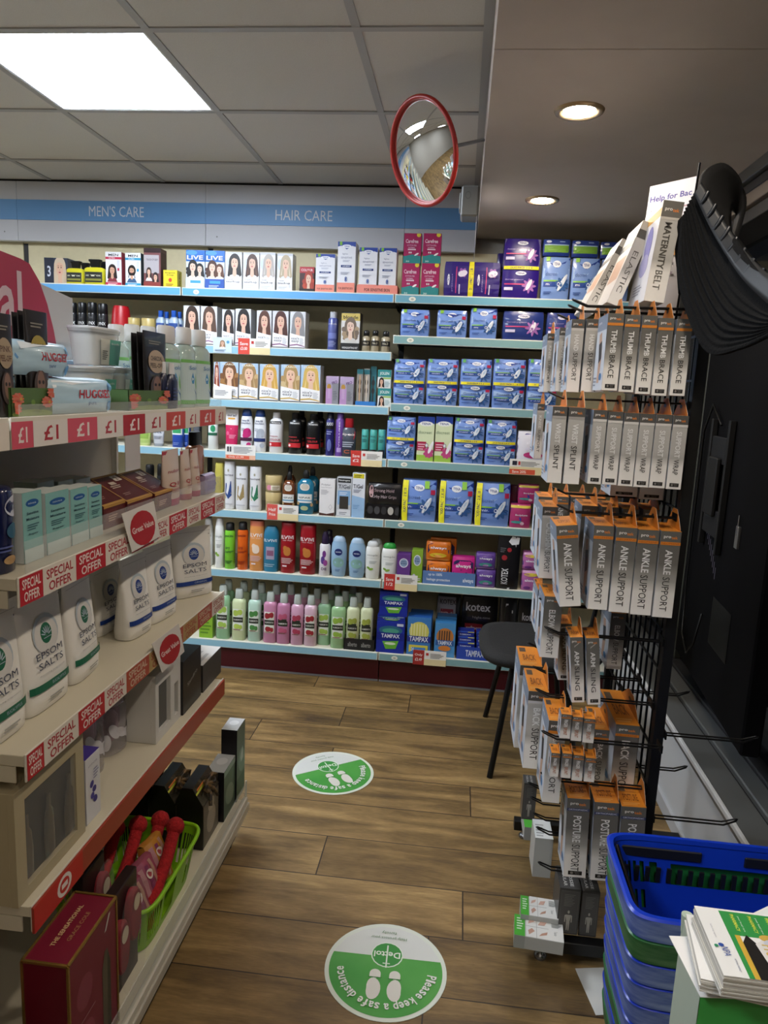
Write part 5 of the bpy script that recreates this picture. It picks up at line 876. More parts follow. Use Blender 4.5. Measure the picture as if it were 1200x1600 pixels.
for r, its in enumerate(([(876, 892, 1117, 1154), (893.5, 909.5, 1120, 1158), (911.5, 929, 1123, 1161)], [(860, 874, 1177, 1214), (877.5, 893, 1178, 1216), (895, 911, 1180, 1220), (914, 930, 1184.5, 1222)])):
    for i, (a, b, t, u) in enumerate(its):
        hang('small FINGER SPLINT carton, %s row, %s' % (('upper', 'lower')[r], ordl(i, len(its))), 'finger_splint_box', 'fin', 'FINGER', 'SPLINT', a, b, t, u, 1.60 if r else 1.612, .045 if r else .04, True, 'd4812c', None, False, 1.0, top='FINGER', group='finger splint cartons', tcol='b8622a')
hang('large dark BACK SUPPORT carton hanging by the near post', 'support_brace_box', 'bk4', 'BACK', 'SUPPORT', 957, 994, 1133, 1246, 1.74, .22, True, 'd4812c', 'NEOPRENE', False, 1.2, top='BACK', group='back support cartons')
hang('dark carton in shadow between the finger splints and the large back support', 'support_brace_box', 'bk5', 'BACK', 'SUPPORT', 924, 948, 1140, 1240, 1.80, .14, True, 'd4812c', None, False, 1.1, top='BACK', group='back support cartons')
for i, (a, b, t, u) in enumerate([(886, 921, 1248, 1371.5), (928, 966, 1254.5, 1377), (970, 1008, 1261, 1384)]):
    hang('dark grey POSTURE SUPPORT carton with blue band, '+ordl(i, 3), 'support_brace_box', 'post', 'POSTURE', 'SUPPORT', a, b, t, u, 1.645, .10, True, '3a4468', 'ORTHOPAEDIC', True, 1.1, lean=-.035, top='POSTURE', group='posture support cartons')
fig = lambda: [R(.08, .05, .92, .95, '6b6966'), R(.1, .06, .9, .94, '585653'), Ln(.25, .62, .75, .9, 8, '77746f'), El(.5, .5, .05, .035, 'b8b2a6'), P('b8b2a6', (.36, .44), (.64, .44), (.58, .3), (.57, .1), (.52, .1), (.5, .26), (.48, .1), (.43, .1), (.42, .3)), R(.32, .28, .37, .43, 'b8b2a6'), R(.63, .28, .68, .43, 'b8b2a6')]
def floorbox(label, xl, xr, yt, yb, Y, d, key, front, base, top=(), rz=0, left=(), name='support_brace_box', lean=0, z=None):
    ym = (yt+yb)/2; a = on(xl, ym, 'y', Y); b = on(xr, ym, 'y', Y); t = on((xl+xr)/2, yt, 'y', Y); bo = on((xl+xr)/2, yb, 'y', Y)
    w, h = q3(b.x-a.x), q3(t.z-bo.z)
    return thing(name, label, 'box', cached((key, w, h, d), lambda: carton(base, front, left=left, top=top)(w, h, d)), ((a.x+b.x)/2, Y+d/2, bo.z if z is None else z), (lean, 0, rz))
TP = [T('TUBULAR', .3, .5, .8, .16, 'c9c6c0', -90), T('GROSSE', .6, .5, .8, .16, 'c9c6c0', -90)]
floorbox('dark grey bandage carton with body figure, leaning at the left of the rack', 817, 837, 1224, 1281, 1.98, .05, 'fg1', fig(), '4c4a48', TP)
floorbox('dark grey bandage carton with body figure, nearest the green and white boxes', 872, 905, 1388, 1460, 1.70, .09, 'fg2', fig(), '4c4a48', TP, lean=0)
floorbox('dark grey bandage carton with body figure, right by the basket stack', 906, 935, 1392, 1464, 1.71, .09, 'fg3', fig(), '4c4a48', TP, lean=0)
GW = [R(0, 0, .22, 1, '4fae3a'), Ln(.05, .3, .18, .9, 5, 'd8ecd0')]
floorbox('white and pale grey bandage carton hanging under the hooks', 834, 862, 1310, 1371, 1.86, .09, 'wb', [R(0, .0, 1, 1, 'b9bab6')], 'c9cac6', [R(0, 0, 1, 1, 'e6e7e4'), Ln(.1, .1, .6, .8, 5, 'a8aaa6')])
floorbox('small white carton with green end panel at the far foot bar', 819, 832, 1293, 1313, 2.08, .10, 'wg0', [R(0, 0, 1, 1, 'b4b6b2')], 'c2c4c0', [R(0, 0, 1, 1, '4fae3a')])
def flat(label, corners, z, t, key):
    """low carton lying on the foot bar: top face corners given"""
    p = [on(x, y, 'z', z) for x, y in corners]; c = sum(p, Vector())/4
    w = ((p[1]-p[0]).length+(p[2]-p[3]).length)/2; d = ((p[3]-p[0]).length+(p[2]-p[1]).length)/2
    a = math.atan2((p[1]-p[0]).y, (p[1]-p[0]).x)
    tp = GW+[R(.24, 0, 1, 1, 'e4e3de'), R(.22, .49, .7, .51, 'a9a9a4'), R(.45, 0, .46, 1, 'a9a9a4'), P('c39a86', (.3, .1), (.42, .3), (.36, .42), (.28, .3)), P('b98f7a', (.5, .1), (.66, .2), (.68, .34), (.56, .24)), P('cfa896', (.28, .6), (.4, .72), (.42, .86), (.3, .76)), P('cfa896', (.48, .6), (.62, .62), (.68, .84), (.54, .8)), Ln(.76, .6, .96, .9, 6, '8a8f8c'), T('Tubular', .84, .3, .2, .06, '4a5a54', -90, 0)]
    o = thing('tubular_bandage_box', label, 'box', carton('b9bab5', [R(0, 0, .22, 1, 'a2a6a0')], top=tp)(w, t, d), (c.x, c.y, z-t), (0, 0, a), 'flat white and green cartons')
flat('flat white and green bandage carton on the foot bar, nearer one', [(803, 1460), (882, 1474), (878, 1440), (804.5, 1428)], .10, .036, 'f1')
flat('flat white and green bandage carton on the foot bar, further one', [(813, 1428), (874, 1438), (869, 1407), (814, 1399)], .115, .05, 'f2')
# hooks
for lab, px, py, y in (('top hook carrying the thumb braces, tip turned up', 906, 478, 1.705), ('hook carrying the hand supports', 893, 486, 1.85), ('small hook tip behind the elbow support carton', 876, 500, 1.98), ('hook carrying the wrist splints', 868, 622, 1.725), ('hook carrying the leaning ankle support, wide double wire', 882, 795, 1.705), ('hook behind it carrying the second row of ankle boxes', 868, 770, 1.89), ('hook ending left of the arm slings', 862, 985, 1.70), ('hook ending beside the elbow support carton', 848, 940, 1.78), ('hook over the upper back support', 828, 1008, 2.06), ('hook over the front back support', 838, 1046, 1.88), ('hook ending in front of the back support tops', 848, 1082, 1.725), ('hook carrying the lower finger splints', 858, 1148, 1.622), ('long hook above the posture supports', 856, 1213, 1.70), ('empty double hook, uppermost of four beside the figure carton', 830, 1227, 1.95), ('empty double hook, second of four beside the figure carton', 834, 1250, 1.90), ('empty double hook, third of four over the white carton', 838, 1275, 1.85), ('empty double hook, lowest of four over the white carton', 843, 1297, 1.80), ('empty hook low beside the posture supports', 846, 1352, 1.76)):
    p = on(px, py, 'y', y); hook(y, p.z, RX-p.x, lab)
for lab, px, py, y in (('long empty hook poking right towards the window, lowest', 1140, 1284, 1.715), ('short empty hook poking right, middle', 1068, 1201, 1.95), ('empty hook poking right below the screen', 1172, 1155, 1.70), ('short dark hook poking right near the ledge', 1072, 1084, 2.1)):
    p = on(px, py, 'y', y); hook(y, p.z, p.x-RX, lab, 1)
# ---- boxes and sign on top of the rack
def top_of_rack():
    GM = GL
    def fn(w, h, d):
        g = G(); g.box(-w/2, w/2, -d/2, d/2, 0, h, GM, .0006)
        g.art(clampF(fmap(w, h, d, 'f')), [R(0, .84, 1, 1, '6a665f'), R(0, .815, 1, .84, 'c8c2b8')]+logo(.91)+[T2('MATERNITY', .45, .56, .46, .34, '4a463f', 1), T2('BELT', .45, .22, .19, .34, '6a665f', 0)])
        g.art(clampF(fmap(w, h, d, 'l')), [R(0, 0, 1, 1, 'e4e2e6'), R(0, .84, 1, .93, 'd4a24a'), El(.6, .6, .2, .2, '8a86c0'), El(.55, .4, .24, .12, 'a9a4cc'), Ln(.2, .1, .7, .22, 4, '9a98a0')])
        return [('carton', g.mesh('carton'))]
    a = on(1003, 480, 'y', 1.71); b = on(1043, 350, 'y', 1.71)
    thing('maternity_belt_box', 'tall carton reading MATERNITY BELT standing on top of the rack', 'box', fn(.044, .215, .16), (.412, 1.79, RT+.006), (0, .10, .0))
    for i in range(2):
        g = G(); w, h, d = .03, .2, .15; g.box(-w/2, w/2, -d/2, d/2, 0, h, GL, .0006)
        g.art(clampF(fmap(w, h, d, 'f')), [T2('ELASTIC', .5, .4, .5, .4, '55524c', 0), R(0, .8, 1, .9, '4a4844')]); g.art(clampF(fmap(w, h, d, 'l')), [R(0, 0, 1, 1, 'd8d0c8'), R(.1, .3, .9, .6, 'c09a80'), R(0, .7, 1, .8, '3a3a40')])
        thing('support_brace_box', ('elastic support carton leaning behind the maternity belt carton', 'second elastic carton leaning furthest left on the rack top')[i], 'box', [('carton', g.mesh('carton'))], (.345-i*.03, 1.90+i*.17, RT+.012), (0, .34+i*.1, 0), 'leaning cartons on the rack top')
    g = G(); w, h = .15, .36
    g.box(-w/2, w/2, -.0015, .0015, 0, h, 'e8e5ea')
    g.art(lambda u, v, o: (-w/2+u*w, -.0015-o, v*h), [T('Help for Bac', .5, .9, .9, .05, '4a3a94'), Ln(.1, .78, .9, .84, 3, 'c9a4a4'), T('Voltarol Back', .5, .73, .84, .03, '6a5aa0', 0), T('Pain Relief', .42, .68, .7, .03, '6a5aa0', 0), R(.1, .62, .4, .64, 'd8843a'), El(.7, .56, .2, .06, 'e0a86a'), Ln(.1, .3, .8, .5, 5, 'c8b8c8')])
    gs = G(); gs.box(w/2+.0005, w/2+.002, -.003, .003, 0, h+.03, '1a1a1c')
    thing('leaflet_sign', 'white poster reading help for back rising behind the rack top', 'sign', [('poster', g.mesh('poster')), ('stand', gs.mesh('stand'))], (.478, 1.98, RT+.02-.05), (0, .06, -1.02))
top_of_rack()
# ---- black back belt hung over the rack top
def belt():
    bf = noisy('belt_fabric', '0a0b0c', '101113', 220, .9, .6); bs = mat('16191d', .5); bf.node_tree.nodes['Principled BSDF'].inputs['Specular IOR Level'].default_value = .15
    n = 30
    def band(g, path, hw, t, m, nz=10, wav=0):
        """path: list of (centre, up vector half-height, normal)"""
        vs = []; L = len(path)
        for i, (c, upv, nn) in enumerate(path):
            for k in range(nz+1):
                s = -1+2*k/nz; vs.append(c+upv*s+nn*(t+wav*(1-s*s)*(.5+.5*math.cos(s*28))))
            for k in range(nz+1):
                s = 1-2*k/nz; vs.append(c+upv*s-nn*(t+wav*(1-s*s)*(.5+.5*math.cos(s*28))))
        r = 2*(nz+1); g.add(vs, [(i*r+k, i*r+(k+1) % r, (i+1)*r+(k+1) % r, (i+1)*r+k) for i in range(L-1) for k in range(r)], m, True)
        g.add(vs[:r], [list(range(r))], m); g.add(vs[-r:], [list(range(r))], m)
    o_ = Vector((0, 0, 0))
    def pt(px, py, y): return on(px, py, 'y', y)
    def ribbon(A, B_, t, m, wav=0, nz=10):
        g = G(); path = []
        for (a, b) in zip(A, B_):
            c = (a+b)/2; upv = (a-b)/2; path.append((c, upv))
        P_ = []
        for i, (c, upv) in enumerate(path):
            d = (path[min(i+1, len(path)-1)][0]-path[max(i-1, 0)][0]).normalized(); P_.append((c, upv, upv.cross(d).normalized()))
        band(g, P_, 0, t, m, nz, wav); return g
    def smooth(pts, k=5):
        out = []; n_ = len(pts)
        for i in range(n_-1):
            p0, p1, p2, p3 = pts[max(i-1, 0)], pts[i], pts[i+1], pts[min(i+2, n_-1)]
            for j in range(k):
                t = j/k; out.append(.5*((2*p1)+(p2-p0)*t+(2*p0-5*p1+4*p2-p3)*t*t+(3*p1-p0-3*p2+p3)*t**3))
        return out+[pts[-1]]
    # wide elastic wrap (front face): upper-left edge A runs down to the right; lower edge B
    A = smooth([pt(1088, 300, 1.62), pt(1112, 352, 1.60), pt(1135, 398, 1.56), pt(1166, 442, 1.50), pt(1202, 478, 1.42), pt(1240, 500, 1.34)])
    B1 = smooth([pt(1066, 350, 1.66), pt(1060, 430, 1.64), pt(1078, 500, 1.60), pt(1108, 552, 1.54), pt(1158, 545, 1.46), pt(1210, 520, 1.36)])
    parts = [('elastic_panel', ribbon(A, B1, .004, bf, .006, 80).mesh('elastic_panel'))]
    # ribbed stay band along the upper edge
    C = smooth([pt(1097, 286, 1.60), pt(1122, 330, 1.58), pt(1150, 372, 1.54), pt(1184, 412, 1.47), pt(1225, 446, 1.38)])
    D = smooth([pt(1086, 305, 1.605), pt(1108, 352, 1.585), pt(1134, 396, 1.545), pt(1166, 440, 1.48), pt(1205, 476, 1.40)])
    parts.append(('stay_band', ribbon(C, D, .008, bs, 0, 4).mesh('stay_band')))
    g = G()
    for i in range(2, len(C)-2, 2): g.tube([C[i]*.95+D[i]*.05-Vector((0, .009, 0)), (C[i]+D[i])/2-Vector((0, .0125, 0)), C[i]*.05+D[i]*.95-Vector((0, .009, 0))], .0042, mat('20242a', .35), 8)
    parts.append(('stay', g.mesh('stay')))
    # the strap folded over the top
    E_ = smooth([pt(1092, 300, 1.60), pt(1100, 268, 1.62), pt(1128, 256, 1.66), pt(1155, 280, 1.70), pt(1163, 318, 1.72), pt(1150, 370, 1.70)])
    F_ = smooth([pt(1150, 390, 1.58), pt(1140, 360, 1.62), pt(1140, 330, 1.68), pt(1146, 330, 1.74), pt(1150, 350, 1.76), pt(1140, 400, 1.72)])
    parts.append(('strap', ribbon(E_, F_, .005, mat('0b0b0c', .9), 0, 6).mesh('strap')))
    G2 = smooth([pt(1150, 372, 1.53), pt(1180, 412, 1.47), pt(1240, 470, 1.36)]); H2 = smooth([pt(1130, 480, 1.56), pt(1172, 500, 1.48), pt(1220, 540, 1.36)])
    parts.append(('side_panel', ribbon(G2, H2, .007, bf, 0, 6).mesh('side_panel')))
    J = smooth([pt(1083, 322, 1.70), pt(1072, 380, 1.72), pt(1068, 440, 1.70)]); K = smooth([pt(1062, 345, 1.70), pt(1056, 400, 1.72), pt(1062, 460, 1.70)])
    parts.append(('back_panel', ribbon(J, K, .006, bf, 0, 4).mesh('back_panel')))
    thing('back_support_belt', 'large black elastic back belt with ribbed panel hung at the top of the rack', 'support belt', parts)
belt()
# ================================================================== SCREEN IN THE WINDOW
def screen():
    m = mat('08080b', .75); m2 = mat('17181c', .6, .2); m.node_tree.nodes['Principled BSDF'].inputs['Specular IOR Level'].default_value = .12
    a = gm('housing', lambda g: (g.box(-.028, .028, -.45, .45, 0, 1.36, m, .006), g.art(lambda u, v, o: (-.028-o, .45-u*.9, v*1.36), [R(.47-.022*i, .30+.012*i, .478-.022*i, .33+.012*i, '5a5668') for i in range(10)]+[R(.5, .14, .74, .26, '08080a')])))
    b = gm('mount_plate', lambda g: [g.box(-.044, -.030, .02, .20, z0, z0+.09, m2, .002) for z0 in (.55, .80)]+[g.box(-.06, -.044, .05, .16, .62, .82, mat('0a0a0b', .6), .004), g.box(-.05, -.03, -.02, .0, .5, .95, mat('0d0d0e', .5), .002), g.box(-.05, -.03, .2, .22, .5, .95, mat('0d0d0e', .5), .002)])
    c = gm('cable', lambda g: g.tube([(-.034, .10, .26), (-.06, .06, .16), (-.055, .16, .09), (-.045, .30, .12), (-.04, .345, .30), (-.04, .35, .9), (-.045, .24, 1.0), (-.04, .12, .93)], .004, mat('050505', .4)))
    d = gm('bracket_clip', lambda g: (g.box(-.036, -.028, -.20, -.17, .56, .63, mat('9a9a9c', .3, .8), .001), g.tube([(-.034, -.185, .6), (-.034, -.185, .665)], .003, mat('b0b0b2', .2, .9))))
    thing('display_screen', 'back of a large black screen facing out of the window', 'screen', [a, b, c, d], (.925, 2.47, .452), (0, 0, -.081))
screen()
# ================================================================== GONDOLA ON THE LEFT
GF, Y0, Y1 = -.68, 1.028, 2.032
GZ = [1.380, 1.128, .826, .546]
def ybounds(xs, y, X): return [on(x, y, 'x', X).y for x in xs]
def gon(ya, yb, near):
    root = link('gondola_bay', None); root.location = (0, 0, 0)
    props(root, 'cream shop gondola bay with red and white offer strips' if near else 'next gondola bay nearer the viewer, only its shelf ends in frame', 'gondola')
    def pt(name, fn, par=root):
        g = G(); fn(g); return link(name, g.mesh(name), par)
    gp = mat('b9b2a4', .5)
    pt('back_panel', lambda g: g.box(-1.035, -1.02, ya+.003, yb-.003, .12, 1.395, gp))
    for y in (ya+.0035, yb-.0155): pt('upright', lambda g: g.box(-1.05, -1.005, y, y+.012, .0, 1.41, mat('d8d2c4', .5), .001))
    crm = mat('d9d1bb', .45)
    for i, z in enumerate(GZ):
        if not near and i > 0: continue
        def brd(g):
            g.box(-1.015, GF-.004, ya+.002, yb-.002, z-.02, z, crm, .001)
            for y in (ya+.002, yb-.005): g.box(-1.01, GF-.02, y, y+.003, z-.05, z-.021, crm)
        s = pt('shelf', brd)
        def rail(g):
            g.box(GF-.0035, GF+.0, ya+.001, yb+.004, z-.047, z+.003, mat('e4ded0', .4), .001)
            if i == 3:
                g.box(GF-.001, GF+.004, ya, yb+.002, z-.05, z-.0, mat('a33a26', .35), .001); g.art(lambda u, v, o: (GF+.0042+o, ya+u*(yb-ya), z-.05+v*.05), [R(0, 0, .16, 1, 'c5241f'), El(.095, .5, .024, .42, 'efe6e0'), El(.095, .5, .016, .28, 'c5241f'), R(.085, .4, .105, .6, 'efe6e0')])
                return
            F = lambda y, v, o: (GF+.0004+o, y, z-.046+v*(.042 if i == 0 else .047))
            if i == 0:
                xs = [-42, 0, 51, 105, 151.5, 192, 226.5, 259.5, 289.5, 312, 336, 357]; bs = ybounds(xs, 660, GF) if near else [ya+(yb-ya)*k/9 for k in range(10)]
                bs = [b for b in bs]; bs[-1] = yb+.004; cs = ['e9e2dc', 'd9566a', 'e9e2dc', 'd9566a', 'e9e2dc', 'b3202c', 'e9e2dc', 'd04a3e', 'e6dcd0', 'd04a3e', 'e6d8c8']
                if near: bs = [max(b, ya) for b in bs]
                for k in range(len(bs)-1):
                    if bs[k+1]-bs[k] < .01: continue
                    c = cs[k % len(cs)]; w = bs[k+1]-bs[k]; m = (bs[k]+bs[k+1])/2
                    g.art(F, [R(bs[k], 0, bs[k+1]-.0006, 1, c), T('£1', m, .5, w*.42, .6, 'f0e4e0' if c[0] in 'dbc' and c[1] not in '' and c not in ('e9e2dc', 'e6dcd0', 'e6d8c8') else 'b3323c')])
            else:
                xs = {1: [11, 67, 118.7, 164.7, 205, 240, 264, 292, 313.5, 335.6, 351], 2: [14, 68, 122, 163, 197, 232.7, 262, 286, 308.7, 331, 351]}[i]
                yy = {1: 900, 2: 1080}[i]; bs = []
                for x in xs: bs.append(on(x, (957-(x-11)*.47-15) if i == 1 else (1229-(x-20)*.87-20), 'x', GF).y)
                bs[0] = ya+.004; bs[-1] = yb+.003
                for k in range(10):
                    red = k % 2 == 0; tan = i == 2 and k > 3
                    bg = ('b4503a' if tan else 'c0202c') if red else ('b89a64' if tan and k < 8 else 'e6ddd0'); fg = ('d8c0a4' if tan else 'efe2da') if red else ('a8442e' if tan else 'b3303a')
                    w = bs[k+1]-bs[k]; m = (bs[k]+bs[k+1])/2
                    g.art(F, [R(bs[k], 0, bs[k+1]-.0005, 1, bg), T('SPECIAL', m, .72, w*.8, .36, fg), T('OFFER', m, .27, w*.68, .36, fg)])
        pt('ticket_rail', rail, s)
        if i in (0, 1): pt('clear_fence', lambda g: g.box(GF-.0062, GF-.0045, ya+.03, yb-.02, z+.001, z+(.022 if i == 0 else .055), acrylic(a=.14)), s)
    def base(g):
        g.box(-1.015, -.612, ya+.002, yb-.002, .13, .148, crm, .001); g.box(-.612, -.598, ya+.001, yb+.004, .098, .158, mat('d9d4c6', .35, .1), .003); g.box(-.598, -.592, ya+.001, yb+.004, .118, .140, mat('c9c4b6', .3, .2), .002)
    bt = pt('base_tray', base)
    pt('glass_fence', lambda g: (g.box(-.606, -.603, ya+.01, yb-.0, .158, .205, acrylic('eef4f2', .2)), g.box(-.607, -.602, yb-.001, yb+.006, .12, .212, acrylic('eef4f2', .5))), bt)
    pt('kick_board', lambda g: g.box(-.645, -.632, ya+.003, yb-.01, .02, .129, mat('17120f', .5)))
    pt('foot', lambda g: [g.loft([(0, .012, .012), (.02, .01, .01)], mat('1a1a1a', .5), 12, M=Matrix.Translation((-.65, y, 0))) for y in (ya+.06, yb-.035)])
gon(Y0, Y1, True); gon(.02, Y0-.009, False)
def GL_(z, Xf, name, label, cat, key, fn, xl, xr, yt, d, group=None, h=None, rz=0, lean=0, W=None):
    """thing on the gondola facing the aisle (+x); xl..xr pixel span of its front at mid height"""
    hh = h or .1; ym = yt
    for _ in range(5):
        ys = [on(x, ym, 'x', Xf) for x in (xl, xr)]; m = (ys[0].y+ys[1].y)/2
        ym = pj((Xf, m, z+hh/2))[1]
        if not h:
            tp = on((xl+xr)/2, yt, 'x', Xf); hh = max(.01, tp.z-z)
    w, hh = q3(W or abs(ys[1].y-ys[0].y)), q3(hh)
    return thing(name, label, cat, cached((key, w, hh, d), lambda: fn(w, hh, d)), (Xf-d/2, m, z+.0008), (lean, 0, math.pi/2+rz), group), z+.0008+hh
z1, z2, z3, z4 = GZ
# -- pound shelf
def sachet(dark, lab, ltxt, tc):
    return lambda w, h, d: [gm('pouch', lambda g: (g.loft([(0, w*.36, d*.5), (.1*h, w*.42, d*.5), (.6*h, w*.48, d*.4), (.9*h, w*.5, .002), (h, w*.5, .0014)], mat(dark, .3, coat=.3), 20, 3),
        g.art(lambda u, v, o: (-w/2+u*w, -d*.5*(1 if v < .1 else max(.08, 1-.28*(v-.1)/.5 if v < .6 else .8-.72*(v-.6)/.3))-.0012-o, v*h), [El(.5, .62, .36, .15, lab), T(ltxt, .5, .66, .5, .06, tc), T('PEEL-OFF', .5, .57, .55, .06, tc), El(.5, .28, .3, .16, '4a3c38'), El(.5, .3, .17, .13, '8a6a5c'), El(.42, .32, .05, .02, '1a1412'), El(.58, .32, .05, .02, '1a1412'), Ln(.2, .84, .8, .9, 2, '8a8478')])))]
ftray = lambda w, h, d: tray('4a6a34', [R(0, 0, 1, 1, '54703c'), El(.5, .08, .5, .16, '8aa04a')]+[El(cx+.07*math.cos(math.radians(a)), cy+.13*math.sin(math.radians(a)), .085, .05, ['d8604a', 'cf7a62'][a//36 % 2], rot=a) for cx, cy in ((.14, .62), (.84, .5), (.97, .85), (.02, .3)) for a in range(0, 360, 36)]+[El(.14, .62, .03, .05, 'c9a83a'), El(.84, .5, .03, .05, 'c9a83a'), El(.42, .5, .05, .1, '6f9040'), El(.6, .3, .06, .08, '3f5a2c')], '')(w, h, d)
for gi, (a, b, yt, X, lab, nm, tc) in enumerate(((44, 80, 487, -.715, 'a9963a', 'GOLD', '5a4a1c'), (227, 262, 520, -.715, 'b9a48c', 'CHARCOAL', '2a2018'))):
    for k in range(3):
        GL_(z1, X-.004-.016*k, 'face_mask_sachet', 'dark face mask sachet, %s group, %s' % (('gold label', 'charcoal label')[gi], ('front one', 'one behind the front', 'rearmost')[k]), 'sachet', 'sac%d' % gi, sachet('25211f', lab, nm, tc), a-k*9, b-k*9, yt+k*2, .011, 'face mask sachets', lean=0)
    GL_(z1, X+.006, 'display_tray', 'green floral card tray holding the %s mask sachets' % ('gold', 'charcoal')[gi], 'tray', 'ft%d' % gi, ftray, a-26, b+1, 607 if gi == 0 else 611, .058)
GL_(z1, -.715, 'face_mask_sachet', 'dark face mask sachet at the very left edge of the pound shelf', 'sachet', 'sac3', sachet('25211f', 'a9957a', 'PINK', '5a3a2c'), -6, 25, 490, .012, 'face mask sachets')
wipe = lambda big: softpack('b9d8ea', [T('HUGGIES', .68, .58, .5, .26, 'c8283a'), T('pure', .62, .28, .12, .12, '4a6a9c', 0, 0), P('6fa4d4', (.0, 0), (.1, .5), (.0, 1)), El(.93, .2, .05, .16, '5a9ad0'), El(.95, .8, .05, .14, '7ab4de'), P('e8f0f6', (.12, .75), (.5, .9), (.9, .95), (.12, .97))], .006, rough=.35)
o, zt = GL_(z1, -.715, 'baby_wipes_pack', 'light blue pack of baby wipes at the bottom of the wipes pile', 'wipes', 'wip', wipe(1), 66, 178, 594, .09, 'packs of baby wipes')
GL_(z1, -.72, 'baby_wipes_pack', 'light blue pack of baby wipes lying on top of the other', 'wipes', 'wip2', wipe(0), 20, 112, 549, .085, 'packs of baby wipes', h=.055)[0].location.z = zt+.005
GL_(z1, -.885, 'baby_wipes_pack', 'pale blue and white pack set back behind the wipes', 'wipes', 'wip3', softpack('a9cbe4', [R(0, .8, .6, .92, 'd8604a'), P('e6eef4', (.1, .1), (.4, .5), (.9, .6), (.9, .2))], .006), 112, 152, 566, .08, 'packs of baby wipes')
def budtub(w, h, d):
    g = G(); g.loft([(0, w*.40, d*.4), (h*.86, w*.47, d*.47)], acrylic('f2f5f5', .4), 24, 3.6); g.loft([(.002, w*.37, d*.37), (h*.8, w*.43, d*.43)], noisy('cotton_white', 'cfcfca', 'efefea', 180, .9, 1.0), 24, 3.6)
    g.art(clampF(lambda u, v, o: ((2*u-1)*w*(.40+.07*v), -d*(.4+.07*v)-.0008-o, v*h*.86)), [R(.22, .04, .9, .82, 'e2e2d6'), R(.52, .04, .9, .82, '5fae98'), Ln(.27, .2, .46, .5, 5, '5a5a52'), T('buds', .7, .7, .26, .06, 'e8f0ec', 0, 0)])
    b = G()
    for i in range(26): a = i*2.4; r = (i/26)**.5*.8; b.loft([(h*.84, .003, .003), (h*.9, .004, .004)], 'f0efe8', 6, 2, M=Matrix.Translation((w*.4*r*math.cos(a), d*.4*r*math.sin(a), 0)))
    l = G(); l.loft([(h*.93, w*.5, d*.5), (h*.99, w*.5, d*.5), (h, w*.47, d*.47)], mat('f2f5f5', .2, 0, .3), 24, 3.6); l.loft([(h*.86, w*.48, d*.48), (h*.93, w*.49, d*.49)], mat('eef1f1', .2, 0, .3), 24, 3.6)
    return [('tub', g.mesh('tub')), ('lid', l.mesh('lid')), ('cotton_buds', b.mesh('cotton_buds'))]
o, zt = GL_(z1, -.80, 'cotton_bud_tub', 'square clear tub of cotton buds, lower left one', 'tub', 'bud', budtub, 138, 190, 574, .08, 'cotton bud tubs')
GL_(z1, -.80, 'cotton_bud_tub', 'square clear tub of cotton buds, lower right one', 'tub', 'bud', budtub, 192, 216, 575, .08, 'cotton bud tubs')
o, _ = GL_(z1, -.80, 'cotton_bud_tub', 'square clear tub of cotton buds standing on top of the others', 'tub', 'bud2', budtub, 148, 198, 506, .075, 'cotton bud tubs', h=.083)
o.location.z = zt+.002
mic = vessel([(0, .95, .95), (.01, 1, 1), (.7, 1, 1), (.76, .8, .8), (.79, .5, .5)], 'cfe4dc', [(.79, .62, .62), (.8, .66, .66), (.98, .64, .64), (1, .58, .58)], 'e6e4e2', [R(0, .56, 1, .6, '7fc46a'), R(0, .04, 1, .09, '5fb84a'), R(0, .09, 1, .56, 'cfe2e4'), P('3f8fc4', (.45, .44), (.38, .36), (.42, .3), (.5, .3), (.53, .36)), P('7fbf6a', (.6, .44), (.66, .34), (.72, .26), (.62, .22), (.56, .32)), P('3a74b8', (.5, .24), (.66, .18), (.7, .1), (.62, .16)), T('Solo', .5, .5, .4, .05, '4a86c0', 0, 0)], p=2.2, trans=.25, rough=.08)
RUNG = [(262, 289, 511), (292, 312, 513), (314, 334, 517)]
for i, (a, b, t) in enumerate(RUNG): GL_(z1, -.72, 'micellar_water_bottle', 'tall clear toner bottle with blue drop at shelf end, '+ordl(i, 3), 'bottle', 'mic', mic, a, b, t, .055, 'clear toner bottles')
for i, (a, b, t) in enumerate([(188, 208, 508), (212, 232, 509), (236, 256, 511)]): GL_(z1, -.86, 'micellar_water_bottle', 'toner bottle in the back row, only cap showing, '+ordl(i, 3), 'bottle', 'mic', mic, a, b, t, .055, 'clear toner bottles')
nav = vessel([(0, .9, .9), (.02, 1, 1), (.6, 1, 1), (.74, .62, .62), (.76, .5, .5)], '1d2340', [(.76, .5, .5), (1, .4, .4)], 'e6e6e8', [Ln(.3, .2, .7, .5, 4, '4a5280')], p=2)
GL_(z1, -.70, 'roll_on_bottle', 'small navy bottle with white cap in front of the clear bottles', 'bottle', 'nav', nav, 267, 282, 568, .022)
GL_(z1, -.71, 'roll_on_bottle', 'second small navy bottle, half hidden at the sachet tray', 'bottle', 'nav', nav, 256, 267, 566, .02)
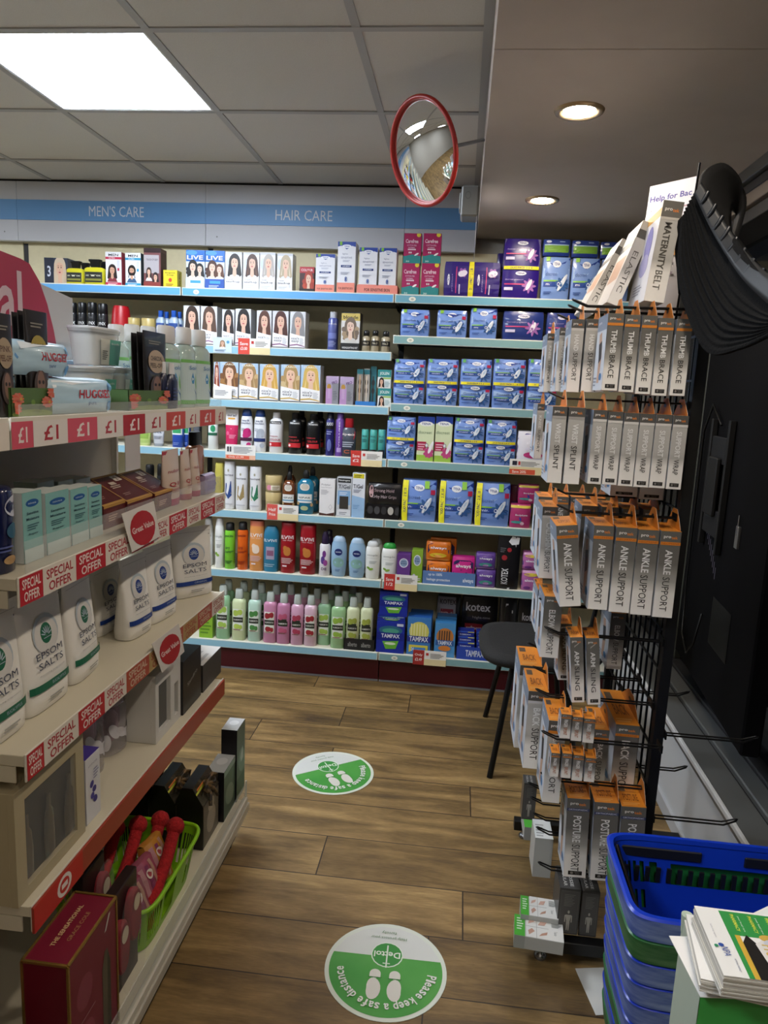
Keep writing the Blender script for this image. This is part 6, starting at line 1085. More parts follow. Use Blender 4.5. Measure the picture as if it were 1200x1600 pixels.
# special offer header card on the gondola spine
hc = on(116, 480, 'x', -.92)
def hdr(g):
    t = .0025; g.box(-t, t, .55, 1.655, 1.382, 1.61, mat('d4cfcf', .5))
    F = lambda y, z, o: (t+o, y, z)
    ey = hc.y
    g.art(F, [('p', 'b5284c', [(.56, 1.384), (1.60, 1.384)]+[(1.18+.42*math.cos(a), 1.20+.62*math.sin(a)*1.0) for a in [math.radians(17+5*i) for i in range(9)] if 1.20+.62*math.sin(a) < 1.608]+[(.56, 1.608)])])
    g.art(F, [T('Special', 1.21, 1.50, .52, .13, 'd9b8c0'), T('OFFER', 1.2, 1.415, .3, .03, 'd9b8c0')], o0=.0008)
gg = G(); gg.box(-.0025, .0025, 1.05, 1.665, 1.383, 1.63, mat('c9c5c5', .5))
gg.v = [(x, y, z + (.07*(1.665-y)/.6 if z > 1.5 else 0)) for x, y, z in gg.v]
gg.box(-.0025, .0025, .95, 1.0502, 1.383, 1.70, mat('c9c5c5', .5))
F = lambda y, z, o: (.0026+o, y, z)
def sp(px, py): q = on(px, py, 'x', -.935); return (q.y, max(1.384, q.z))
gg.art(F, [('p', 'b5284c', [sp(-75, 560), sp(-75, 384), sp(-20, 384), sp(2, 393), sp(30, 404), sp(44, 412), sp(60, 440), sp(72, 475), sp(82, 515), sp(88, 548), sp(92, 575)])])
a_, b_ = sp(-62, 495), sp(31, 427); gg.art(F, [T('Special'[4:], (sp(-16, 460)[0]+b_[0])/2, sp(10, 464)[1], b_[0]-sp(-16, 460)[0], .115, 'dcc0c6')], o0=.0008)
o = link('special_offer_card', gg.mesh('special_offer_card')); o.location = (-.935, 0, 0); props(o, 'crimson and grey special offer header card standing on the pound shelf', 'sign')
g = G(); g.loft([(0, .03, .03), (.03, .028, .012), (.045, .015, .006)], mat('2f7a44', .5), 20); o = link('green_dome_label', g.mesh('green_dome_label')); o.location = (-.87, 1.40, 1.381+.0005); o.scale = (1, 1, 2.0); props(o, 'small green rounded pack top behind the baby wipes', 'pack')
# -- shelf two
imp = vessel([(0, .96, .96), (.01, 1, 1), (.72, 1, 1), (.77, .9, .9), (.79, .45, .45)], '1a2048', [(.79, .52, .52), (.8, .55, .55), (.99, .52, .52), (1, .48, .48)], '14161f', [El(.72, .6, .3, .1, 'c9ccd8'), T('IMPERIAL', .72, .62, .34, .03, '2a3058'), T('LEATHER', .72, .58, .3, .03, '2a3058'), El(.6, .38, .16, .07, '2f5f7a'), El(.5, .12, .14, .04, 'c09a6a'), Ln(.3, .2, .6, .27, 2, '5a64a0')], p=2, rough=.15)
GL_(z2, -.715, 'bath_foam_bottle', 'large navy bath bottle with black cap at the left frame edge', 'bottle', 'imp', imp, -14, 38, 724, .075)
teal = carton('8fc4c0', [R(0, .0, 1, 1, '86bcb8'), El(.5, .84, .34, .055, '1f5a9c'), T('nivea', .5, .84, .4, .03, 'cfe0f0', 0, 0), T('Sensitive', .5, .7, .6, .04, '2a4a5c'), T('Moisture', .5, .62, .66, .04, '2a4a5c'), Ln(.2, .46, .8, .56, 3, '3f6a74'), T('Repair', .5, .4, .5, .035, '2a4a5c'), R(0, 0, 1, .2, 'cfe0de')], left=[R(0, 0, 1, 1, 'e6ecec')], top=[R(0, 0, 1, 1, 'e3eceb')])
for i, (a, b, t) in enumerate([(36, 66, 768), (72, 108, 768), (111, 137, 763), (139, 159, 760)]): GL_(z2, -.725, 'face_cream_box', 'pale teal and white skincare carton behind the fence, '+ordl(i, 4), 'box', 'teal', teal, a, b, t, .05, 'pale teal skincare cartons')
for i, (a, b, t) in enumerate([(60, 86, 752), (92, 116, 750), (120, 142, 748)]): GL_(z2, -.81, 'face_cream_box', 'pale carton in the row behind the teal ones, '+ordl(i, 3), 'box', 'teal2', carton('c3d8d6', [R(0, .2, 1, .9, 'b4d0ce')], top=[R(0, 0, 1, 1, 'dfe8e8')]), a, b, t, .05, 'back row of skincare cartons')
def gset(w, h, d):
    g = G(); g.box(-w/2, w/2, -d/2, d/2, 0, h*.5, '5a1a20', .001)
    M = Matrix(((0, 1, 0, 0), (1, 0, 0, 0), (0, 0, 1, 0), (0, 0, 0, 1)))
    g.prism([(-d/2, h*.5), (d/2, h*.5), (d/2, h*.96), (d/2-.006, h*1.0)], -w/2, w/2, mat('5c1b22', .4), M)
    L = math.hypot(d-.006, h*.5); F = lambda u, v, o: (-w/2+u*w, -d/2+v*(d-.006)-o, h*.5+v*h*.5+o)
    g.art(F, [R(0, 0, 1, .06, 'c0924a'), R(0, .94, 1, 1, 'c0924a'), R(0, 0, .04, 1, 'c0924a'), R(.96, 0, 1, 1, 'c0924a'), R(.62, .72, .86, .92, 'e4dcd0'), T('2', .74, .82, .08, .14, '5a1a20'), Ln(.2, .5, .6, .62, 2, 'd8c8b8'), R(.3, .62, .5, .72, 'd8c8b8'), Ln(.2, .2, .5, .3, 2, 'b08a80')])
    g.art(clampF(fmap(w, h*.5, d, 'f')), [R(0, .9, 1, 1, 'c0924a'), R(.1, .2, .6, .8, '6a2a2c'), Ln(.2, .3, .6, .6, 3, 'c9a890')])
    return [('gift_box', g.mesh('gift_set_box'))]
for i, (a, b, t, X) in enumerate([(162, 196, 752, -.74), (199, 238, 748, -.735), (242, 272, 740, -.73)]): GL_(z2, X, 'gift_set_box', 'maroon and gold sloping gift box, '+ordl(i, 3), 'gift box', 'gset', gset, a, b, t, .10, 'maroon sloping gift boxes')
q10 = tubecap('d9c4b4', 'b01e50', [P('b0303c', (0, .98), (.35, .98), (0, .8)), T('nulon', .5, .62, .5, .06, 'a8303c', 0, 0), T('Q10', .55, .38, .6, .09, 'b0303c'), Ln(.3, .24, .8, .32, 3, 'b87a74')])
for i, (a, b, t) in enumerate([(266, 291, 703), (294, 307, 704), (309, 320, 702)]): GL_(z2, -.722, 'cream_tube', 'pinkish cream tube reading Q10, '+ordl(i, 3), 'tube', 'q10', q10, a, b, t, .045, 'pinkish cream tubes')
GL_(z2, -.76, 'tanning_oil_bottle', 'brown translucent bottle with black cap at the far end of the shelf', 'bottle', 'brn', vessel([(0, .96, .96), (.01, 1, 1), (.74, 1, 1), (.78, .6, .6)], 'a06a4c', [(.78, .62, .62), (.8, .66, .66), (1, .64, .64)], '141414', [R(.6, .2, 1, .6, '9c6e56'), Ln(.65, .4, .95, .5, 2, '3a2420')], p=3, rough=.15), 306, 322, 676, .04)
GL_(z2, -.715, 'soap_bag', 'small mauve packet in front of the brown bottle', 'packet', 'mauv', softpack('9a8aa8', [R(.1, .2, .9, .7, '8576a0')], .003), 322, 338, 742, .03)
def gval(label, pxs, X, txt=True):
    (ax, ay), (bx, by), (cx, cy), (dx, dy) = pxs
    p = [on(x, y, 'x', X) for x, y in pxs]
    c = sum(p, Vector())/4
    me = G(); t = Vector((.0006, 0, 0)); v = [q-c for q in p]; me.add([q-t for q in v]+[q+t for q in v], [(3, 2, 1, 0), (4, 5, 6, 7), (0, 1, 5, 4), (1, 2, 6, 5), (2, 3, 7, 6), (3, 0, 4, 7)], 'e6e0d8')
    def F(u, w_, o): q = v[0]*(1-u)*w_+v[1]*u*w_+v[2]*u*(1-w_)+v[3]*(1-u)*(1-w_); return q+Vector((.0008+o, 0, 0))
    me.art(F, [El(.5, .45, .40, .45, 'b8202a'), T('Great Value', .5, .48, .7, .16, 'f0e0da')])
    o = link('great_value_card', me.mesh('great_value_card')); o.location = c; props(o, label, 'shelf card', 'great value cards')
gval('white card with red great value disc on the second shelf edge', [(190, 803), (240, 783), (250, 838), (206, 863)], GF+.006)
gval('white card with red great value disc on the third shelf edge', [(237, 1006), (279, 974), (288, 1018), (253, 1051)], GF+.006)
g = G(); g.box(-.001, .001, -.05, .05, 0, .19, mat('dcd4d0', .5)); o = link('hanging_paper', g.mesh('hanging_paper')); o.location = (-.99, 2.09, 1.14); props(o, 'plain white paper sheet at the far end of the gondola spine', 'paper')
# -- Epsom salt pouches
def pouch(col):
    dk = {'b': '1f3f8c', 'g': '1f6a4c'}[col]
    def fn(w, h, d):
        secs = [(0, .93, .85), (.015, .97, .97), (.12, .98, 1), (.35, .97, .82), (.6, .97, .55), (.85, 1, .16), (.93, 1, .05), (1, 1, .03)]
        g = G(); m = noisy('pouch_white', 'dedbd4', 'e6e3dc', 9, .42, .5)
        S = []
        for z, a, b in secs: S.append((z*h, a*w/2, b*d/2))
        g.loft(S, m, 36, 3.4)
        def F(u, v, o):
            for (z0, a0, b0), (z1_, a1, b1) in zip(secs, secs[1:]):
                if z0 <= v <= z1_: t = (v-z0)/(z1_-z0+1e-9); a, b = a0+(a1-a0)*t, b0+(b1-b0)*t; break
            else: a, b = secs[-1][1:]
            x = (2*u-1)*.97*a; y = b*max(0, 1-abs(x/a)**3.4)**(1/3.4)
            return (x*w/2, -y*d/2-.0012-o, v*h)
        ops = [El(.5, .62, .30, .16, 'b9c4cc'), El(.5, .60, .27, .145, 'dcd9d4'), El(.5, .62, .13, .085, dk), [El(.5+.075*math.sin(math.radians(q_)), .60+.05*math.cos(math.radians(q_)), .008, .03, 'c3cfe0', rot=-q_) for q_ in (-70, -45, -22, 0, 22, 45, 70)], R(.41, .585, .59, .59, 'c3cfe0'), T('EPSOM', .5, .465, .62, .055, '3a4258', 0, 0), T('SALTS', .5, .385, .58, .055, '3a4258', 0, 0), T('dissolving magnesium', .5, .31, .6, .014, '9a9c9c', 0, 0)]
        ops += [R(.02, .185, .98, .245, dk), T('ORIGINAL' if col == 'b' else 'EUCALYPTUS', .62, .215, .34, .024, 'b9c8dc', 0, 0), Ln(.35, .08, .75, .13, 2, 'a9aaa8'), R(.02, .93, .98, .935, 'c0bdb6'), El(.93, .88, .015, .008, '8a8884')]
        g.art(clampF(F), ops, 14, 4, .0006, .0002, h/w)
        return [('pouch', g.mesh('pouch'))]
    return fn
for i, (a, b, t, c, X, lab, rz, wd) in enumerate([(-22, 40, 952, 'g', -.74, 'salt pouch with green band cut off by the left frame edge', 0, .135), (44, 116, 918, 'g', -.74, 'whole salt pouch with green eucalyptus band, second from the left', 0, .145), (112, 166, 902, 'g', -.745, 'salt pouch with green band in front of a blue one', .1, .13), (160, 196, 884, 'b', -.83, 'salt pouch with blue band peeping out behind the third green one', 0, .14), (202, 246, 870, 'b', -.745, 'slim salt pouch with blue band, right of the gap beside the green ones', -.08, .115), (238, 284, 852, 'b', -.74, 'salt pouch with blue band left of the fence edge', -.1, .14), (278, 310, 842, 'b', -.80, 'salt pouch with blue band squeezed behind the last one', 0, .12), (286, 336, 826, 'b', -.735, 'salt pouch with blue band at the far end of the shelf', -.62, .135)]):
    GL_(z3, X, 'epsom_salt_pouch', lab, 'pouch', 'ep%s%d' % (c, i), pouch(c), a, b, t, .058 if i not in (3, 6) else .045, 'bath salt pouches', rz=rz, W=wd)
# -- shelf four
def winbox(frame, wins, fc='d9d4cc'):
    def fn(w, h, d):
        g = G(); m = mat(frame, .4); g.box(-w/2, w/2, -d/2+.012, d/2, 0, h, m, .001)
        us = sorted(set([0, 1]+[x for r in wins for x in (r[0], r[2])])); vs_ = sorted(set([0, 1]+[x for r in wins for x in (r[1], r[3])]))
        for a, b in zip(us, us[1:]):
            for c, e in zip(vs_, vs_[1:]):
                if any(r[0] <= a and b <= r[2] and r[1] <= c and e <= r[3] for r in wins): continue
                g.box(-w/2+a*w, -w/2+b*w, -d/2, -d/2+.0125, c*h, e*h, m)
        k = G(); n_ = G()
        for r in wins:
            k.box(-w/2+r[0]*w, -w/2+r[2]*w, -d/2+.002, -d/2+.003, r[1]*h, r[3]*h, acrylic('e8ecec', .07))
            g.box(-w/2+r[0]*w, -w/2+r[2]*w, -d/2+.011, -d/2+.0118, r[1]*h, r[3]*h, mat('241d14', .5))
        return [('box_body', g.mesh('box_body')), ('clear_window', k.mesh('clear_window'))]
    return fn
o, _ = GL_(z4, -.70, 'gift_box', 'champagne framed window gift box of bottles at the near shelf end', 'gift box', 'champ', winbox('b5a888', [(.13, .1, .87, .88)]), 22, 133, 1192, .09)
for k in range(3):
    c = on(52+k*26, 1330-k*34, 'x', -.71)
    g = G(); g.loft([(0, .017, .003), (.05, .018, .003), (.085, .014, .0025), (.095, .006, .0025), (.12, .007, .0025)], mat('4a4438', .1, 0, .3), 16)
    b_ = link('bottle', g.mesh('miniature_bottle'), o); b_.location = (-.07+k*.068, -.0385, .03)
    b_['label'] = 'dark glass bottle seen through the window'
GL_(z4, -.705, 'lavender_box', 'slim white carton with purple top and purple flower print', 'box', 'lav', carton('e0e0e4', [T('LAVENDER', .5, .86, .6, .03, '8a88a0', 0, 0), El(.4, .56, .14, .05, '3f3a8c', rot=40), El(.56, .46, .14, .05, '3f3a8c', rot=-20), El(.42, .38, .12, .05, '4a459c', rot=30), El(.6, .3, .16, .05, '3f3a8c', rot=-40), Ln(.5, .62, .85, .8, 4, '9a98b0')], left=[R(0, 0, 1, 1, 'c9c9d2')], top=[R(0, 0, 1, 1, '4a3a94')]), 134, 157, 1178, .035)
def candle(w, h, d):
    g = G(); g.loft([(0, w*.46, d*.46), (.02*h, w*.5, d*.5), (.9*h, w*.5, d*.5), (h*.93, w*.46, d*.46)], acrylic('e4dce0', .35), 32, 2)
    F = lambda u, v, o: ((w/2+.0008+o)*math.sin((2*u-1)*1.4), -(d/2+.0008+o)*math.cos((2*u-1)*1.4), v*h)
    g.art(F, [El(.15+.14*i, .28+.06*((i*3) % 4), .08, .16, 'd8d4d8', rot=i*25) for i in range(6)]+[T('beauty', .5, .1, .3, .06, 'a9a4a8', 0, 0)], 10, 4)
    l = G(); l.loft([(h*.93, w*.49, d*.49), (h, w*.48, d*.48)], acrylic('d9c9d0', .45), 28)
    n_ = G()
    for i in range(9): a = i*2.4; r = .3*w*(i/9)**.5; n_.loft([(.1*h, .008, .008), (.2*h, .016, .016), (.45*h, .017, .015), (.55*h, .006, .006)], ['c99aa8', 'b98a9c', 'a87a8c'][i % 3], 10, M=Matrix.Translation((r*math.cos(a), r*math.sin(a), .06*h+(i % 2)*.2*h)))
    return [('tub', g.mesh('tub')), ('lid', l.mesh('lid')), ('bath_petals', n_.mesh('bath_petals'))]
GL_(z4, -.775, 'bath_set_tub', 'clear round tub of pink bath petals, left one', 'tub', 'tubc', candle, 140, 174, 1098, .10, 'clear round tubs')
GL_(z4, -.775, 'bath_set_tub', 'clear round tub of pink bath petals beside the big white box', 'tub', 'tubc', candle, 176, 209, 1092, .10, 'clear round tubs')
GL_(z4, -.71, 'gift_box', 'large white window box on the lowest shelf, under the great value card', 'gift box', 'whitebox', winbox('d9d6d0', [(.12, .12, .58, .82), (.74, .12, .9, .62)]), 243, 282, 1040, .16)
g_ = GL_(z4, -.705, 'gift_box', 'black gift box with a fine white script', 'gift box', 'blackbox', carton('1b1b1d', [T('Sandro', .5, .55, .55, .07, 'a9a6a2', 15, 0), R(.04, .03, .96, .035, '3a3a3c')], left=[R(0, 0, 1, 1, '2a2a2c')]), 286, 314, 1022, .14)
GL_(z4, -.705, 'gift_box', 'dark grey box with pale marbled lid at the far shelf end', 'gift box', 'greybox', carton(mat('3a3836', .4), [R(.0, .0, 1, 1, '46423e')], left=[R(0, 0, 1, 1, '3a3836')], top=[R(0, 0, 1, 1, 'd6d4d0'), Ln(.1, .1, .8, .9, 5, 'a9a8a6')]), 317, 345, 1026, .15)
# -- base tray
zb = .149
def bigred(w, h, d):
    g = G(); m = mat('6a1424', .3, coat=.3); g.box(-w/2, w/2, -d/2, d/2, 0, h, m, .001); gold = mat('b0914a', .25, .7)
    e = .0022
    for x in (-w/2, w/2):
        for y in (-d/2, d/2): g.box(x-e, x+e, y-e, y+e, 0, h, gold)
        g.box(x-e, x+e, -d/2, d/2, h-e, h+e, gold); g.box(x-e, x+e, -d/2, d/2, 0, 2*e, gold)
    for y in (-d/2, d/2): g.box(-w/2, w/2, y-e, y+e, h-e, h+e, gold); g.box(-w/2, w/2, y-e, y+e, 0, 2*e, gold)
    g.art(clampF(fmap(w, h, d, 'f')), [R(.02, .01, .98, .99, '7a1f34'), El(.3, .65, .16, .12, '8c3a4c'), El(.3, .3, .18, .12, '8c3a4c'), P('5c5442', (.66, .08), (.84, .08), (.84, .6), (.78, .72), (.72, .72), (.66, .6)), P('3f3a30', (.76, .08), (.84, .08), (.84, .6), (.78, .7)), P('c9c4bc', (.72, .86), (.76, .86), (.86, .96), (.82, .96)), R(.15, .46, .5, .466, 'b08a90')])
    g.art(clampF(fmap(w, h, d, 't')), [R(.02, .03, .98, .97, '7c1630'), T('THE SENSATIONAL', .52, .62, .6, .1, 'd8c08a'), T('GRACE COLE', .52, .36, .42, .09, 'b08a5a', 0, 0)])
    return [('gift_box', g.mesh('big_gift_box'))]
GL_(zb, -.622, 'gift_box', 'tall crimson gift box with gold edges standing in the base tray', 'gift box', 'bigred', bigred, 107, 184, 1438, .085, h=.285)
o, _ = GL_(zb, -.70, 'gift_box', 'dark crimson box lying in the nearer base tray, left frame edge', 'gift box', 'farred', carton('5a1020', [R(.0, .0, 1, 1, '5c1020'), R(0, .93, 1, .97, 'c0a0a0')], top=[R(0, 0, 1, 1, '6a1226')]), -130, 30, 1460, .2, h=.17); o.location.z = zb+.001
def slip(w, h, d):
    g = G(); g.box(-w/2, w/2, .0, d/2, 0, h*.96, mat('2a1a1a', .4), .002)
    g.art(lambda u, v, o: (-w/2+u*w, -o-.001, v*h*.96), [Ln(.05, .03, .95, .35, 8, '4a3a34')])
    P2 = []
    for i, (x, z) in enumerate(((-w*.22, h*.48), (w*.2, h*.62))):
        s = G(); s.loft([(0, .026, .06), (.012, .028, .062), (.016, .024, .056)], mat('8c2430', .7), 24, 2.2, M=Matrix.Translation((x, -.001, z))@Matrix.Rotation(math.radians(90), 4, 'X'))
        F = lambda u, v, o: (x+(u-.5)*.05, -.0185-o, z-.055+v*.11)
        s.art(F, [El(.5, .78, .3, .17, 'd8c8ac')]+[El(.25+.17*(k % 4), .1+.1*(k//4), .03, .016, '3a1418') for k in range(16)]); P2.append(('slipper', s.mesh('slipper')))
    k = G(); k.loft([(0, w*.46, h*.48), (.001, w*.46, h*.48)], acrylic('f0f0f0', .05), 30, 3, M=Matrix.Translation((0, -.024, h*.5))@Matrix.Rotation(math.radians(90), 4, 'X'))
    return [('backing_card', g.mesh('backing_card'))]+P2+[('blister', k.mesh('blister'))]
GL_(zb, -.625, 'slipper_gift_pack', 'red spotted slipper pack beside the crimson gift box', 'gift pack', 'slip', slip, 187, 232, 1402, .05, 'slipper packs', h=.25)
GL_(zb, -.70, 'slipper_gift_pack', 'red slipper pack showing only its round toe behind the crimson box', 'gift pack', 'slip2', slip, 148, 182, 1385, .05, 'slipper packs', h=.28)
# green basket
def gbasket():
    x0, x1, y0, y1, z0, z1_ = -.87, -.622, 1.36, 1.70, zb+.001, .272; gr = mat('8ecb1e', .35)
    cx, cy = (x0+x1)/2, (y0+y1)/2; W, D = (x1-x0)/2, (y1-y0)/2
    def wall(g):
        # slotted tapered wall: many upright ribs between base and rim
        def ringp(z, t, n=64):
            e = 7; return [(cx+(W-t)*spow(math.cos(a), 2/e), cy+(D-t)*spow(math.sin(a), 2/e), z) for a in [2*math.pi*k/n for k in range(n)]]
        zl = [z0, z0+.018, z1_-.022, z1_]; H = z1_-z0
        t_ = lambda z: .022*(1-(z-z0)/H)
        n = 128
        for a, b in ((z0, z0+.018), (z1_-.022, z1_)):
            A, B_ = ringp(a, t_(a), n), ringp(b, t_(b), n); g.add(A+B_, [(k, (k+1) % n, n+(k+1) % n, n+k) for k in range(n)], gr, True)
            A, B_ = ringp(a, t_(a)+.0018, n), ringp(b, t_(b)+.0018, n); g.add(A+B_, [(k, (k+1) % n, n+(k+1) % n, n+k) for k in range(n)], gr, True)
        A, B_ = ringp(zl[1], t_(zl[1]), n), ringp(zl[2], t_(zl[2]), n)
        g.add(A+B_, [(k, k+1, n+k+1, n+k) for k in range(0, n-1) if k % 2 == 0 or (k % 32) in (13, 14, 15, 16, 17)], gr)
        A = ringp(z0, .024, n); g.add(A, [list(range(n))], gr)
    def rim(g):
        n = 64; e = 7; g.tube([(cx+(W+.002)*spow(math.cos(a), 2/e), cy+(D+.002)*spow(math.sin(a), 2/e), z1_) for a in [2*math.pi*(k+.5)/n for k in range(n)]], .0055, gr, 8, True)
    o = thing('plastic_basket', 'lime green slotted plastic basket filled with red gifts', 'basket', [gm('basket_wall', wall), gm('rim', rim)])
gbasket()
fuzz = noisy('red_fuzz', '8c1014', 'b01a1e', 160, .95, 1.0)
for i, (x, y, a) in enumerate(((-.815, 1.515, .10), (-.768, 1.54, .08), (-.722, 1.57, .07), (-.675, 1.55, .04))):
    g = G(); L = .22
    pts = [(0, -.11, .155+.0), (.004, -.05, .175), (.0, .04, .215), (0, .10, .265)]
    pts = [Vector((x-a*(q[1]), y+q[1], q[2]+.03)) for q in pts]
    g.tube([pts[0]*(1-t)+pts[1]*t for t in (0, .5)]+[pts[1], (pts[1]+pts[2])/2, pts[2], (pts[2]+pts[3])/2, pts[3]], .016, fuzz, 14)
    h_ = G(); h2 = G()
    for e, rr in ((0, .024), (-1, .024)):
        c = pts[e]; hh_ = h_ if e else h2; hh_.loft([(-rr, .002, .002), (-rr*.86, rr*.5, rr*.5), (-rr*.5, rr*.87, rr*.87), (0, rr, rr), (rr*.5, rr*.87, rr*.87), (rr*.86, rr*.5, rr*.5), (rr, .002, .002)], fuzz, 16, M=Matrix.Translation(c))
    thing('fluffy_toy', 'fluffy red sausage-shaped toy in the green basket, '+ordl(i, 4), 'toy', [('body', g.mesh('toy_body')), ('bobble', h_.mesh('bobble')), ('bobble', h2.mesh('bobble'))], group='red fluffy toys in the basket')
for i, (px, py, c, lab) in enumerate(((232, 1352, '9a4a62', 'pink wrapped cellophane bag of bath treats at the left of the basket'), (252, 1335, 'a9566c', 'pink and mauve cellophane bag of bath treats, middle of the basket'), (270, 1318, 'c98a3a', 'orange and white cellophane bag of bath treats, right of the basket'))):
    p = on(px, py, 'x', -.655)
    f = softpack(c, [R(.1, .1, .3, .9, 'c08a90'), R(.4, .1, .55, .9, '8c3f66'), R(.65, .05, .8, .95, 'b98a78'), El(.5, .7, .16, .1, 'e8dcd0'), El(.5, .7, .09, .06, 'b04a50')], .008, rough=.15)
    thing('bath_treat_bag', lab, 'bag', f(.075, .115, .03), (-.668-i*.012, 1.425+i*.085, .175), (-.35, 0, math.pi/2-.15), 'cellophane bags in the basket')
def ribbonbox(w, h, d):
    g = G(); M = Matrix(((0, 1, 0, 0), (1, 0, 0, 0), (0, 0, 1, 0), (0, 0, 0, 1)))
    g.prism([(-d/2, 0), (d/2, 0), (d/2, h*.8), (d*.3, h), (-d*.1, h), (-d/2, h*.72)], -w/2, w/2, mat('15100f', .3), M)
    g.art(lambda u, v, o: (-w/2+u*w, -d/2-.0004-o, v*h*.72), [R(.03, .02, .97, .98, '6f6658'), El(.5, .45, .28, .3, 'a99c88'), El(.5, .8, .2, .14, 'b5a894')])
    F = lambda u, v, o: (-w/2+u*w, -d/2+v*d*.4-o*.6, h*.72+v*h*.28+o*.6); g.art(F, [R(.0, 0, 1, 1, mat('b0a690', .15, .9)), R(.0, .6, .5, .7, 'c9d04a'), R(.1, .72, .5, .8, 'd8803a')])
    b_ = G(); br = noisy('leopard_ribbon', '1a120c', '6a5230', 60, .5, .1, thr=(.45, .55))
    c = Vector((0, -d*.28, h*.9))
    for s in (-1, 1):
        b_.tube([c, c+Vector((s*w*.18, -.012, .02)), c+Vector((s*w*.34, -.016, .008)), c+Vector((s*w*.2, -.018, -.008)), c], .006, br, 8); b_.tube([c, c+Vector((s*w*.1, -.02, -.02)), c+Vector((s*w*.22, -.026, -.05))], .005, br, 8)
    b_.loft([(-.008, .008, .008), (.008, .008, .008)], br, 10, M=Matrix.Translation(c))
    return [('carton', g.mesh('gift_carton')), ('bow', b_.mesh('bow'))]
for i, X in enumerate((-.808, -.727, -.646)):
    a, b = pj((X, 1.765, .23))[0], pj((X, 1.895, .23))[0]
    GL_(zb, X, 'gift_carton', 'black and silver gift carton with leopard bow, '+ordl(i, 3), 'gift box', 'rib', ribbonbox, a, b, 1212, .076, 'gift cartons with bows', h=.185)
pf = lambda wh: carton('131118', [R(0, .0, 1, 1, '5c6e60'), R(0, 0, 1, .3, '3a5a48'), El(.6, .5, .4, .18, '7a9484', rot=30), P('b9c8c0', (.4, .56), (.7, .68), (.8, .5), (.5, .48))] if wh else [R(0, 0, 1, 1, '4e6252'), El(.5, .4, .4, .2, '7a8c78', rot=-30), R(0, .88, 1, 1, '8a9a90')], left=[R(0, 0, 1, 1, '0d0b14')], top=[R(0, 0, 1, 1, 'b9bcbc'), El(.6, .5, .2, .3, 'd0d2d2')])
GL_(zb, -.632, 'perfume_box', 'shorter foil-topped perfume carton at the end of the base tray', 'box', 'pf0', pf(0), 350, 367, 1195, .055)
GL_(zb, -.627, 'perfume_box', 'tallest dark perfume carton with silver top, end of the base tray', 'box', 'pf1', pf(1), 370, 382, 1134, .05)
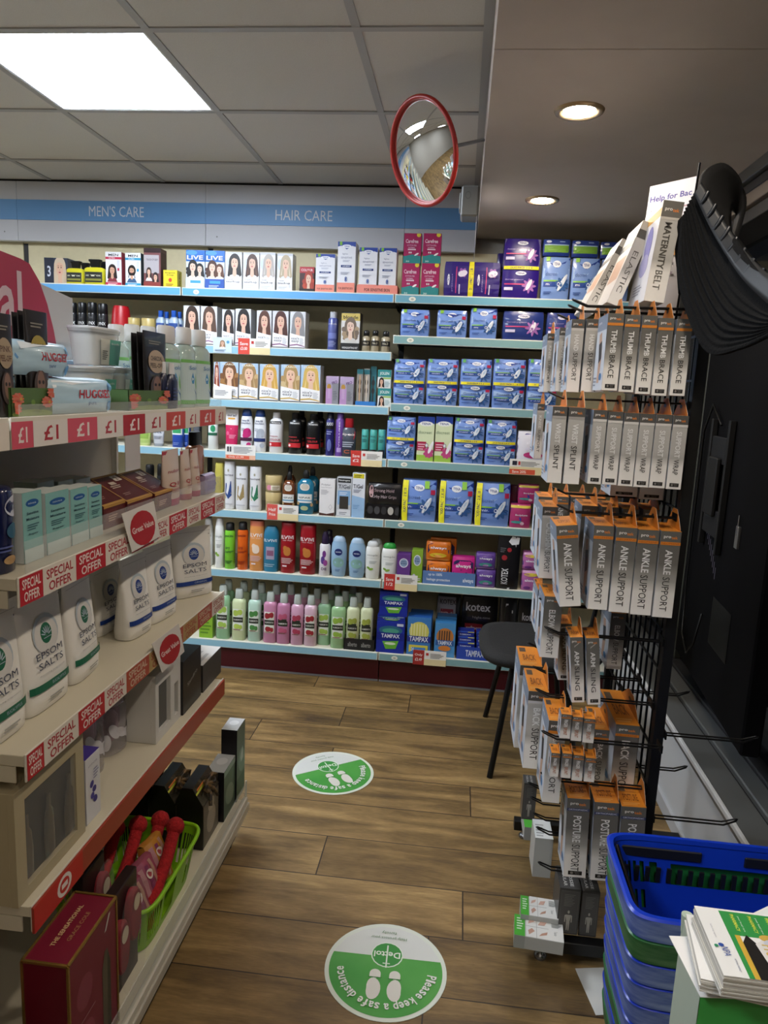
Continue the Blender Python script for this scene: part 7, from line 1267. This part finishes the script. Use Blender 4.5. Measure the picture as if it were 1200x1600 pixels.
# ================================================================== SHOPPING BASKETS
def baskets():
    bl, gn = mat('1238b8', .3), mat('1f6a34', .35)
    blw = noisy('worn_blue_plastic', '2a4796', '93a3c6', 7, .6, .2, (1, 1, 5), thr=(.40, .66)); gnw = noisy('worn_green_plastic', '245a2c', '6f8f62', 7, .6, .2, (1, 1, 5), thr=(.45, .75))
    X0, X1, Ya, Yb, ZT = .334, .79, 1.10, 1.352, .60
    cols = 'bgbbbbgbg'; W, D = (X1-X0)/2, (Yb-Ya)/2; n = 96; e = 9
    def ringp(z, t, cx=0, cy=0): return [(cx+(W-t)*spow(math.cos(a), 2/e), cy+(D-t)*spow(math.sin(a), 2/e), z) for a in [2*math.pi*(k+.5)/n for k in range(n)]]
    fs = [(k, (k+1) % n, n+(k+1) % n, n+k) for k in range(n)]
    for i, c in enumerate(cols):
        m = bl if c == 'b' else gn; mw = blw if c == 'b' else gnw
        H = .20
        def rimf(g):
            g.add(ringp(-.043, .006)+ringp(-.0, 0), fs, mw, True)
            g.add(ringp(-.0, 0)+ringp(.003, .004), fs, m, True); g.add(ringp(.003, .004)+ringp(.003, .011), fs, m); g.add(ringp(.003, .011)+ringp(-.006, .013), fs, m, True)
            g.add(ringp(-.043, .006)+ringp(-.043, .013), fs, mw)
        def body(g):
            t = lambda z: .014+(-z)*.16
            if i == 0:
                lv = [(-.006, 0), (-.045, 0), (-.085, 1), (-.10, 0), (-.135, 3), (-.15, 0), (-.185, 3), (-.20, 0)]
                for (za, _), (zb_, sl) in zip(lv, lv[1:]):
                    A, B_ = ringp(za, t(za)), ringp(zb_, t(zb_))
                    cx_ = lambda k: ringp(za, t(za))[k % n]
                    q = []
                    for k in range(n):
                        if sl == 0: q.append(fs[k]); continue
                        p = A[k]
                        if sl == 1 and k % 2: continue
                        if sl == 3 and k % 2 and (abs(p[0]) > W*.62): continue
                        q.append(fs[k])
                    g.add(A+B_, q, m)
                # straight-wall slots: replace superellipse sparsity with bars on the far wall
                g.add(ringp(-.20, t(-.2)), [list(range(n))], m)
            else:
                g.add(ringp(-.006, .015)+ringp(-H, t(-H)), fs, m)
                g.add(ringp(-H, t(-H)), [list(range(n))], m)
        body_g = G(); body(body_g); parts = [gm('rim', rimf)]
        if i == 0:
            def slots(g=body_g):
                for k in range(19):
                    x = -.186+k*.0205
                    g.box(x, x+.0085, D-.030, D-.0255, -.082, -.052, mat('05070c', .6)); g.box(x, x+.0085, -D+.047, -D+.051, -.188, -.16, mat('05070c', .6)) if k % 2 else None
                for x in (-.21, .03): g.box(x+.01, x+.17, D-.024, D-.0195, -.036, -.014, mat('0a0d18', .6), .002)
                for r in range(3):
                    for k in range(3):
                        g.box(-W+.034+.008*r, -W+.038+.008*r, -.06+k*.05, -.045+k*.05, -.09-.045*r, -.06-.045*r, mat('06080e', .6))
            def hnd(g):
                for s in (-1,): g.tube([(s*(W-.023), D-.03, -.012), (s*(W-.025), D-.05, -.020), (s*(W-.025), -D+.06, -.022), (s*(W-.023), -D+.04, -.014)], .0045, mat('101012', .4), 8)
            slots(); parts += [gm('carry_handle', hnd)]
        parts.append(('body', body_g.mesh('basket_body')))
        lab = ['topmost blue shopping basket of the stack, its inside in view', 'green basket, second from the top of the stack'][i] if i < 2 else '%s basket in the stack, %s from the top' % ('worn blue' if c == 'b' else 'worn green', ['', '', 'third', 'fourth', 'fifth', 'sixth', 'seventh', 'eighth', 'ninth', 'tenth', 'eleventh'][i])
        thing('shopping_basket', lab, 'shopping basket', parts, ((X0+X1)/2+.0045*i, (Ya+Yb)/2+.006*i, ZT-.048*i), 0, 'stacked shopping baskets')
baskets()
# ================================================================== LEAFLET BIN
def leaf():
    zt = .742; q_ = on(1096, 1542, 'z', .735); q2_ = on(1068, 1430, 'z', .735); BD = (q2_-q_).length
    def bin_(g):
        g.box(.345, .70, .800, .7985+BD, .02, zt-.012, mat('a9b8a4', .5)); g.box(.3455, .70, .7985, .8, .02, zt-.012, noisy('bin_green', '2f8a3a', '3f9c46', 2, .4, .02))
        g.art(lambda u, v, o: (.345-.0003-o, .7985+BD-u*BD, .02+v*(zt-.03)), [R(0, 0, 1, 1, 'b4c0ae'), ('p', 'cfd0cc', [(0, 0), (.0, .72), (.35, .5), (.75, .2), (.9, 0)]), El(.3, .78, .05, .012, 'e8e8e4')])
        g.art(lambda u, v, o: (.345+u*.355, .7985-o, .02+v*(zt-.03)), [('p', '54a85a', [(.2, .55), (.55, 1), (.3, 1), (.1, .8)]), ('p', '1f2f7a', [(.34, .9), (.44, .97), (.6, .97), (.6, .8), (.48, .78)]), T('nation', .42, .80, .13, .05, 'e4ece0', 90), ('p', 'dfe4dc', [(.42, .6), (.6, .72), (.6, .5)])])
        g.loft([(zt-.03, .006, .006), (zt-.002, .008, .008)], 'b9c8b4', 14, M=Matrix.Translation((.349, .7945+BD, 0)))
        g.v = [(x-.345, y-.7985, z) for x, y, z in g.v]
    thing('leaflet_bin', 'pale green and white card dump bin in the near right corner', 'display bin', [gm('bin', bin_)], (q_.x, q_.y, 0), math.atan2(q2_.y-q_.y, q2_.x-q_.x)-math.pi/2)
    def mag(w, d, h, full, seed):
        g = G(); r = random.Random(seed); n = max(2, int(h/.0022))
        for k in range(n):
            dx, dy = r.uniform(-.0012, .0012), r.uniform(-.0012, .0012)
            g.box(dx, w+dx, dy, d+dy, k*h/n, (k+.93)*h/n, 'c9c4b8' if k % 3 else 'e0ddd4')
        F = lambda u, v, o: (u*w, v*d, h+o)
        ops = [R(0, 0, 1, 1, 'e9e8e4'), R(.14, .60, .60, .97, '2f9044')]+[Ln(.18+.1*i, .64, .26+.1*i, .94, 1, '2f9044') for i in range(0)]
        for i in range(4):
            ops += [T2('PHARMACY', .21+.105*i, .80, .26, .022, 'd8d84a', 1), T2('your local care', .245+.105*i, .79, .24, .013, 'e4eee0', 0)]
        ops += [R(.14, 0, .17, .6, '2f9044'), R(.17, 0, .20, .6, 'd0a83c'), P('141210', (.20, .0), (.20, .5), (.24, .62), (.28, .5), (.33, .1), (.33, 0))]
        ops += [P('dcd8d4', (.3, .05), (.27, .5), (.36, .62), (.7, .66), (1, .6), (1, 0), (.4, 0)), El(.36, .6, .05, .05, 'c9a44a'), El(.46, .64, .07, .06, 'c0504c'), El(.42, .52, .1, .08, 'c4c8d4'), El(.62, .56, .07, .06, 'b9a04a'), El(.56, .46, .13, .08, 'd09a84'), El(.54, .5, .06, .04, '7a2a34'), P('b5b0ac', (.62, .3), (.9, .42), (.92, .40), (.64, .27)), P('b5b0ac', (.6, .14), (.95, .24), (.96, .22), (.62, .12)), T2('Prescribe', .335, .28, .44, .065, 'd8b45a', 1)]
        ops += [T2('NPA', .075, .33, .13, .04, '2a4c9c', 0), El(.03, .40, .012, .02, '2a8a5c'), El(.06, .42, .016, .024, '2a4c9c'), T2('NATIONAL PHARMACY', .105, .15, .17, .012, '5a6a8c', 0), T2('healthy living magazine', .05, .62, .2, .012, '8a8c98', 0)] if full else [T2('NPA', .075, .33, .13, .04, '2a4c9c', 0), R(.06, .6, .16, .85, '2f9044')]
        g.art(F, ops, do=.00005); return [('pages', g.mesh('magazine_pages'))]
    a = on(1082, 1415, 'z', .79); b = on(1128, 1524, 'z', .79); a2 = on(1072, 1428, 'z', .7605); b2 = on(1095, 1529, 'z', .7605)
    ang2 = math.atan2(a2.y-b2.y, a2.x-b2.x)-math.pi/2
    ang = math.atan2(a.y-b.y, a.x-b.x)-math.pi/2
    thing('magazine_pile', 'thick pile of health magazines with a green panel on the cover', 'magazines', mag(.21, (a-b).length, .028, True, 3), (b.x+.002, b.y, .762), (0, 0, ang), 'health magazines')
    thing('magazine_pile', 'lower magazine pile sticking out on the left of the thick pile', 'magazines', mag(.19, (a2-b2).length, .018, False, 5), (b2.x, b2.y, .7425), (0, 0, ang2), 'health magazines')
    thing('loose_leaflet', 'white loose leaflet corner poking out behind the magazines', 'leaflet', [gm('sheet', lambda g: g.box(0, .14, 0, .1, 0, .001, 'e6e8e2'))], (a.x+.095, a.y-.085, .7615), (0, 0, .6))
    thing('loose_leaflet', 'thin white leaflet sticking out at the left under the piles', 'leaflet', [gm('sheet', lambda g: g.box(0, .10, 0, .10, 0, .001, 'eceae6'))], (b2.x+.004, b2.y+.004, .7308), (0, 0, .10))
leaf()
p = on(935, 1560, 'z', 0)
thing('loose_leaflet', 'white paper sheet on the floor beside the basket stack', 'leaflet', [gm('sheet', lambda g: g.box(-.02, .13, -.07, .07, 0, .001, 'd9d9d4'))], (p.x-.01, p.y+.02, .0008), (0, 0, .2))
